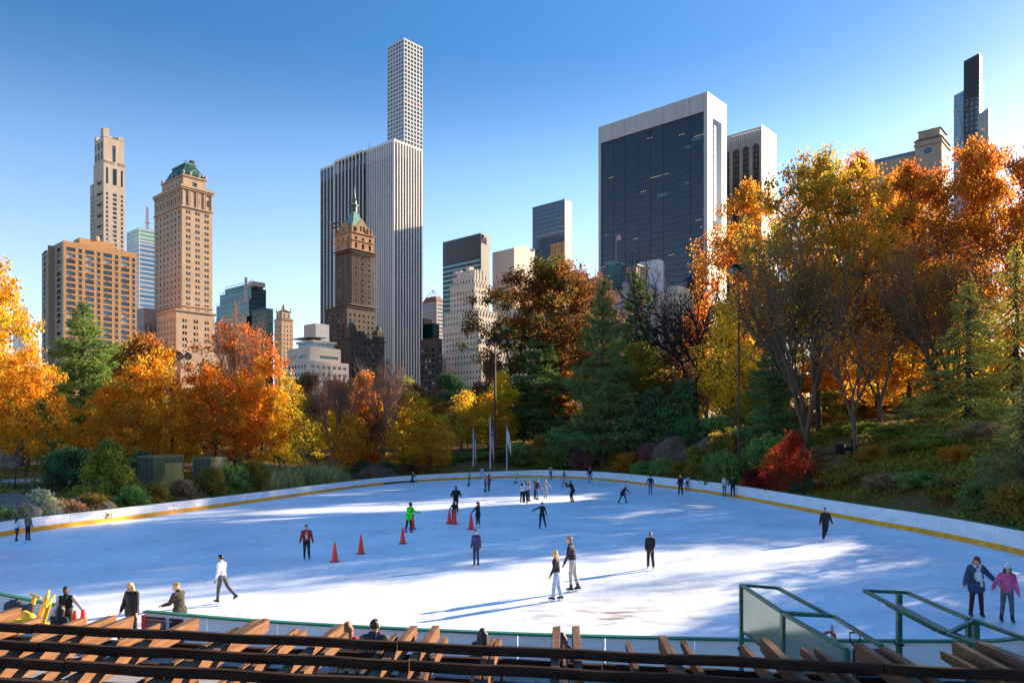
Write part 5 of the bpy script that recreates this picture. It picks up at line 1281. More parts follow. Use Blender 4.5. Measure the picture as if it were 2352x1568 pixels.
# bushes along the left bank
bush('shrub2',165,130,1030,66,'dark green','big dark green rounded bush beside the left iron fence')
bush('conebush',250,135,1018,60,'yellow green','large cone shaped yellow green bush left of the containers')
bush('shrub',95,85,1128,51,'sage','pale sage green bush by the flat rock at left')
bush('shrub',330,70,1040,72,'dark green','dark bush squeezed behind the first green container')
bush('spruce',550,36,1036,80,'dark green','small dark conical evergreen right of the second container',name='conifer_shrub')
for i,(u,wd,vt,d,k,lf,lb) in enumerate([
 (30,110,1150,47,'shrub2','bush green','low green bush at the left edge behind the standing couple'),
 (150,90,1150,50,'shrub2','brown bush','brown low bush right of the pale sage bush'),
 (215,100,1135,53,'shrub2','autumn bush','low autumn bush below the cone shaped bush'),
 (300,90,1120,56,'shrub','bush green','green bush at the boards below the first container'),
 (355,80,1112,60,'shrub2','autumn bush','rusty bush at the boards below the gap of the containers'),
 (420,90,1105,64,'shrub','brown bush','brown bush below the second container'),
 (480,80,1078,70,'shrub','autumn bush','olive autumn bush right below the second container'),
 (530,80,1070,74,'shrub2','bush green','green bush between the small conifer and the boards'),
 (585,80,1062,78,'shrub','autumn bush','autumn bush left of the reed bed'),
 (830,60,1058,104,'shrub2','dark green','dark low juniper left of the boards gap'),
 (890,60,1062,106,'shrub2','dark green','bluish low juniper above the boards gap'),
 (950,60,1055,112,'shrub','brown bush','brown bush behind the white capped skater'),
 (1010,70,1050,118,'shrub2','autumn bush','autumn bush left of the left flagpole'),
 (1060,60,1040,122,'shrub','bush green','green bush just left of the left flagpole'),
 (1105,60,1045,124,'shrub','bush green','green bush between left and middle flagpoles'),
 (1145,60,1035,124,'shrub','autumn bush','olive bush between middle and right flagpoles'),
 (1195,80,1020,124,'shrub2','bush green','green bush right of the right flagpole'),
 (1250,90,1005,122,'shrub3','autumn bush','tall olive bush behind the far curve of the boards'),
 (1300,110,985,121,'shrub','bush green','large green rhododendron below the tall blue green pine'),
 (1345,80,1028,117,'shrub2','purple','purple leaved bush by the floodlight horn'),
 (1400,80,1010,116,'shrub','autumn bush','yellowing bush right of the floodlight horn'),
 (1440,90,960,114,'shrub3','dark green','dark tall yew left of the boulders'),
 (1500,100,905,112,'shrub3','dark green','tall dark yew in the centre of the right bank'),
 (1570,100,885,110,'shrub3','dark green','taller dark yew beside the brown thicket'),
 (1495,70,1020,106,'shrub2','purple','purple bush left of the big boulder'),
 (1590,90,960,106,'shrub2','dark green','spreading dark juniper above the boulders'),
 (1650,90,955,104,'shrub2','bush green','green juniper above the right boulder'),
 (1530,70,1055,96,'shrub','bush green','green bush below the big boulder'),
 (1480,70,1060,100,'shrub2','bush green','leafy green bush behind the boards below the purple bush'),
 (1600,60,1068,88,'shrub','autumn bush','small bush beside the grey cabinet'),
 (1660,100,1040,84,'shrub2','bush green','broad green bush behind the couple at the boards'),
 (1720,80,1030,84,'shrub','bush green','green bush left of the red maple'),
 (1745,80,1078,74,'shrub','crimson','low crimson bush left of the red maple'),
 (1842,60,1094,69,'shrub','dark green','small dark green ball shaped bush below the red maple'),
 (1905,70,1068,70,'shrub','yellow green','yellowing bush right of the small ball shaped bush'),
 (1955,130,1070,66,'shrub2','autumn bush','wide red and yellow bush below the speaker post'),
 (2040,110,1098,60,'shrub2','brown bush','brown grassy bush right of the wide autumn bush'),
 (2110,110,1098,57,'shrub2','bush green','ferny green bush behind the right boards'),
 (2190,110,1100,53,'shrub','autumn bush','autumn bush above the right boards'),
 (2260,120,1105,49,'shrub2','bush green','dense green bush above the right boards'),
 (2330,120,1110,45,'shrub2','autumn bush','leafy bush at the right edge above the boards'),
 (2060,150,1030,72,'shrub2','yellow green','sunlit yellow green bush on the slope'),
 (1990,120,985,80,'shrub2','yellow green','sunlit yellow bush at the foot of a trunk on the slope'),
 (1690,120,985,90,'shrub2','autumn bush','grassy autumn bush at the foot of the tall lamp mast'),
 (1770,110,1000,82,'shrub2','bush green','green bush uphill from the red maple')]):
    bush(k,u,wd,vt,d,lf,lb)
for i,(u,wd,vt,d,lf) in enumerate(((1830,80,1012,82,'autumn bush'),(1885,80,1028,77,'brown bush'),(1935,90,1000,84,'yellow green'),(2010,90,1048,69,'hill mix'),(2080,90,1056,65,'autumn bush'),(2145,100,1046,63,'yellow green'),
 (2205,90,1058,58,'hill mix'),(2255,110,1040,60,'brown bush'),(2315,110,1058,54,'autumn bush'),(2120,90,985,82,'hill mix'),(2185,100,1000,75,'yellow green'),(2240,100,990,78,'autumn bush'),(2050,90,998,80,'brown bush'),(1780,80,1040,78,'hill mix'),(1600,80,1030,95,'yellow green'),(1450,80,1040,108,'hill mix'),(1270,80,1048,120,'yellow green'),(1560,70,1062,94,'autumn bush'))):
    nm={'autumn bush':'russet green','brown bush':'bare brown','yellow green':'yellow green','hill mix':'orange flecked'}[lf]
    bush(('shrub2','shrub','shrub3')[i%3],u,wd,vt,d,lf,nm+' bush on the right bank, '+('uphill of the crimson maple','behind the crimson maple','above the speaker post','beside the speaker post','downhill of the speaker post','between speaker post and hemlocks','just above the ferny bush','under the feathery hemlock','at the right edge of the slope','at the top of the slope under a trunk','under the tall right hemlock','high under the right edge hemlocks','beside a slope trunk','left of the crimson maple','right of the boulders','left of the boulders','nearest the right flagpole','right below the big boulder')[i])
bush('japmaple',1822,118,1006,70,'crimson','glowing crimson Japanese maple behind the right boards',cat='tree',name='maple_shrub')
for i,(u,d,wd,vt) in enumerate(((610,80,90,1066),(650,83,100,1056),(700,87,90,1060),(738,90,100,1054),(772,93,70,1066))):
    bush('reeds',u,wd,vt,d,'reed','clump of grey green reeds above the left boards',name='reed_clump',cat='plant',group='reed clumps above the left boards')
# the far side of the park: one continuous wood behind everything
def wood():
    rng=np.random.default_rng(77); n=3000
    a=rng.uniform(-.80,.86,n); d=rng.uniform(168,215,n); x=a*d; y=d; g=terrain(x,y)
    top=11+4*np.sin(a*23)+2.5*np.sin(a*61+1)+2*np.sin(a*131); top=np.where(a>.1,top+3,top)
    z=g+np.abs(rng.random(n))**.8*top; C=np.repeat(np.stack([x,y,z],1),26,0); C+=rng.normal(size=C.shape)*np.array([1.5,1.2,1.0]); C[:,2]=np.maximum(C[:,2],.6)
    q=rng.random(3000); grp=np.repeat((np.sin(a*37)+np.sin(a*15+2)+.5*rng.normal(size=n)),26)
    for m_,lo,hi in (('rust',-9,-.6),('olive',-.6,.5),('hill mix',.5,9)):
        k=(grp>=lo)&(grp<hi); tag(mesh_obj('far_wood',leaves_mesh('far_wood',C[k],.75,rng),LV[m_]),kind='stuff')
for i,(u,d) in enumerate(((1730,106),(1790,110),(1850,112),(1910,114),(1970,114),(2030,112),(2095,108),(2160,104),(2225,98),(2290,92))):
    bush('shrub3',u,110,905+(i%3)*14,d,('olive','rust','hill mix')[i%3],'tall '+('olive','rust brown','orange')[i%3]+' thicket behind the slope fence, '+('first','second','third','fourth','fifth','sixth','seventh','eighth','ninth','tenth')[i]+' from the lamp mast')
# ground cover strewn over the banks
def cover():
    rng=np.random.default_rng(9); n=70000
    x=np.concatenate([rng.uniform(-70,75,n),rng.uniform(14,62,n)]); y=np.concatenate([rng.uniform(24,150,n),rng.uniform(36,112,n)]); s=rink_sd(x,y); k=(s>1.2)&(s<42)&((y>40)|(np.abs(x)>27)); x=x[k]; y=y[k]; s=s[k]; keep=rng.random(len(x))<np.clip(1.25-s/45,.15,1); x=x[keep]; y=y[keep]
    keep=(np.sin(x*.35+2*np.sin(y*.13))+np.cos(y*.29+1.5*np.sin(x*.11))+rng.normal(size=len(x))*.6)>-.7; x=x[keep]; y=y[keep]
    z=terrain(x,y); C=np.repeat(np.stack([x,y,z],1),2,0); C+=np.abs(rng.normal(size=C.shape))*np.array([0,0,.16])+rng.normal(size=C.shape)*np.array([.22,.22,0]); C[:,2]+=.03
    right=(C[:,0]>4)
    patch=np.sin(C[:,0]*.21+1.7*np.sin(C[:,1]*.11))+np.cos(C[:,1]*.19+C[:,0]*.07)+rng.normal(size=len(C))*.5
    for nm,m_,sel in (('ground_cover','autumn bush',rng.random(len(C))<.35),('fallen_leaves','gold',rng.random(len(C))<.85),('grass','yellow green',patch>.6),('ivy','bush green',patch<-.7)):
        c=C[sel].copy()
        if nm=='fallen_leaves': c[:,2]-=.02; me=leaves_mesh(nm,c,.24,rng,flat=1.5)
        elif nm=='grass': me=leaves_mesh(nm,c,.42,rng,aspect=.3,flat=-.2,dirs=np.tile([0,0,1.],(len(c),1)))
        else: me=leaves_mesh(nm,c,.30,rng)
        tag(mesh_obj(nm,me,LV[m_] if nm!='fallen_leaves' else LV['gold']),kind='stuff')
cover()
wood()
# understorey closing the view behind the trunks
for i,(u,wd,vt,d,lf,lb) in enumerate([
 (1480,190,800,150,'olive','dim olive understorey tree behind the blue green pines'),(1600,200,805,150,'hill mix','dim orange understorey tree under the bare black tree'),
 (1720,200,800,140,'rust','rust understorey tree behind the tall lamp mast'),(1830,200,800,138,'olive','olive understorey tree behind the brown twiggy tree'),
 (1920,200,790,140,'gold','golden understorey tree deep between the hill trunks'),(2020,200,780,140,'orange','orange understorey tree deep between the hill trunks'),
 (2120,220,770,125,'hill green','green understorey tree behind the yellow backlit tree'),(2230,220,770,120,'gold','golden understorey tree behind the hemlocks'),(2340,220,760,118,'hill mix','orange understorey tree at the right edge behind the hemlocks'),
 (1200,160,880,150,'olive','olive understorey tree left of the blue green pines'),(1300,180,850,150,'hill mix','orange understorey tree behind the low blue green pine'),(1400,170,840,150,'olive','dark olive understorey tree behind the tall blue green pine'),
 (30,200,850,112,'hill mix','orange understorey tree behind the golden maple at the left edge'),(140,160,900,112,'olive','olive understorey tree behind the left pine'),
 (250,180,920,118,'hill mix','orange understorey tree behind the orange gold pair'),(450,180,900,120,'red orange','red understorey tree behind the bright yellow low tree'),
 (570,180,900,124,'orange','orange understorey tree behind the red orange tree'),(690,150,915,128,'olive','olive understorey tree behind the reed bed'),
 (800,150,915,138,'red orange','red understorey tree behind the orange flame tree'),(1000,150,915,150,'rust','rust understorey tree right of the round yellow green tree')]):
    tree(('maple','maple2','darkround')[i%3],u,wd,vt,d,lf,lb)
# distant park trees closing the view on both sides
# ---------------------------------------------------------------- people
SK={'fair':mat('fair skin',(.52,.30,.21),.55,.06),'tan':mat('tan skin',(.34,.18,.11),.55,.06),'dark':mat('dark skin',(.085,.04,.026),.5,.08)}
_cm={}
def cm(c,rough=.85):
    k=tuple(round(x,3) for x in c)
    if k not in _cm: _cm[k]=mat('cloth %d'%len(_cm),c,rough,.22,6.0,bump=.25,bscale=14)
    return _cm[k]
BLK=(.012,.012,.014); CHAR=(.035,.035,.04); NAVY=(.012,.016,.04); JEAN=(.10,.17,.30); LJEAN=(.30,.42,.58); DJEAN=(.03,.05,.11); WHT=(.68,.68,.68); CREAM=(.62,.57,.5)
HAIR={'black':mat('black hair',(.008,.007,.007),.45,.3,9),'brown':mat('brown hair',(.045,.022,.012),.5,.3,9),'red':mat('auburn hair',(.30,.10,.03),.5,.3,9),'blonde':mat('blonde hair',(.62,.38,.13),.5,.3,9),'sandy':mat('sandy hair',(.33,.17,.07),.6,.3,9)}
M_boot=mat('black skate boot',(.015,.015,.017),.5,.2,5); M_bootw=mat('white skate boot',(.65,.65,.66),.5,.1,5); M_bootb=mat('blue skate boot',(.03,.05,.13),.5,.2,5); M_blade=mat('skate blade',(.55,.56,.58),.3,.05,3,metal=.9); M_eye=mat('dark eye',(.02,.015,.012),.3,.1)
_bake=[]
def _icos():
    bm=bmesh.new(); bmesh.ops.create_icosphere(bm,subdivisions=2,radius=1); v=[x.co.copy() for x in bm.verts]; bm.verts.ensure_lookup_table(); f=[tuple(w.index for w in p.verts) for p in bm.faces]; bm.free(); return v,f
ICO=_icos()
def ball(q,c,r,rot=None):
    r=Vector(r) if hasattr(r,'__len__') else Vector((r,r,r)); c=Vector(c)
    vs=[Vector((v.x*r.x,v.y*r.y,v.z*r.z)) for v in ICO[0]]
    if rot is not None: vs=[rot@v for v in vs]
    q.add([v+c for v in vs],ICO[1])
def limb(q,a,b,r0,r1,n=10):
    a=Vector(a); b=Vector(b); q.tube([a,a.lerp(b,.5),b],[r0,(r0+r1)/2*1.02,r1],n); ball(q,a,r0*.995); ball(q,b,r1*.995)
def fused(q,name,m,parent,vox,smooth=2):
    """remesh the overlapping volumes into one continuous skin"""
    o=q.build(name,m,parent); md=o.modifiers.new('fuse','REMESH'); md.mode='VOXEL'; md.voxel_size=vox; md.use_smooth_shade=True
    if smooth: s=o.modifiers.new('soft','SMOOTH'); s.iterations=smooth; s.factor=.5
    _bake.append(o); return o
def rotx(v,a):  # forward pitch: +a swings a hanging limb to +y
    c,s=math.cos(R(a)),math.sin(R(a)); return Vector((v.x, v.y*c-v.z*s, v.y*s+v.z*c))
def roty(v,a):
    c,s=math.cos(R(a)),math.sin(R(a)); return Vector((v.x*c+v.z*s, v.y, -v.x*s+v.z*c))
DEF=dict(yaw=0,lean=0,lL=(0,2,4),lR=(0,2,4),aL=(4,10,12),aR=(4,10,12),head=(0,0),skin='fair',hair='black',hairlen=0,top=BLK,topkind='jacket',sleeve=None,bottom=BLK,boot='b',hat=None,hatc=BLK,scarf=None,inner=None,hem=0,fem=False,bun=False,sit=False,skates=True,pom=None,mask=None,glasses=None,puff=1.0,fullcoat=False)
def person(u,vf,vh,label,d=None,z0=0.0,height=None,cone=None,**kw):
    p=dict(DEF); p.update(kw)
    if d is None:
        while True:
            g=on_plane(u,vf,z0)
            if rink_sd(g.x,g.y)[0]<-.3 or vf>1260 or vf<1090: break
            vf+=1
        d=g.y; X=g.x; hh=(vf-vh)/F*d
    else: X=(u-CU)/F*d; hh=CZ-(vh-HV)/F*d-z0
    root=empty('person',(X,d,z0),0,label,'person')
    near=d<60; vox=.0105 if d<33 else .0125 if near else .016
    # joints, metres for a 1.72 m figure, facing +y
    sk=.07 if p['skates'] else 0
    tl,sl=.43,.42; hipw=.085; shw=.165 if p['fem'] else .185
    lean=p['lean']
    def leg(s,par):
        f,sd,kn=par; th=roty(rotx(Vector((0,0,-1)),f),-s*sd); sh=roty(rotx(Vector((0,0,-1)),f-kn),-s*sd)
        return th*tl,sh*sl
    J={}
    hip={-1:Vector((-hipw,0,0)),1:Vector((hipw,0,0))}
    low=0
    for s,k in ((-1,'lL'),(1,'lR')):
        a,b=leg(s,p[k]); kn=hip[s]+a; an=kn+b; J[k]=(hip[s],kn,an); low=min(low,an.z)
    off=-low+.085+sk
    if p['sit']: off=.50
    up=Vector((0,0,off))
    for k in ('lL','lR'): J[k]=tuple(x+up for x in J[k])
    def tor(v): return rotx(v,-lean)+up          # lean forward about the hips
    pel=up; waist=tor(Vector((0,0,.2))); chest=tor(Vector((0,.01,.38))); nk=tor(Vector((0,-.005,.525)))
    hd=nk+rotx(Vector((0,.03,.155)),-lean*.5-p['head'][1])
    for s,k in ((-1,'aL'),(1,'aR')):
        f,sd,el=p[k]; shd=tor(Vector((s*shw,0,.455)))
        ud=roty(rotx(Vector((0,0,-1)),f),-s*sd); 
        inw=p.get('in'+k[1],0)
        fd=roty(rotx(Vector((0,0,-1)),f+el),-s*(sd-inw)); J[k]=(shd,shd+ud*.285,shd+ud*.285+fd*.25,fd)
    w=.93 if p['fem'] else 1.0
    hy=p['head'][0]; HR=Euler((0,0,R(hy))).to_matrix()
    def H_(x,y,z): return hd+HR@Vector((x,y,z))
    # body: one fused skin
    q=MB()
    limb(q,pel+Vector((0,0,.02)),waist,.115*w,.10*w); limb(q,waist,chest,.10*w,.115*w); ball(q,chest,(.16*w,.10,.15)); limb(q,nk-Vector((0,0,.06)),nk+(hd-nk)*.55,.055,.05)
    for k in ('lL','lR'):
        a,b,c=J[k]; limb(q,a,b,.083*w,.056); limb(q,b,c,.056,.04)
    for k,s in (('aL',-1),('aR',1)):
        a,b,c,fd=J[k]; limb(q,a,b,.05*w,.038); limb(q,b,c,.038,.027)
        # palm, four fingers of different lengths and a thumb
        sidev=fd.cross(Vector((1,0,0)));  sidev=sidev.normalized() if sidev.length>.1 else Vector((0,1,0)); nv=fd.cross(sidev).normalized()
        pm=c+fd*.045; 
        q.tube([c,c+fd*.03,c+fd*.085],[.026,.034,.034],8); ball(q,pm,(.022,.036,.042),None)
        for i,(o,l) in enumerate(((-.027,.062),(-.009,.075),(.009,.07),(.026,.055))):
            r0=c+fd*.08+sidev*o; kn_=r0+fd*l*.55+nv*(-s)*.006; tp=kn_+(fd*.75-nv*s*.6).normalized()*l*.5; q.tube([r0,kn_,tp],[.0105,.0105,.009],6); ball(q,tp,.0092)
        t0=c+fd*.035+sidev*.03; t1=t0+(fd*.6+sidev*.8).normalized()*.04; q.tube([t0,t1,t1+fd*.03],[.013,.012,.010],6)
    ball(q,H_(0,.0,.0),(.076,.094,.115)); ball(q,H_(0,.030,-.055),(.058,.062,.062)); ball(q,H_(0,.062,-.088),(.030,.026,.024))
    ball(q,H_(0,.100,-.018),(.013,.020,.026)); ball(q,H_(0,.092,.025),(.055,.015,.012)); ball(q,H_(0,.088,-.058),(.028,.014,.009)); 
    for s in (-1,1): ball(q,H_(s*.078,-.005,-.01),(.012,.024,.034)); ball(q,H_(s*.036,.07,-.03),(.02,.02,.018))
    body=fused(q,'body',SK[p['skin']],root,vox,1)
    if near:
        q=MB()
        for s in (-1,1): q2=MB(); ball(q2,H_(s*.032,.088,.006),(.012,.008,.008)); q2.build('eye',M_eye,root)
        q=MB(); ball(q,H_(0,.101,-.062),(.022,.006,.005)); q.build('mouth',mat('lips',(.30,.10,.08),.5,.1) if 'lips' not in bpy.data.materials else bpy.data.materials['lips'],root)
    # trousers
    q=MB(); g=.012
    limb(q,pel+Vector((0,0,.0)),tor(Vector((0,0,.13))),.135*w,.122*w); ball(q,pel,(.155*w,.125,.12))
    wide=p.get('wide',1.0)
    for k in ('lL','lR'):
        a,b,c=J[k]; limb(q,a,b,.098*w,.068*(1+(wide-1)*.6)); e=b+(c-b)*.94; limb(q,b,e,.068*(1+(wide-1)*.6),.052*wide)
    fused(q,'trousers',cm(p['bottom']),root,vox)
    # boots and blades
    for k in ('lL','lR'):
        a,b,c=J[k]; sd=(c-b).normalized(); fwd=Vector((0,1,0)); fwd=(fwd-sd*fwd.dot(sd)*.85).normalized()
        ds=sd if p['skates'] else Vector((0,0,-1))
        q=MB(); so_=c+ds*.075
        limb(q,c-sd*.13,c+ds*.02,.056,.052); limb(q,so_-fwd*.045-ds*.02,so_+fwd*.14-ds*.02,.044,.036); ball(q,c+ds*.03+fwd*.03,(.048,.07,.05))
        bt=fused(q,'skate' if p['skates'] else 'shoe',{'b':M_boot,'w':M_bootw,'u':M_bootb}[p['boot']],root,vox,1)
        if p['skates']:
            q=MB(); m0=so_+ds*.055; q.bar(m0-fwd*.10,m0+fwd*.17,.012,.026,-ds); q.bar(so_-fwd*.05,m0-fwd*.05,.016,.03,fwd); q.bar(so_+fwd*.10,m0+fwd*.10,.016,.03,fwd); q.build('blade',M_blade,bt)
    # top garment
    q=MB(); pf=p['puff']; hm=p['hem']; coat=cm(p['top'])
    base=tor(Vector((0,0,.06))) if hm<=.12 else pel
    limb(q,base,waist,.142*w*pf,.132*w*pf); limb(q,waist,chest,.132*w*pf,.140*w*pf); ball(q,chest,(.205*w*pf,.132*pf,.15)); ball(q,waist,(.175*w*pf,.13*pf,.16)); ball(q,base+Vector((0,0,.02)),(.178*w*pf,.138*pf,.10))
    limb(q,tor(Vector((-shw*.9,0,.46))),tor(Vector((shw*.9,0,.46))),.068*pf,.068*pf); limb(q,nk-Vector((0,0,.07)),nk+Vector((0,0,.015)),.082,.072)
    if hm>.12:
        for s,k in ((-1,'lL'),(1,'lR')):
            a,b,c=J[k]; e=a+(b-a)*min(1,hm/.43); limb(q,a+Vector((0,0,.02)),e,.14,.135)
            if hm>.45: limb(q,e,b+(c-b)*min(1,(hm-.43)/.42),.135,.14)
        m1=(J['lL'][1]+J['lR'][1])/2; e=pel.lerp(m1,min(1,hm/.43)); limb(q,pel,e,.15,.14)
        if hm>.45: limb(q,e,m1+((J['lL'][2]+J['lR'][2])/2-m1)*min(1,(hm-.43)/.42),.14,.14)
    two=p['sleeve'] is not None
    qa=MB() if two else q
    for k in ('aL','aR'):
        a,b,c,fd=J[k]; limb(qa,a,b,.070*pf*w,.056*pf); limb(qa,b,b+(c-b)*.97,.056*pf,.043*pf)
    jk=fused(q,p['topkind'],coat,root,vox)
    if two: fused(qa,'sleeves',cm(p['sleeve']),jk,vox)
    if p['inner']:
        q=MB(); a=tor(Vector((0,.128*pf,.40))); 
        q.add([tor(Vector(v)) for v in ((-.055,.150*pf,.10),(.055,.150*pf,.10),(.06,.145*pf,.30),(.045,.128*pf,.47),(-.045,.128*pf,.47),(-.06,.145*pf,.30),(-.055,.10,.10),(.055,.10,.10),(.06,.10,.30),(.045,.08,.47),(-.045,.08,.47),(-.06,.10,.30))],
              [(0,1,2,5),(5,2,3,4),(0,6,7,1),(1,7,8,2),(2,8,9,3),(3,9,10,4),(4,10,11,5),(5,11,6,0)]); q.build('shirt_front',cm(p['inner']),jk)
    if p.get('hood'):
        q=MB(); ball(q,nk+Vector((0,-.085,-.01)),(.12,.075,.075)); limb(q,nk+Vector((-.09,-.03,.0)),nk+Vector((.09,-.03,0)),.05,.05); fused(q,'hood',coat,root,vox)
    # hair
    if p['hair']:
        q=MB(); ball(q,H_(0,-.022,.032),(.088,.096,.098)); 
        if p['hat'] is None: ball(q,H_(0,.035,.083),(.068,.055,.042))
        L_=p['hairlen']
        if L_>0:
            for s in (-1,0,1):
                a=H_(s*.055,-.055 if s==0 else -.02,-.01); e=a+Vector((s*.03,-.055-.02*(s==0),-L_))+(HR@Vector((0,-.03,0)))
                limb(q,a,e,.062,.035)
            ball(q,H_(0,-.05,-.05),(.088,.07,.10))
        if p['bun']: 
            if p['bun']=='tail': limb(q,H_(0,-.11,.02),H_(0,-.16,-.20),.034,.018)
            else: ball(q,H_(0,-.10,.09),(.042,.04,.04))
        fused(q,'hair',HAIR[p['hair']],root,vox,1)
    if p['hat']=='beanie':
        q=MB(); ball(q,H_(0,-.008,.062),(.093,.106,.085)); q.tube([H_(0,-.006,.035),H_(0,-.006,.075)],[.098,.098],14)
        ht=fused(q,'beanie',cm(p['hatc']),root,vox,1)
        if p['pom']: q=MB(); ball(q,H_(0,-.01,.165),.042); q.build('pompom',cm(p['pom']),ht,True)
    elif p['hat']=='cap':
        q=MB(); ball(q,H_(0,-.008,.052),(.09,.105,.080)); q.tube([H_(0,.08,.05),H_(0,.165,.035)],[.05,.03],10); fused(q,'cap',cm(p['hatc']),root,vox,1)
    elif p['hat']=='helmet':
        q=MB(); ball(q,H_(0,-.008,.045),(.105,.125,.095)); fused(q,'helmet',cm(p['hatc'],.3),root,vox,1)
    if p['scarf']:
        q=MB(); limb(q,nk+Vector((-.07,.03,.01)),nk+Vector((.07,.03,.01)),.055,.055); limb(q,nk+Vector((-.06,.09,0)),tor(Vector((-.09,.17,-.02))),.045,.05); limb(q,nk+Vector((.05,.09,0)),tor(Vector((.06,.165,.18))),.04,.045); fused(q,'scarf',cm(p['scarf']),root,vox)
    if p['mask']:
        q=MB(); ball(q,H_(0,.048,-.052),(.062,.068,.052)); fused(q,'face_mask',cm(p['mask']),root,vox,1)
    if p['glasses']:
        q=MB()
        for s in (-1,1): ball(q,H_(s*.034,.094,.010),(.026,.010,.020))
        q.bar(H_(-.07,.085,.012),H_(.07,.085,.012),.01,.01); q.build('sunglasses',M_eye,root)
    if p.get('lanyard'):
        q=MB(); q.bar(nk+Vector((-.06,.10,-.02)),tor(Vector((0,.15,.16))),.022,.006,Vector((0,1,0))); q.bar(nk+Vector((.06,.10,-.02)),tor(Vector((0,.15,.16))),.022,.006,Vector((0,1,0))); q.build('lanyard',cm((.03,.42,.16)),root)
    if p.get('logo'):
        q=MB(); q.add([tor(Vector(v)) for v in ((.045,.142*pf,.37),(.095,.128*pf,.37),(.095,.128*pf,.40),(.045,.142*pf,.40))],[(0,1,2,3)]); q.build('chest_patch',cm(p['logo']),jk)
    top=hd.z+.115+(.04 if p['hat'] else .012)+(.03 if p['pom'] else 0)
    s=hh/top; root.scale=(s,s,s); root.rotation_euler=(0,0,R(-p['yaw']))
    root['tmp']=0; del root['tmp']
    return root
def hold(pt,label,cat):  # kept simple: things held are separate objects
    pass
walkA=dict(lL=(18,2,12),lR=(-10,2,12)); walkB=dict(lL=(-12,2,14),lR=(16,2,8)); bent=dict(lL=(14,3,26),lR=(8,3,26))
person(704,1287,1204,'person in an open red jacket over a beige hoodie, left of the red cones',yaw=165,top=(.28,.012,.03),inner=(.48,.44,.36),hair='black',head=(35,0),bottom=BLK,boot='u',lL=(6,3,10),lR=(-4,1,10),aL=(0,14,10),aR=(4,14,12),puff=1.08)
person(511,1385,1273,'person in a white shirt and grey trousers skating left near the front',yaw=-75,lL=(14,1,10),lR=(-22,2,24),aL=(-4,8,20),aR=(6,8,22),topkind='shirt',top=(.72,.72,.76),bottom=(.085,.085,.1),skin='tan',hair='black',lean=6,puff=.93)
person(39,1243,1186,'person in a white padded jacket with long dark hair beside the left boards',yaw=15,fem=True,top=WHT,bottom=(.05,.035,.035),hair='brown',hairlen=.30,lL=(12,3,14),lR=(-8,2,10),puff=1.1,aR=(12,16,30))
person(64,1241,1179,'person in an olive fleece and black trousers beside the left boards',yaw=10,top=(.16,.18,.10),topkind='fleece',bottom=BLK,hair='black',lL=(3,3,4),lR=(-2,4,4),puff=1.12,aL=(12,12,30))
person(303,0,1336,'blonde person in a black padded jacket looking down by the rink gate',d=22.6,yaw=195,fem=True,hair='blonde',hairlen=.26,top=(.02,.02,.022),puff=1.2,bottom=BLK,head=(0,18),aL=(10,12,8),aR=(8,14,8),skates=False,hem=.14)
person(413,0,1338,'blonde person in a long dark coat stretching one arm out behind the near boards',d=22.4,yaw=-70,fem=True,hair='blonde',bun=True,top=(.028,.025,.02),topkind='coat',hem=.62,bottom=BLK,head=(0,20),aL=(28,4,46),aR=(34,4,50),lean=7,inner=(.5,.45,.4),puff=1.12,skates=False)
person(152,0,1345,'person in a black and white varsity jacket with a green lanyard leaning on a cone',d=20.6,z0=.42,yaw=170,top=BLK,sleeve=(.55,.55,.57),inner=(.02,.02,.02),hair='black',skin='dark',bottom=BLK,aL=(8,40,6),aR=(4,16,30),lanyard=True,skates=False,puff=1.08,hood=False)
person(133,0,1391,'person with long black hair seen from behind at the rink gate',d=17.6,z0=.5,yaw=8,fem=True,hair='black',hairlen=.36,top=BLK,bottom=BLK,skates=False,puff=1.15,lean=8)
person(939,1224,1152,'person in a neon green jacket and dark beanie holding a red cone',yaw=120,top=(.03,.85,.015),inner=BLK,hat='beanie',hatc=(.03,.02,.02),hair='black',skin='dark',bottom=BLK,boot='u',aL=(42,6,46),aR=(30,10,42),lean=10,lL=(6,5,8),lR=(-4,6,6),puff=1.22,hem=.13,glasses=False)
person(1043,1201,1149,'person in a black hoodie bending over two red cones',yaw=175,fem=True,top=BLK,bottom=BLK,hair='brown',hairlen=.2,skin='tan',lean=22,aL=(30,12,4),aR=(30,24,4),lL=(16,3,22),lR=(12,3,20),hem=.12)
person(1047,1178,1115,'person in a black hoodie with a dark helmet behind the cone carriers',yaw=170,top=BLK,topkind='hoodie',bottom=BLK,hat='helmet',hatc=(.02,.03,.08),mask=(.05,.14,.45),aL=(12,28,62),aR=(12,28,62),inL=40,inR=40,puff=1.18,hood=True)
person(1098,1212,1151,'person in a black coat with a ponytail pulling a red cone',yaw=-70,fem=True,top=(.02,.02,.024),bottom=BLK,hair='brown',bun='tail',boot='w',aL=(40,8,8),aR=(0,8,18),lL=(6,2,6),lR=(-3,2,6),hem=.2,puff=1.08)
person(1094,1301,1215,'person in a purple fleece with sunglasses and a white face mask',yaw=200,fem=True,top=(.055,.045,.13),topkind='fleece',bottom=DJEAN,hair='black',mask=(.7,.7,.68),glasses=True,logo=(.6,.6,.6),aL=(4,10,12),aR=(2,8,10),lL=(10,3,10),lR=(0,2,6),puff=1.08,hem=.1)
person(1279,1379,1263,'blonde person in a dark jacket and light blue jeans skating left',yaw=-78,fem=True,top=(.03,.024,.022),bottom=LJEAN,hair='blonde',hairlen=.30,wide=1.25,lL=(10,2,4),lR=(-4,2,10),aL=(8,6,18),aR=(-4,6,20),lean=5,puff=1.02)
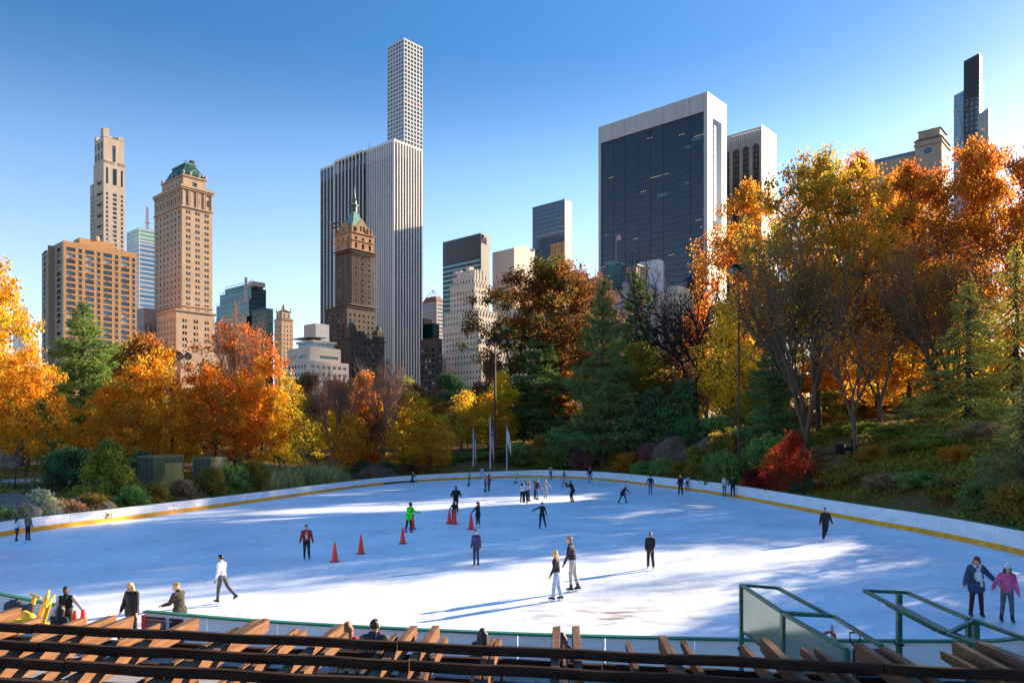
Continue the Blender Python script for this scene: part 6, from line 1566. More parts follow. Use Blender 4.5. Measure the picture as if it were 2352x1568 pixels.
person(1316,1358,1231,'tall person in a navy jacket and pale grey trousers skating left beside the blonde one',yaw=-72,top=(.028,.028,.045),bottom=(.40,.38,.35),hair='sandy',lL=(8,2,12),lR=(-4,2,12),aL=(10,6,14),aR=(-6,8,18),lean=10,puff=.98)
person(1494,1307,1222,'person in a black hoodie standing alone in the sun right of centre',yaw=205,top=(.018,.017,.017),topkind='hoodie',bottom=(.022,.02,.019),hair='black',skin='tan',lL=(16,7,14),lR=(-4,4,6),aL=(18,4,18),aR=(22,2,16),inL=20,inR=14,hood=True,puff=1.12,wide=1.25)
person(1245,1216,1152,'person in a tight black turtleneck with one arm stretched out to the left',yaw=190,fem=True,top=BLK,topkind='sweater',bottom=BLK,hair='black',aL=(0,14,10),aR=(10,62,4),lL=(-12,8,22),lR=(2,4,2),puff=.88)
person(1896,1243,1165,'person in a black windbreaker with white cuffs near the right boards',yaw=185,top=(.017,.017,.019),bottom=BLK,hair='black',bun=True,boot='w',lL=(-14,-2,24),lR=(8,3,6),aL=(8,16,14),aR=(4,14,14),puff=1.15,wide=1.3)
dm=person(2242,1419,1274,'person in a blue denim jacket and plum cap holding a child by the hand',yaw=190,fem=True,top=(.035,.065,.12),inner=(.65,.65,.68),bottom=(.05,.012,.025),hat='cap',hatc=(.12,.02,.05),hair='sandy',hairlen=.14,scarf=(.5,.46,.38),head=(0,16),aL=(18,38,14),aR=(14,24,8),lL=(2,5,6),lR=(-2,2,6),puff=1.3,hem=.16)
person(2313,1431,1291,'child in a pink jacket and white pompom hat holding the hand of the denim jacket',yaw=195,fem=True,top=(.62,.10,.22),bottom=(.10,.11,.13),hat='beanie',hatc=(.6,.66,.72),pom=(.7,.75,.8),hair='brown',hairlen=.2,head=(0,16),aR=(16,38,24),aL=(4,12,10),lL=(4,4,8),lR=(-2,3,6),puff=1.22)
person(947,1117,1084,'person in a white cap and dark top near the gap in the far boards',yaw=120,top=BLK,bottom=BLK,hat='cap',hatc=WHT,boot='w',hair=None,aL=(26,30,10),aR=(20,10,10),lL=(10,3,12),lR=(-14,3,22),lean=8,puff=.9)
person(1077,1117,1081,'person in a lime green vest and grey sleeves near the left flagpole',yaw=60,top=(.22,.40,.03),sleeve=(.2,.22,.22),bottom=(.06,.065,.06),hair='brown',lL=(14,3,18),lR=(-6,2,14),aL=(6,16,20),aR=(-4,16,20),lean=6)
person(1107,1098,1072,'person in a lilac jacket facing the far boards below the flagpoles',yaw=10,fem=True,top=(.58,.42,.62),bottom=LJEAN,hair='brown',boot='w',aL=(30,14,40),aR=(30,14,40),lL=(0,10,4),puff=1.1)
person(1115,1131,1090,'person in a denim vest and dark hat skating beside the maroon coat',yaw=60,fem=True,top=(.10,.16,.24),sleeve=(.4,.4,.42),bottom=BLK,hat='beanie',hatc=BLK,pom=(.06,.05,.05),hair='blonde',hairlen=.12,lL=(8,2,8),lR=(-6,2,10))
person(1123,1128,1087,'person in a long maroon coat and pompom hat skating under the flagpoles',yaw=70,fem=True,top=(.19,.035,.045),topkind='coat',hem=.42,bottom=BLK,hat='beanie',hatc=(.04,.035,.04),pom=(.05,.04,.04),hair='brown',hairlen=.12,aL=(22,6,60),aR=(22,6,60))
person(1184,1110,1076,'person in a white hooded jacket and beige trousers gliding by the far boards',yaw=75,top=CREAM,bottom=(.45,.41,.35),hair='brown',aL=(30,16,10),aR=(36,22,10),lL=(20,3,22),lR=(2,3,26),lean=14,puff=1.15)
person(1265,1102,1069,'person in a pale grey open jacket near the far boards',yaw=170,fem=True,top=(.34,.36,.32),inner=BLK,bottom=DJEAN,hair='blonde',hairlen=.12,hat='beanie',hatc=CHAR,aL=(4,36,10),aR=(4,22,10),lL=(-4,2,8),lR=(6,2,6))
person(1296,1119,1080,'person in a long pale grey coat over black near the centre of the far curve',yaw=190,fem=True,top=(.33,.34,.36),topkind='coat',hem=.34,inner=BLK,bottom=BLK,hat='beanie',hatc=BLK,pom=BLK,hair='black',hairlen=.2,lL=(2,8,4),lR=(6,6,10))
person(1355,1110,1073,'person in a navy sweatshirt, grey trousers and blue pompom hat at the far boards',yaw=200,top=NAVY,topkind='sweatshirt',bottom=(.17,.18,.2),hat='beanie',hatc=(.03,.18,.32),pom=(.1,.05,.05),hair='brown',logo=(.5,.5,.5),lL=(-20,4,34),lR=(6,4,12),aL=(10,20,16),aR=(-6,20,20),lean=6)
person(1199,1156,1107,'person in a pale jacket with black trousers, left one of the hugging trio',yaw=30,fem=True,top=WHT,bottom=BLK,hair='black',hairlen=.16,lean=6,aL=(50,10,40),aR=(50,14,40))
person(1207,1157,1104,'person with long dark hair in the middle of the hugging trio',yaw=-150,fem=True,top=(.5,.52,.58),bottom=BLK,hair='brown',hairlen=.26,aL=(40,10,50),aR=(40,10,50))
person(1214,1152,1103,'person with auburn hair at the right of the hugging trio',yaw=-120,fem=True,top=(.22,.25,.33),bottom=CHAR,hair='red',hairlen=.28,aL=(34,8,50),aR=(30,8,40))
person(1229,1146,1102,'person half hidden behind the black top and jeans skater',yaw=60,fem=True,top=(.3,.32,.36),bottom=BLK,hair='brown',hairlen=.22)
person(1234,1148,1101,'person in a black top and blue jeans with long dark hair',yaw=60,fem=True,top=BLK,bottom=JEAN,hair='brown',hairlen=.2,aL=(-10,22,10),aR=(10,24,6),lL=(10,2,6),lR=(0,2,10))
person(1253,1145,1101,'person in a pale grey sweatsuit with arms held out',yaw=170,fem=True,top=(.32,.34,.38),bottom=(.30,.32,.36),hair='red',hairlen=.28,aL=(10,44,14),aR=(10,34,6))
ph=person(1316,1154,1103,'person in a black coat bent forward taking a picture with a phone',yaw=-60,top=BLK,bottom=BLK,hair='black',lean=20,aL=(60,4,112),aR=(56,4,112),lL=(26,2,40),lR=(20,2,36),hem=.14,puff=1.05)
person(1429,1156,1113,'person in black crouching forward in the middle of the ice on the right',yaw=120,top=BLK,bottom=BLK,hair='sandy',lean=34,aL=(34,30,12),aR=(20,20,20),lL=(34,10,30),lR=(-6,16,20),hem=.14)
person(1494,1137,1091,'person in a black top and grey jeans skating near the right curve',yaw=185,top=BLK,bottom=(.11,.15,.22),hair='brown',skin='tan',aL=(6,12,30),aR=(4,26,10),logo=(.12,.15,.12),puff=.95)
person(1563,1138,1090,'blonde person all in black near the leaning figure at the right boards',yaw=195,fem=True,top=BLK,bottom=BLK,hair='blonde',hairlen=.14,lL=(0,5,2),lR=(2,4,2),wide=1.3,logo=(.1,.3,.15))
person(1578,1123,1093,'person in blue leaning far over the right boards',yaw=30,top=(.42,.46,.55),bottom=(.03,.05,.11),hair='black',lean=52,aL=(70,8,20),aR=(70,8,20),lL=(8,3,16),lR=(2,3,10),head=(0,-10))
person(1664,1139,1093,'person in a cream padded jacket and jeans at the right boards',yaw=165,fem=True,top=CREAM,bottom=JEAN,hair='brown',bun=True,aL=(16,34,40),aR=(10,18,20),puff=1.12)
person(1683,1141,1092,'person in a black jacket and black cap leaning on the right boards',yaw=190,top=BLK,bottom=BLK,hat='cap',hatc=BLK,hair='black',lL=(8,2,2),lR=(14,4,10),aL=(14,12,50),aR=(6,22,40),puff=1.15)
seated=dict(sit=True,skates=False,lL=(86,6,86),lR=(86,6,86),aL=(20,8,40),aR=(20,8,40))
SEATS=[]
for (u,vh,d,lab,kw) in ((796,1428,16.6,'person with long auburn hair in a red coat seated at the near boards',dict(fem=True,top=(.55,.01,.015),hair='red',hairlen=.3,hem=.1,puff=1.1,lean=4)),
    (860,1421,16.4,'person in a dark padded vest seated at the near boards beside the red coat',dict(top=(.02,.025,.03),sleeve=(.09,.09,.06),hair='brown',puff=1.3,scarf=(.08,.02,.035))),
    (1108,1442,16.6,'person with dark hair and a black jacket seated at the near boards in the centre',dict(fem=True,top=NAVY,hair='brown',hairlen=.2,puff=1.15)),
    (1291,1452,16.5,'person with brown hair seated behind the upright pergola rafters',dict(fem=True,top=BLK,hair='brown',hairlen=.12,puff=1.1))):
    k=dict(seated); k.update(kw); o=person(u,0,vh,lab,d=d,z0=TZ,yaw=4,bottom=BLK,**k); SEATS.append((o.location.x,o.location.y,o.scale.x))
# bake the fused skins into plain meshes
_dg=bpy.context.evaluated_depsgraph_get(); _dg.update()
for o in _bake:
    me=bpy.data.meshes.new_from_object(o.evaluated_get(_dg)); m=o.material_slots[0].material
    o.modifiers.clear(); o.data=me
    if len(me.materials)==0: me.materials.append(None)
    o.material_slots[0].link='OBJECT'; o.material_slots[0].material=m
    me.polygons.foreach_set('use_smooth',[True]*len(me.polygons))
# ---------------------------------------------------------------- pergola
W_top=mat('weathered pergola wood',(.20,.115,.07),.92,.5,3.0,streak=(6,.6,6),spec=.1,c2=(.05,.028,.018),bump=.7,bscale=9)
W_beam=mat('dark brown beam',(.040,.022,.015),.95,.4,1.5,spec=.08,streak=(.6,8,8),bump=.5,bscale=8)
W_side=mat('tan pergola wood',(.25,.128,.066),.92,.4,3.2,streak=(7,.5,7),spec=.1,c2=(.10,.05,.028),bump=.5,bscale=10)
pg=empty('pergola',(0,7,TZ),0,'weathered brown wooden pergola of crossed beams and rafters along the bottom of the view','pergola')
def pgb(name,b,m): 
    o=b.build(name,m,pg); o.location=(0,-7,-TZ); return o
def beamline(y0,x0,x1,zt,h,wd,splits):
    xs=[x0]+splits+[x1]
    for i,(a,c) in enumerate(zip(xs,xs[1:])):
        j=rnd.uniform(-.012,.012); b=MB(); n=10; yl=lambda x:y0-.168*x
        for k in range(n):
            xa=a+.006+(c-a-.012)*k/n; xb=a+.006+(c-a-.012)*(k+1)/n; s=.006*math.sin(k*1.7+i); s2=.006*math.sin((k+1)*1.7+i)
            P=[(xa,yl(xa)-wd/2+j,zt-h+s),(xb,yl(xb)-wd/2+j,zt-h+s2),(xb,yl(xb)+wd/2+j,zt-h+s2),(xa,yl(xa)+wd/2+j,zt-h+s),(xa,yl(xa)-wd/2+j,zt+s),(xb,yl(xb)-wd/2+j,zt+s2),(xb,yl(xb)+wd/2+j,zt+s2),(xa,yl(xa)+wd/2+j,zt+s)]
            f=[(3,2,1,0),(4,5,6,7),(0,1,5,4),(2,3,7,6)]
            if k==0: f.append((3,0,4,7))
            if k==n-1: f.append((1,2,6,5))
            b.add(P,f)
        pgb('beam',b,W_beam)
for i,(y0,sp) in enumerate(((7.12,[-5.0,-1.1,3.2]),(6.51,[-4.5,-.9,2.2]),(6.0,[-3.9,-.3,1.8]),(5.48,[-3.3,.6,3.0]),(4.95,[-2.4,1.4]))):
    beamline(y0,-9.5,8.5,4.05,.085,.055,sp)
for i,(y0,sp) in enumerate(((7.75,[-3.7,.9,3.6]),(7.05,[-4.2,.2]),(6.4,[-2.8,2.2]))):
    beamline(y0,-9.5,8.5,3.74,.10,.06,sp)
def rafter(u,v,wd,h,back=4.55,jag=True,zt=3.955):
    p=on_plane(u,v,zt); dx=.066; b=MB(); L_=p.y-back; n=8
    rg=random.Random(int(u*7+v)); ph=rg.random()*6
    def ring(t):
        y=p.y-L_*t; x=p.x-dx*L_*t; z=zt+.008*math.sin(5*t+ph); w2=wd/2*(1+.03*math.sin(9*t+ph)); return [(x-w2,y,z-h),(x+w2,y,z-h),(x+w2,y,z-.004),(x+w2*.86,y,z),(x-w2*.86,y,z),(x-w2,y,z-.004)]
    rs=[ring(t/n) for t in range(n+1)]
    rs[0]=[(x,y-(rg.uniform(0,.05) if k<2 else rg.uniform(0,.04)),z-(rg.uniform(0,.012) if k>1 else -rg.uniform(.0,.035))) for k,(x,y,z) in enumerate(rs[0])]
    V=[q for r in rs for q in r]; f=[]
    b.add(V,[])
    for i in range(n):
        for k in range(6):
            k2=(k+1)%6; b.cur=1 if k in (2,3,4) else 0; b.f.append((i*6+k,i*6+k2,(i+1)*6+k2,(i+1)*6+k)); b.mi.append(b.cur)
    b.f.append(tuple(range(6))); b.mi.append(0); b.cur=0
    o=b.build('rafter',[W_side,W_top],pg); o.location=(0,-7,-TZ); return o
for (u,v,k) in ((44,1391,1),(95,1413,0),(195,1416,0),(261,1409,1),(302,1411,1),(365,1428,0),(450,1415,1),(545,1437,0),(566,1436,0),(594,1419,1),(611,1420,1),(681,1440,0),(700,1443,0),(783,1428,1),(797,1447,0),(909,1454,0),(951,1431,1),(1002,1432,1),(1024,1458,0),(1131,1461,0),(1147,1460,0),(1278,1436,1),(1298,1467,0),(1322,1437,1),(1441,1470,0),(1520,1455,1),(1568,1468,0),(1706,1478,0),(1752,1462,1),(1842,1483,0),(1872,1483,0),(1970,1471,1),(2000,1487,0),(2028,1483,1),(2164,1491,0),(2192,1470,1),(2250,1472,1),(2312,1497,0),(-70,1400,1),(-30,1420,0),(2420,1480,1),(2470,1500,0)):
    rafter(u,v,.082 if k else .052,.155 if k else .10,zt=3.958 if k else 3.93)
for x in (-8,-3.4,1.2,5.6):
    b=MB(); b.box(x-.09,x+.09,7.3-.168*x,7.48-.168*x,TZ,3.64); pgb('post',b,W_beam)
# ---------------------------------------------------------------- green ramp railings
G_rail=mat('green rail paint',(.018,.115,.068),.38,.25,1.2,spec=.5); G_sheet=mat('polished sheet panel',(.30,.36,.31),.16,.12,.5,metal=.85)
r=empty('railing',tuple(ray(1703,1480,17.0)),0,'green ramp railing with a polished sheet metal side panel, left of the two','railing')
def local(b,name,m,root):
    o=b.build(name,m,root); o.location=-Vector(root.location); return o
def railz(pts): return [ray(*p) for p in pts]
A=railz([(1703,1343,17.2),(1798,1406,15.6)]); A2_=railz([(1800,1409,15.5),(1945,1491,13.2)]); Bp=railz([(1787,1350,17.4),(1903,1412,15.8),(1912,1414,15.7),(2026,1483,13.4)])
for (p,q_) in ((A[0],A[1]),(A2_[0],A2_[1]),(A[0],Bp[0]),(Bp[0],Bp[1]),(A[1],Bp[1]),(Bp[2],Bp[3]),(A2_[0],Bp[2])):
    b=MB(); b.bar(p,q_,.085,.06); local(b,'rail',G_rail,r)
dz=Vector((0,0,-1.02))
for p,q_ in ((A[0],A[1]),(A2_[0],A2_[1])):
    b=MB(); p2=p.copy(); p2.z-=.04; q2=q_.copy(); q2.z-=.04; w_=Vector((.012,.008,0)); n=14
    for i in range(n):
        a0=p2.lerp(q2,i/n); a1=p2.lerp(q2,(i+1)/n); s0=Vector((.015*math.sin(i*.9),0,0)); s1=Vector((.015*math.sin((i+1)*.9),0,0))
        b.quad(a0+w_+s0*.3,a1+w_+s1*.3,a1+dz*.95+s1,a0+dz*.95+s0); b.quad(a0-w_,a1-w_,a1+dz*.95-w_,a0+dz*.95-w_)
    local(b,'side_panel',G_sheet,r)
    b=MB(); b.bar(p+dz,q_+dz,.05,.05); local(b,'lower_rail',G_rail,r)
for p in (A[0],A[1],A2_[0],A2_[1],Bp[3]):
    b=MB(); b.bar(p,Vector((p.x,p.y,TZ)),.09,.09,Vector((0,1,0))); po=local(b,'post',G_rail,r)
    b=MB(); b.box(p.x-.075,p.x+.075,p.y-.075,p.y+.075,1.22,1.27); o=b.build('clamp',M_black,po)
r=empty('railing',tuple(ray(2065,1500,16.0)),0,'open green ramp railing without a side panel, right of the two','railing')
C1=railz([(1985,1356,16.2),(2170,1452,14.0)]); C2=railz([(2176,1455,13.9),(2400,1535,11.8)]); D1=railz([(2082,1360,16.6),(2225,1421,14.5)]); D2=railz([(2238,1424,14.3),(2420,1490,12.2)])
for (p,q_) in ((C1[0],C1[1]),(C2[0],C2[1]),(C1[0],D1[0]),(D1[0],D1[1]),(D2[0],D2[1]),(C2[0],D2[0])):
    b=MB(); b.bar(p,q_,.085,.06); local(b,'rail',G_rail,r)
dz=Vector((0,0,-.28))
for (p,q_) in ((C1[0].lerp(C1[1],.4),C1[1]),(C2[0],C2[1])):
    b=MB(); b.bar(p+Vector((.1,.25,-.03)),q_+Vector((.1,.25,-.03)),.32,.02); local(b,'ledge',G_rail,r)
for u,v,d in ((2065,1364,16.1),(2226,1424,14.4),(2241,1427,14.2)):
    p=ray(u,v,d); b=MB(); b.bar(p,Vector((p.x,p.y,TZ)),.10,.10,Vector((0,1,0))); po=local(b,'post',G_rail,r)
    b=MB(); b.box(p.x-.075,p.x+.075,p.y-.075,p.y+.075,1.62,1.66); b.build('clamp',M_black,po)
    b=MB(); b.box(p.x-.07,p.x+.07,p.y-.07,p.y+.07,TZ,1.2); b.build('sleeve',G_rail,po)
# ---------------------------------------------------------------- red cones
M_cone=mat('fluorescent red cone',(.95,.035,.008),.45,.05,2); 
CONE=None
def cone(u,v,vt,label,group=None,d=None,z=0.0,tilt=0):
    global CONE
    if CONE is None:
        CONE=empty('traffic_cone',(0,0,0)); q=MB(); q.lathe((0,0,0),[(.165,.035),(.155,.06),(.04,.90),(.032,.92),(.02,.915)],18); q.build('cone_body',M_cone,CONE,True)
        q=MB()
        k=.20; pts=[(-k,-k+.05),(-k+.05,-k),(k-.05,-k),(k,-k+.05),(k,k-.05),(k-.05,k),(-k+.05,k),(-k,k-.05)]
        q.add([(x,y,0) for x,y in pts]+[(x*.97,y*.97,.035) for x,y in pts],[tuple(range(7,-1,-1)),tuple(range(8,16))]+[(i,(i+1)%8,8+(i+1)%8,8+i) for i in range(8)]); q.build('cone_base',M_black,CONE); r=CONE
    else: r=copy_tree(CONE)
    if d is None: p=on_plane(u,v,z); h=(v-vt)/F*p.y
    else: p=Vector(((u-CU)/F*d,d,z)); h=CZ-(vt-HV)/F*d-z
    r.location=p; r.rotation_euler=(tilt,0,rnd.random()*1.5); s=h/.92; r.scale=(s,s,s); tag(r,label,'traffic cone','red traffic cones'); return r
cone(769,1289,1245,'red traffic cone nearest the person in the red jacket'); cone(829,1271,1228,'red traffic cone standing alone, second from the red jacket')
cone(925,1248,1210,'red traffic cone in front of the neon green jacket'); cone(947,1214,1178,'red traffic cone held by the person in the neon green jacket',z=.03,tilt=.04)
cone(1032,1202,1169,'left one of the two red traffic cones under the bending person'); cone(1044,1203,1169,'right one of the two red traffic cones under the bending person')
cone(1082,1215,1178,'red traffic cone pulled by the person with the ponytail'); 
cone(172,0,1401,'red traffic cone between the varsity jacket and the rink gate',d=20.3,z=.5); cone(191,0,1399,'red traffic cone under the hand of the varsity jacket',d=20.5,z=.3); cone(297,0,1424,'red traffic cone at the feet of the blonde person in the padded jacket',d=20.4,z=.5)
# ---------------------------------------------------------------- yellow skating aids
M_yel=mat('yellow plastic',(.80,.44,.01),.35,.08,2,spec=.5)
def aid(u,v,d,rz,tilt,label):
    p=ray(u,v,d); r=empty('skating_aid',p,0,label,'skating aid','yellow skating aids stacked by the gate'); r.rotation_euler=(tilt,tilt*.5,rz)
    q=MB(); limb(q,(-.12,0,-.55),(.02,0,.22),.05,.055); fused2(q,'stem',r)
    q=MB(); limb(q,(.03,-.24,.25),(.03,.24,.25),.034,.034); fused2(q,'handlebar',r)
    q=MB(); limb(q,(-.55,0,-.5),(.0,0,-.5),.10,.08); ball(q,(-.42,0,-.36),(.16,.13,.17)); ball(q,(-.7,0,-.48),(.14,.09,.06)); fused2(q,'saddle',r)
    q=MB(); q.bar((-.8,-.16,-.62),(.25,-.16,-.62),.05,.05); q.build('runner',M_yel,r); q=MB(); q.bar((-.8,.16,-.62),(.25,.16,-.62),.05,.05); q.build('runner',M_yel,r)
def fused2(q,name,r):
    o=q.build(name,M_yel,r); md=o.modifiers.new('fuse','REMESH'); md.mode='VOXEL'; md.voxel_size=.016; md.use_smooth_shade=True
aid(104,1386,19.4,.5,.25,'yellow plastic skating aid standing highest in the stack'); aid(111,1399,18.9,.2,.4,'yellow plastic skating aid with slanted handlebar in front of the highest one'); aid(76,1390,19.6,1.0,.1,'yellow plastic skating aid at the left of the stack')
# folded grey coat on the near left boards
q=MB(); p=ray(48,1390,19.6)
for k in range(7): limb(q,p+Vector((-.32+.1*k,0,.07*math.sin(k))),p+Vector((-.28+.1*k,-.1,-.25)),.11,.09)
o=q.build('puffer_coat',cm((.05,.055,.07))); md=o.modifiers.new('fuse','REMESH'); md.mode='VOXEL'; md.voxel_size=.02; md.use_smooth_shade=True; tag(o,'dark padded coat thrown over the boards beside the yellow skating aids','coat')
# ---------------------------------------------------------------- chairs and benches on the terrace
M_chair=mat('grey metal chair',(.12,.13,.14),.4,.1,2,metal=.6)
def chair(x,y,rz,label,s=1.0,group='grey metal chairs on the terrace'):
    r=empty('chair',(x,y,TZ),rz,label,'chair',group); r.scale=(s,s,s)
    q=MB(); q.box(-.22,.22,-.2,.22,.43,.455); q.build('seat',M_chair,r)
    q=MB(); pts=[(-.23,-.22,.45),(-.24,-.27,.80),(-.18,-.285,.86),(.18,-.285,.86),(.24,-.27,.80),(.23,-.22,.45)]; q.tube(pts,.014,6)
    for k in range(6): q.bar((-.17+.068*k,-.225,.46),(-.17+.068*k,-.28,.85),.022,.008,Vector((0,1,0)))
    q.build('backrest',M_chair,r)
    for sx in (-1,1):
        for sy in (-1,1): q=MB(); q.tube([(sx*.2,sy*.18,.43),(sx*.235,sy*.22,0)],.013,6); q.build('leg',M_chair,r)
cl=['grey metal chair under the red coat','grey metal chair under the dark padded vest','grey metal chair under the person in the centre','grey metal chair behind the upright rafters']
for (x,y,s),l in zip(SEATS,cl): chair(x,y-.02,-.07,l,s*1.02)
for u,v,d,rz,l in ((1158,1510,14.6,.5,'empty grey chair right of the seated centre person'),(1245,1512,14.2,-.4,'empty grey chair left of the upright rafters'),(1400,1530,12.6,.2,'empty grey chair low in the gap of the pergola beams'),(1490,1535,12.8,-.3,'empty grey chair right of the upright rafters'),(900,1530,13.0,.4,'empty grey chair below the padded vest person'),(700,1500,14.6,.9,'empty grey chair below the left near boards')):
    chair((u-CU)/F*d,d,rz,l)
M_bench=mat('maroon bench top',(.15,.045,.035),.6,.2,1.5)
for i,(u0,u1,d,l) in enumerate(((330,640,19.0,'maroon ledge along the near boards at the left'),(760,1180,17.7,'maroon ledge along the near boards in the centre'))):
    a=(u0-CU)/F*d; c=(u1-CU)/F*d; yy=20.2 if i==0 else 18.6
    r=empty('ledge',(a,d,TZ),math.atan2(-.75 if i==0 else -.6,c-a),l,'ledge'); L_=c-a; q=MB(); q.box(0,L_,-.15,.15,.36,.41); q.build('top',M_bench,r)
    for t in (.05,.5,.95): q=MB(); q.box(L_*t-.04,L_*t+.04,-.1,.1,0,.36); q.build('leg',M_black,r)
# barrier rail by the gate
r=empty('gate_rail',tuple(ray(255,1440,19.6)),.1,'black tubular rail beside the rink gate','rail'); q=MB(); q.tube([(-.9,0,-.25),(.2,0,.1),(.34,0,.12),(.4,0,.05),(.36,0,-.15),(-.9,0,-.45)],.035,8); q.build('tube',M_black,r,True)
for x in (-.8,.2): q=MB(); q.box(x-.03,x+.03,-.03,.03,TZ-r.location.z,-.15); q.build('post',M_black,r)
# tools leaning by the ramp: shovel, orange hoop, white pole
r=empty('shovel',tuple(ray(1964,1470,15.2)),.2,'snow shovel with a black D handle stuck upright between the railings','shovel')
q=MB(); q.tube([(-.11,0,.0),(-.12,0,.16),(.12,0,.16),(.11,0,0),(.0,0,-.12)],.02,6); q.tube([(-.11,0,0),(0,0,-.12)],.02,6); q.build('handle',M_black,r); q=MB(); q.tube([(0,0,-.1),(0,0,-1.1)],.018,6); q.build('shaft',W_side,r); q=MB(); q.box(-.2,.2,-.02,.02,TZ-r.location.z+.01,-1.08); q.build('blade',M_red,r)
r=empty('hose_loop',tuple(ray(1903,1466,15.8)),.3,'orange looped hose hanging behind the panelled railing','hose'); q=MB(); q.tube([(.17*math.cos(t*.42),.0,.14*math.sin(t*.42)) for t in range(13)],.03,8); q.build('loop',mat('orange rubber',(.65,.16,.02),.5,.1),r,True)
r=empty('pole',tuple(ray(1911,1462,16.5)),0,'short white pole beside the orange hose','pole'); q=MB(); q.tube([(0,0,.25),(0,0,TZ-r.location.z)],.03,8); q.build('shaft',M_paint,r,True); q=MB(); ball(q,(0,0,.26),.035); q.build('cap',M_paint,r)
# ---------------------------------------------------------------- flagpoles by the far boards
POLE=mat('white painted pole',(.78,.78,.78),.4,.05); FL_NY=[mat('flag navy',(.03,.05,.25),.8),mat('flag cream',(.75,.75,.72),.8,.05),mat('flag orange',(.75,.22,.02),.8)]; FL_PK=[mat('flag pale',(.72,.75,.72),.8,.05),mat('flag leaf green',(.10,.45,.14),.8)]
for u,vb,vt,dx in ((1087,1078,985,0),(1126,1078,955,0),(1164,1078,978,0)):
    d=119.0; X=(u-CU)/F*d; z0=tz(X,d)-.2; z1=CZ-(vt-HV)/F*d
    if u==1087: flag('left flagpole with a limp blue, white and orange flag',X,d,z0,z1,.55,3.4,FL_NY,.075,POLE,stripes=lambda i,j,n:0 if i<.33 else 1 if i<.66 else 2,hang=1.0,rz=.3)
    elif u==1126: flag('middle and tallest flagpole with a limp stars and stripes flag',X,d,z0,z1,.65,4.4,FL_US,.085,POLE,stripes=us,hang=.9,rz=.2)
    else: flag('right flagpole with a drooping pale flag marked with green',X,d,z0,z1,.75,2.4,FL_PK,.075,POLE,stripes=lambda i,j,n:1 if (.3<i<.7 and 4<j<9) else 0,hang=1.3,rz=-.1)
# ---------------------------------------------------------------- light masts
M_mast=mat('rusty brown mast',(.085,.042,.03),.7,.25,1.0,streak=(1,1,.2)); M_lamp=mat('lamp housing',(.014,.013,.014),.7,.2,spec=.1); M_lens=mat('lamp glass',(.35,.35,.33),.15,.1,spec=.8)
def mast(u,vt,d,label,heads=5,wd=1.0,arm=1.9):
    while rink_sd((u-CU)/F*d,d)[0]<2: d+=.5
    X=(u-CU)/F*d; z0=tz(X,d)-.2; zt=CZ-(vt-HV)/F*d; r=empty('lamp_mast',(X,d,z0),0,label,'light mast'); H_=zt-z0
    q=MB(); q.tube([(0,0,0),(0,0,H_*.5),(0,0,H_)],[.26*wd,.19*wd,.13*wd],12); q.build('pole',M_mast,r,True)
    if heads:
        q=MB(); q.bar((-arm,0,H_-.4),(arm,0,H_-.4),.12,.12); q.box(-.7,.7,-.3,.3,H_-.2,H_+.35); q.bar((-arm*.5,0,H_-.4),(-.2,0,H_-1.1),.08,.08); q.bar((arm*.5,0,H_-.4),(.2,0,H_-1.1),.08,.08); q.build('crossarm',M_lamp,r)
        for k in range(heads):
            x=-arm+2*arm*k/(heads-1)
            if abs(x)<.3: continue
            q=MB(); c=Vector((x,-.1,H_-.25)); dr=Vector((.35*(1 if x>0 else -1),-.6,-.45)).normalized(); q.tube([c-dr*.35,c-dr*.3,c+dr*.15,c+dr*.3],[.16,.30,.42,.44],12); h=q.build('lamp_head',M_lamp,r,True)
            q=MB(); q.tube([c+dr*.31,c+dr*.33],[.40,.40],12); q.build('lens',M_lens,h)
    return r
mast(396,812,92,'brown lamp mast with four floodlights among the golden trees on the left',5,.9,1.9)
mast(1137,780,128,'brown lamp mast with four floodlights in the centre before the white setback tower',5,1.0,2.6)
mast(1697,615,84,'thick tall reddish mast on the right bank beside the yellow tree',5,.62,.9)
# ---------------------------------------------------------------- loudspeakers, cabinet
def speaker(u,v,d,label,horn):
    p=ray(u,v,d); z0=tz(p.x,d); r=empty('loudspeaker',(p.x,d,z0),-.5 if not horn else .5,label,'loudspeaker'); hz=p.z-z0
    q=MB(); q.box(.55,.72,-.08,.08,-.2,hz+.9); q.build('post',M_lamp,r)
    if horn: q=MB(); q.tube([(.5,0,hz),(.1,-.05,hz),(-.6,-.1,hz-.1),(-1.2,-.15,hz-.2)],[.28,.34,.52,.72],14,False); q.tube([(.52,0,hz),(.12,-.05,hz)],[.30,.36],14); q.build('horn',mat('grey horn',(.14,.17,.17),.5,.1),r,True)
    else:
        q=MB(); q.box(-.75,.05,-.5,.45,hz-.5,hz+.45); q.box(.05,.56,-.15,.15,hz-.15,hz+.2); c=q.build('cabinet',M_lamp,r); q=MB(); q.box(-.8,-.751,-.42,.38,hz-.42,hz+.38); q.build('grille',M_black,c)
speaker(1940,1031,72,'black box loudspeaker on a post on the right slope',False); speaker(1371,1050,118,'grey horn loudspeaker on a post behind the far boards',True)
p=ray(1595,1058,98); z0=tz(p.x,98); r=empty('cabinet',(p.x,98,z0),-.5,'grey green utility cabinet behind the right boards below the boulders','cabinet'); q=MB(); q.box(-.75,.75,-.4,.4,.15,2.0); q.build('housing',mat('grey green steel',(.10,.11,.10),.6,.15),r); q=MB(); q.box(-.68,.68,-.43,-.405,.25,1.9); q.build('door',mat('grey steel door',(.13,.14,.13),.6,.15),r); q=MB(); q.box(-.8,.8,-.45,.45,0,.15); q.build('plinth',GREYST,r)
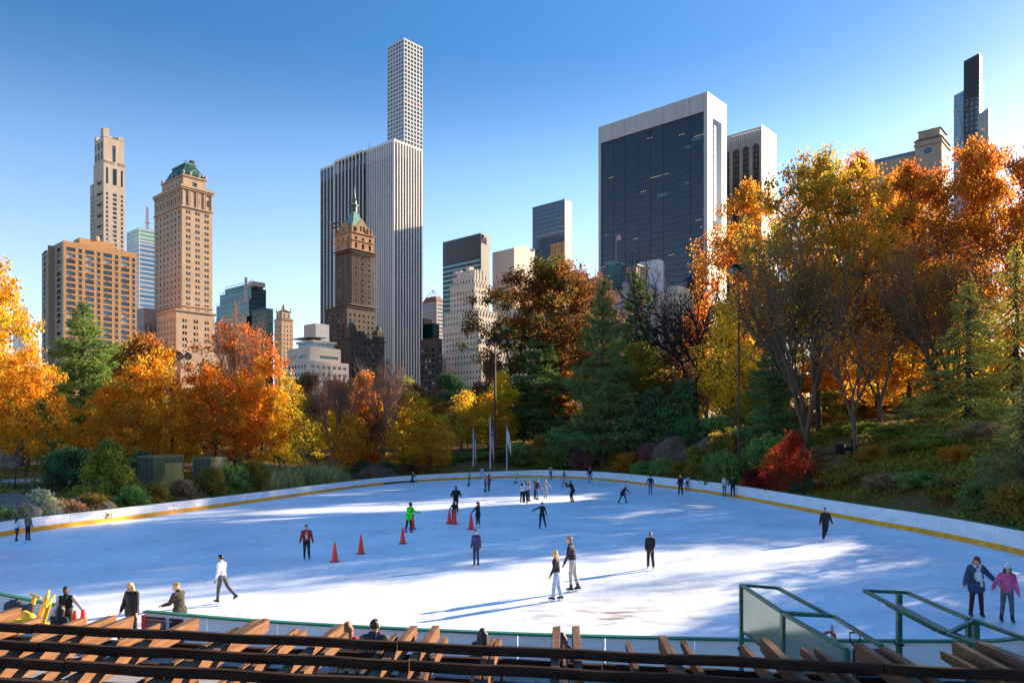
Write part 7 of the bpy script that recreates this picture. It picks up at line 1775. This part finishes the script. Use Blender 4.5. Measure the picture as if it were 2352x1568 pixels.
# ---------------------------------------------------------------- containers
M_cont=mat('olive container steel',(.15,.165,.075),.6,.2,.8); M_contd=mat('dark olive doors',(.085,.10,.06),.6,.2,.8)
def container(ul,uc,ur,vt,vb,d,label):
    A=ray(uc,vb,d); ang=.42; wl=(uc-ul)/F*d/math.cos(ang)*.98; wr=(ur-uc)/F*d*1.25; H_=(vb-vt)/F*d; z0=tz(A.x,d)-.1; H_=CZ-(vt-HV)/F*d-z0
    r=empty('shipping_container',(A.x,d,z0),ang*0+ -.35,label,'container')
    q=MB(); q.box(-wl,0,0,wr*1.6,0,H_); b_=q.build('body',M_cont,r)
    q=MB(); n=16
    for i in range(n): q.box(.002,.05,wr*1.6*(i+.2)/n,wr*1.6*(i+.7)/n,.15,H_-.15)
    q.build('corrugation',M_cont,r)['kind']='stuff'
    for a in (-wl*.98,-wl*.49):
        q=MB(); q.box(a,a+wl*.47,-.05,-.002,.12,H_-.12); dd=q.build('door',M_contd,r)
        for t in (.25,.75): q=MB(); q.bar((a+wl*.47*t,-.09,.15),(a+wl*.47*t,-.09,H_-.15),.05,.05); q.build('lock_rod',M_contd,dd)
        q=MB(); 
        for zz in (.33,.66): q.box(a,a+wl*.47,-.07,-.051,H_*zz-.04,H_*zz+.04)
        q.build('rib',M_contd,dd)
    q=MB(); q.box(-wl-.03,.03,-.03,wr*1.6,H_,H_+.06); q.build('roof_edge',M_cont,r); return r
container(308,353,399,1048,1101,68,'olive green shipping container nearer the cone shaped bush')
container(436,483,511,1051,1100,76,'olive green shipping container farther right with doors in shade')
p=ray(398,1096,66); z0=tz(p.x,66); r=empty('storage_box',(p.x,66,z0),-.35,'tan yellow metal storage box between the two containers','box'); hb=CZ-(1065-HV)/F*66-z0; q=MB(); q.box(-.5,.5,-.4,.5,.05,hb); q.build('housing',mat('mustard paint',(.36,.26,.06),.6,.15),r); q=MB(); q.box(-.55,.55,-.45,.55,hb,hb+.06); q.build('lid',mat('mustard paint lid',(.40,.29,.08),.6,.15),r)
# ---------------------------------------------------------------- iron fences
def fence(pts,label,h=1.5,step=.16):
    ps=spline(pts,step); r=empty('iron_fence',(ps[0].x,ps[0].y,tz(ps[0].x,ps[0].y)),0,label,'fence'); o_=Vector(r.location)
    zs_=terrain([p.x for p in ps],[p.y for p in ps]); q=MB()
    P3=[Vector((p.x,p.y,float(z)))-o_ for p,z in zip(ps,zs_)]
    for p in P3: q.bar(p+Vector((0,0,.08)),p+Vector((0,0,h)),.025,.025,Vector((0,1,0)))
    q.build('picket',M_black,r)['kind']='stuff'
    q=MB()
    for hh in (.2,h-.18):
        for a,c in zip(P3[::6],P3[6::6]): q.bar(a+Vector((0,0,hh)),c+Vector((0,0,hh)),.04,.04)
    q.build('rail',M_black,r)
    for p in P3[::16]: q=MB(); q.box(p.x-.04,p.x+.04,p.y-.04,p.y+.04,p.z-.2,p.z+h+.1); q.build('post',M_black,r)
fence([(-48,60),(-43,62),(-38.5,63.5),(-36.4,65)],'black iron picket fence by the footpath at the left edge',1.7)
fence([(-19,117),(-12,121),(-6,124),(0,127)],'black iron picket fence behind the junipers and the flagpoles',1.5,.22)
fence([(27,108),(34,102),(42,96),(50,90),(56,82)],'black iron picket fence along the top of the right slope',1.5,.22)
# ---------------------------------------------------------------- rocks
ROCK=mat('brown grey schist',(.17,.11,.075),.95,.4,1.1,spec=.1,c2=(.045,.03,.022),bump=.9,bscale=2.5); ROCKG=mat('grey schist',(.17,.155,.15),.9,.35,.8,c2=(.06,.055,.055),bump=.9,bscale=2.5)
def rock(u,vt,wpx,d,label,m=ROCK,hf=.5,seed=1):
    while rink_sd((u-CU)/F*d,d)[0]<wpx/F*d*.35+.8: d+=.4
    X=(u-CU)/F*d; z0=tz(X,d); H_=max(.5,CZ-(vt-HV)/F*d-z0); wx=wpx/F*d/2; bm=bmesh.new(); bmesh.ops.create_icosphere(bm,subdivisions=4,radius=1); rg=np.random.default_rng(seed); k=rg.normal(size=(7,3)); ph=rg.random(7)*6
    for v in bm.verts:
        n=sum(math.sin(v.co.dot(Vector(k[i]))*(1.5+i*.9)+ph[i])/(1.6+i) for i in range(7)); v.co*=1+.20*n+.035*math.sin(v.co.x*17+v.co.z*9)*math.sin(v.co.y*19)+.03*abs(math.sin(v.co.z*13+v.co.x*4)); v.co=Vector((v.co.x*wx,v.co.y*wx*.8,max(-.4,v.co.z)*H_))
    me=bpy.data.meshes.new('boulder'); bm.to_mesh(me); bm.free(); o=mesh_obj('boulder',me,m); o.location=(X,d,z0); tag(o,label,'rock'); me.polygons.foreach_set('use_smooth',[False]*len(me.polygons))
rock(1552,1012,110,101,'large brown boulder on the right bank, left of two',seed=2); rock(1632,1008,100,97,'smaller brown boulder on the right bank, right of two',seed=3)
rock(30,1145,150,50,'flat grey rock outcrop at the left edge',ROCKG,seed=4); rock(205,1140,120,53,'low grey rock below the cone shaped bush',ROCKG,seed=5); rock(30,1030,70,86,'dark rounded rock beside the leafy path',ROCKG,seed=6); rock(860,1072,90,103,'low dark rocks above the gap in the boards',seed=7); rock(1860,1062,60,74,'brown rock behind the crimson maple',seed=8); rock(1220,1082,50,118,'small rock behind the far boards',seed=9)
# white beams lying behind the gap in the far boards
p=on_plane(925,1083,1.1); r=empty('plank_stack',(p.x,p.y+8,tz(p.x,p.y+8)),.15,'white painted planks lying behind the gap in the far boards','planks')
for k in range(3): q=MB(); q.box(-3.2+k*.5,2.6+k*.3,k*.5,k*.5+.35,.9+.06*k,1.02+.06*k); q.build('plank',M_white,r)
q=MB(); q.box(-2,2,0,1.4,0,.89); q.build('rest',GREYST,r)
# steam rising from the white setback tower
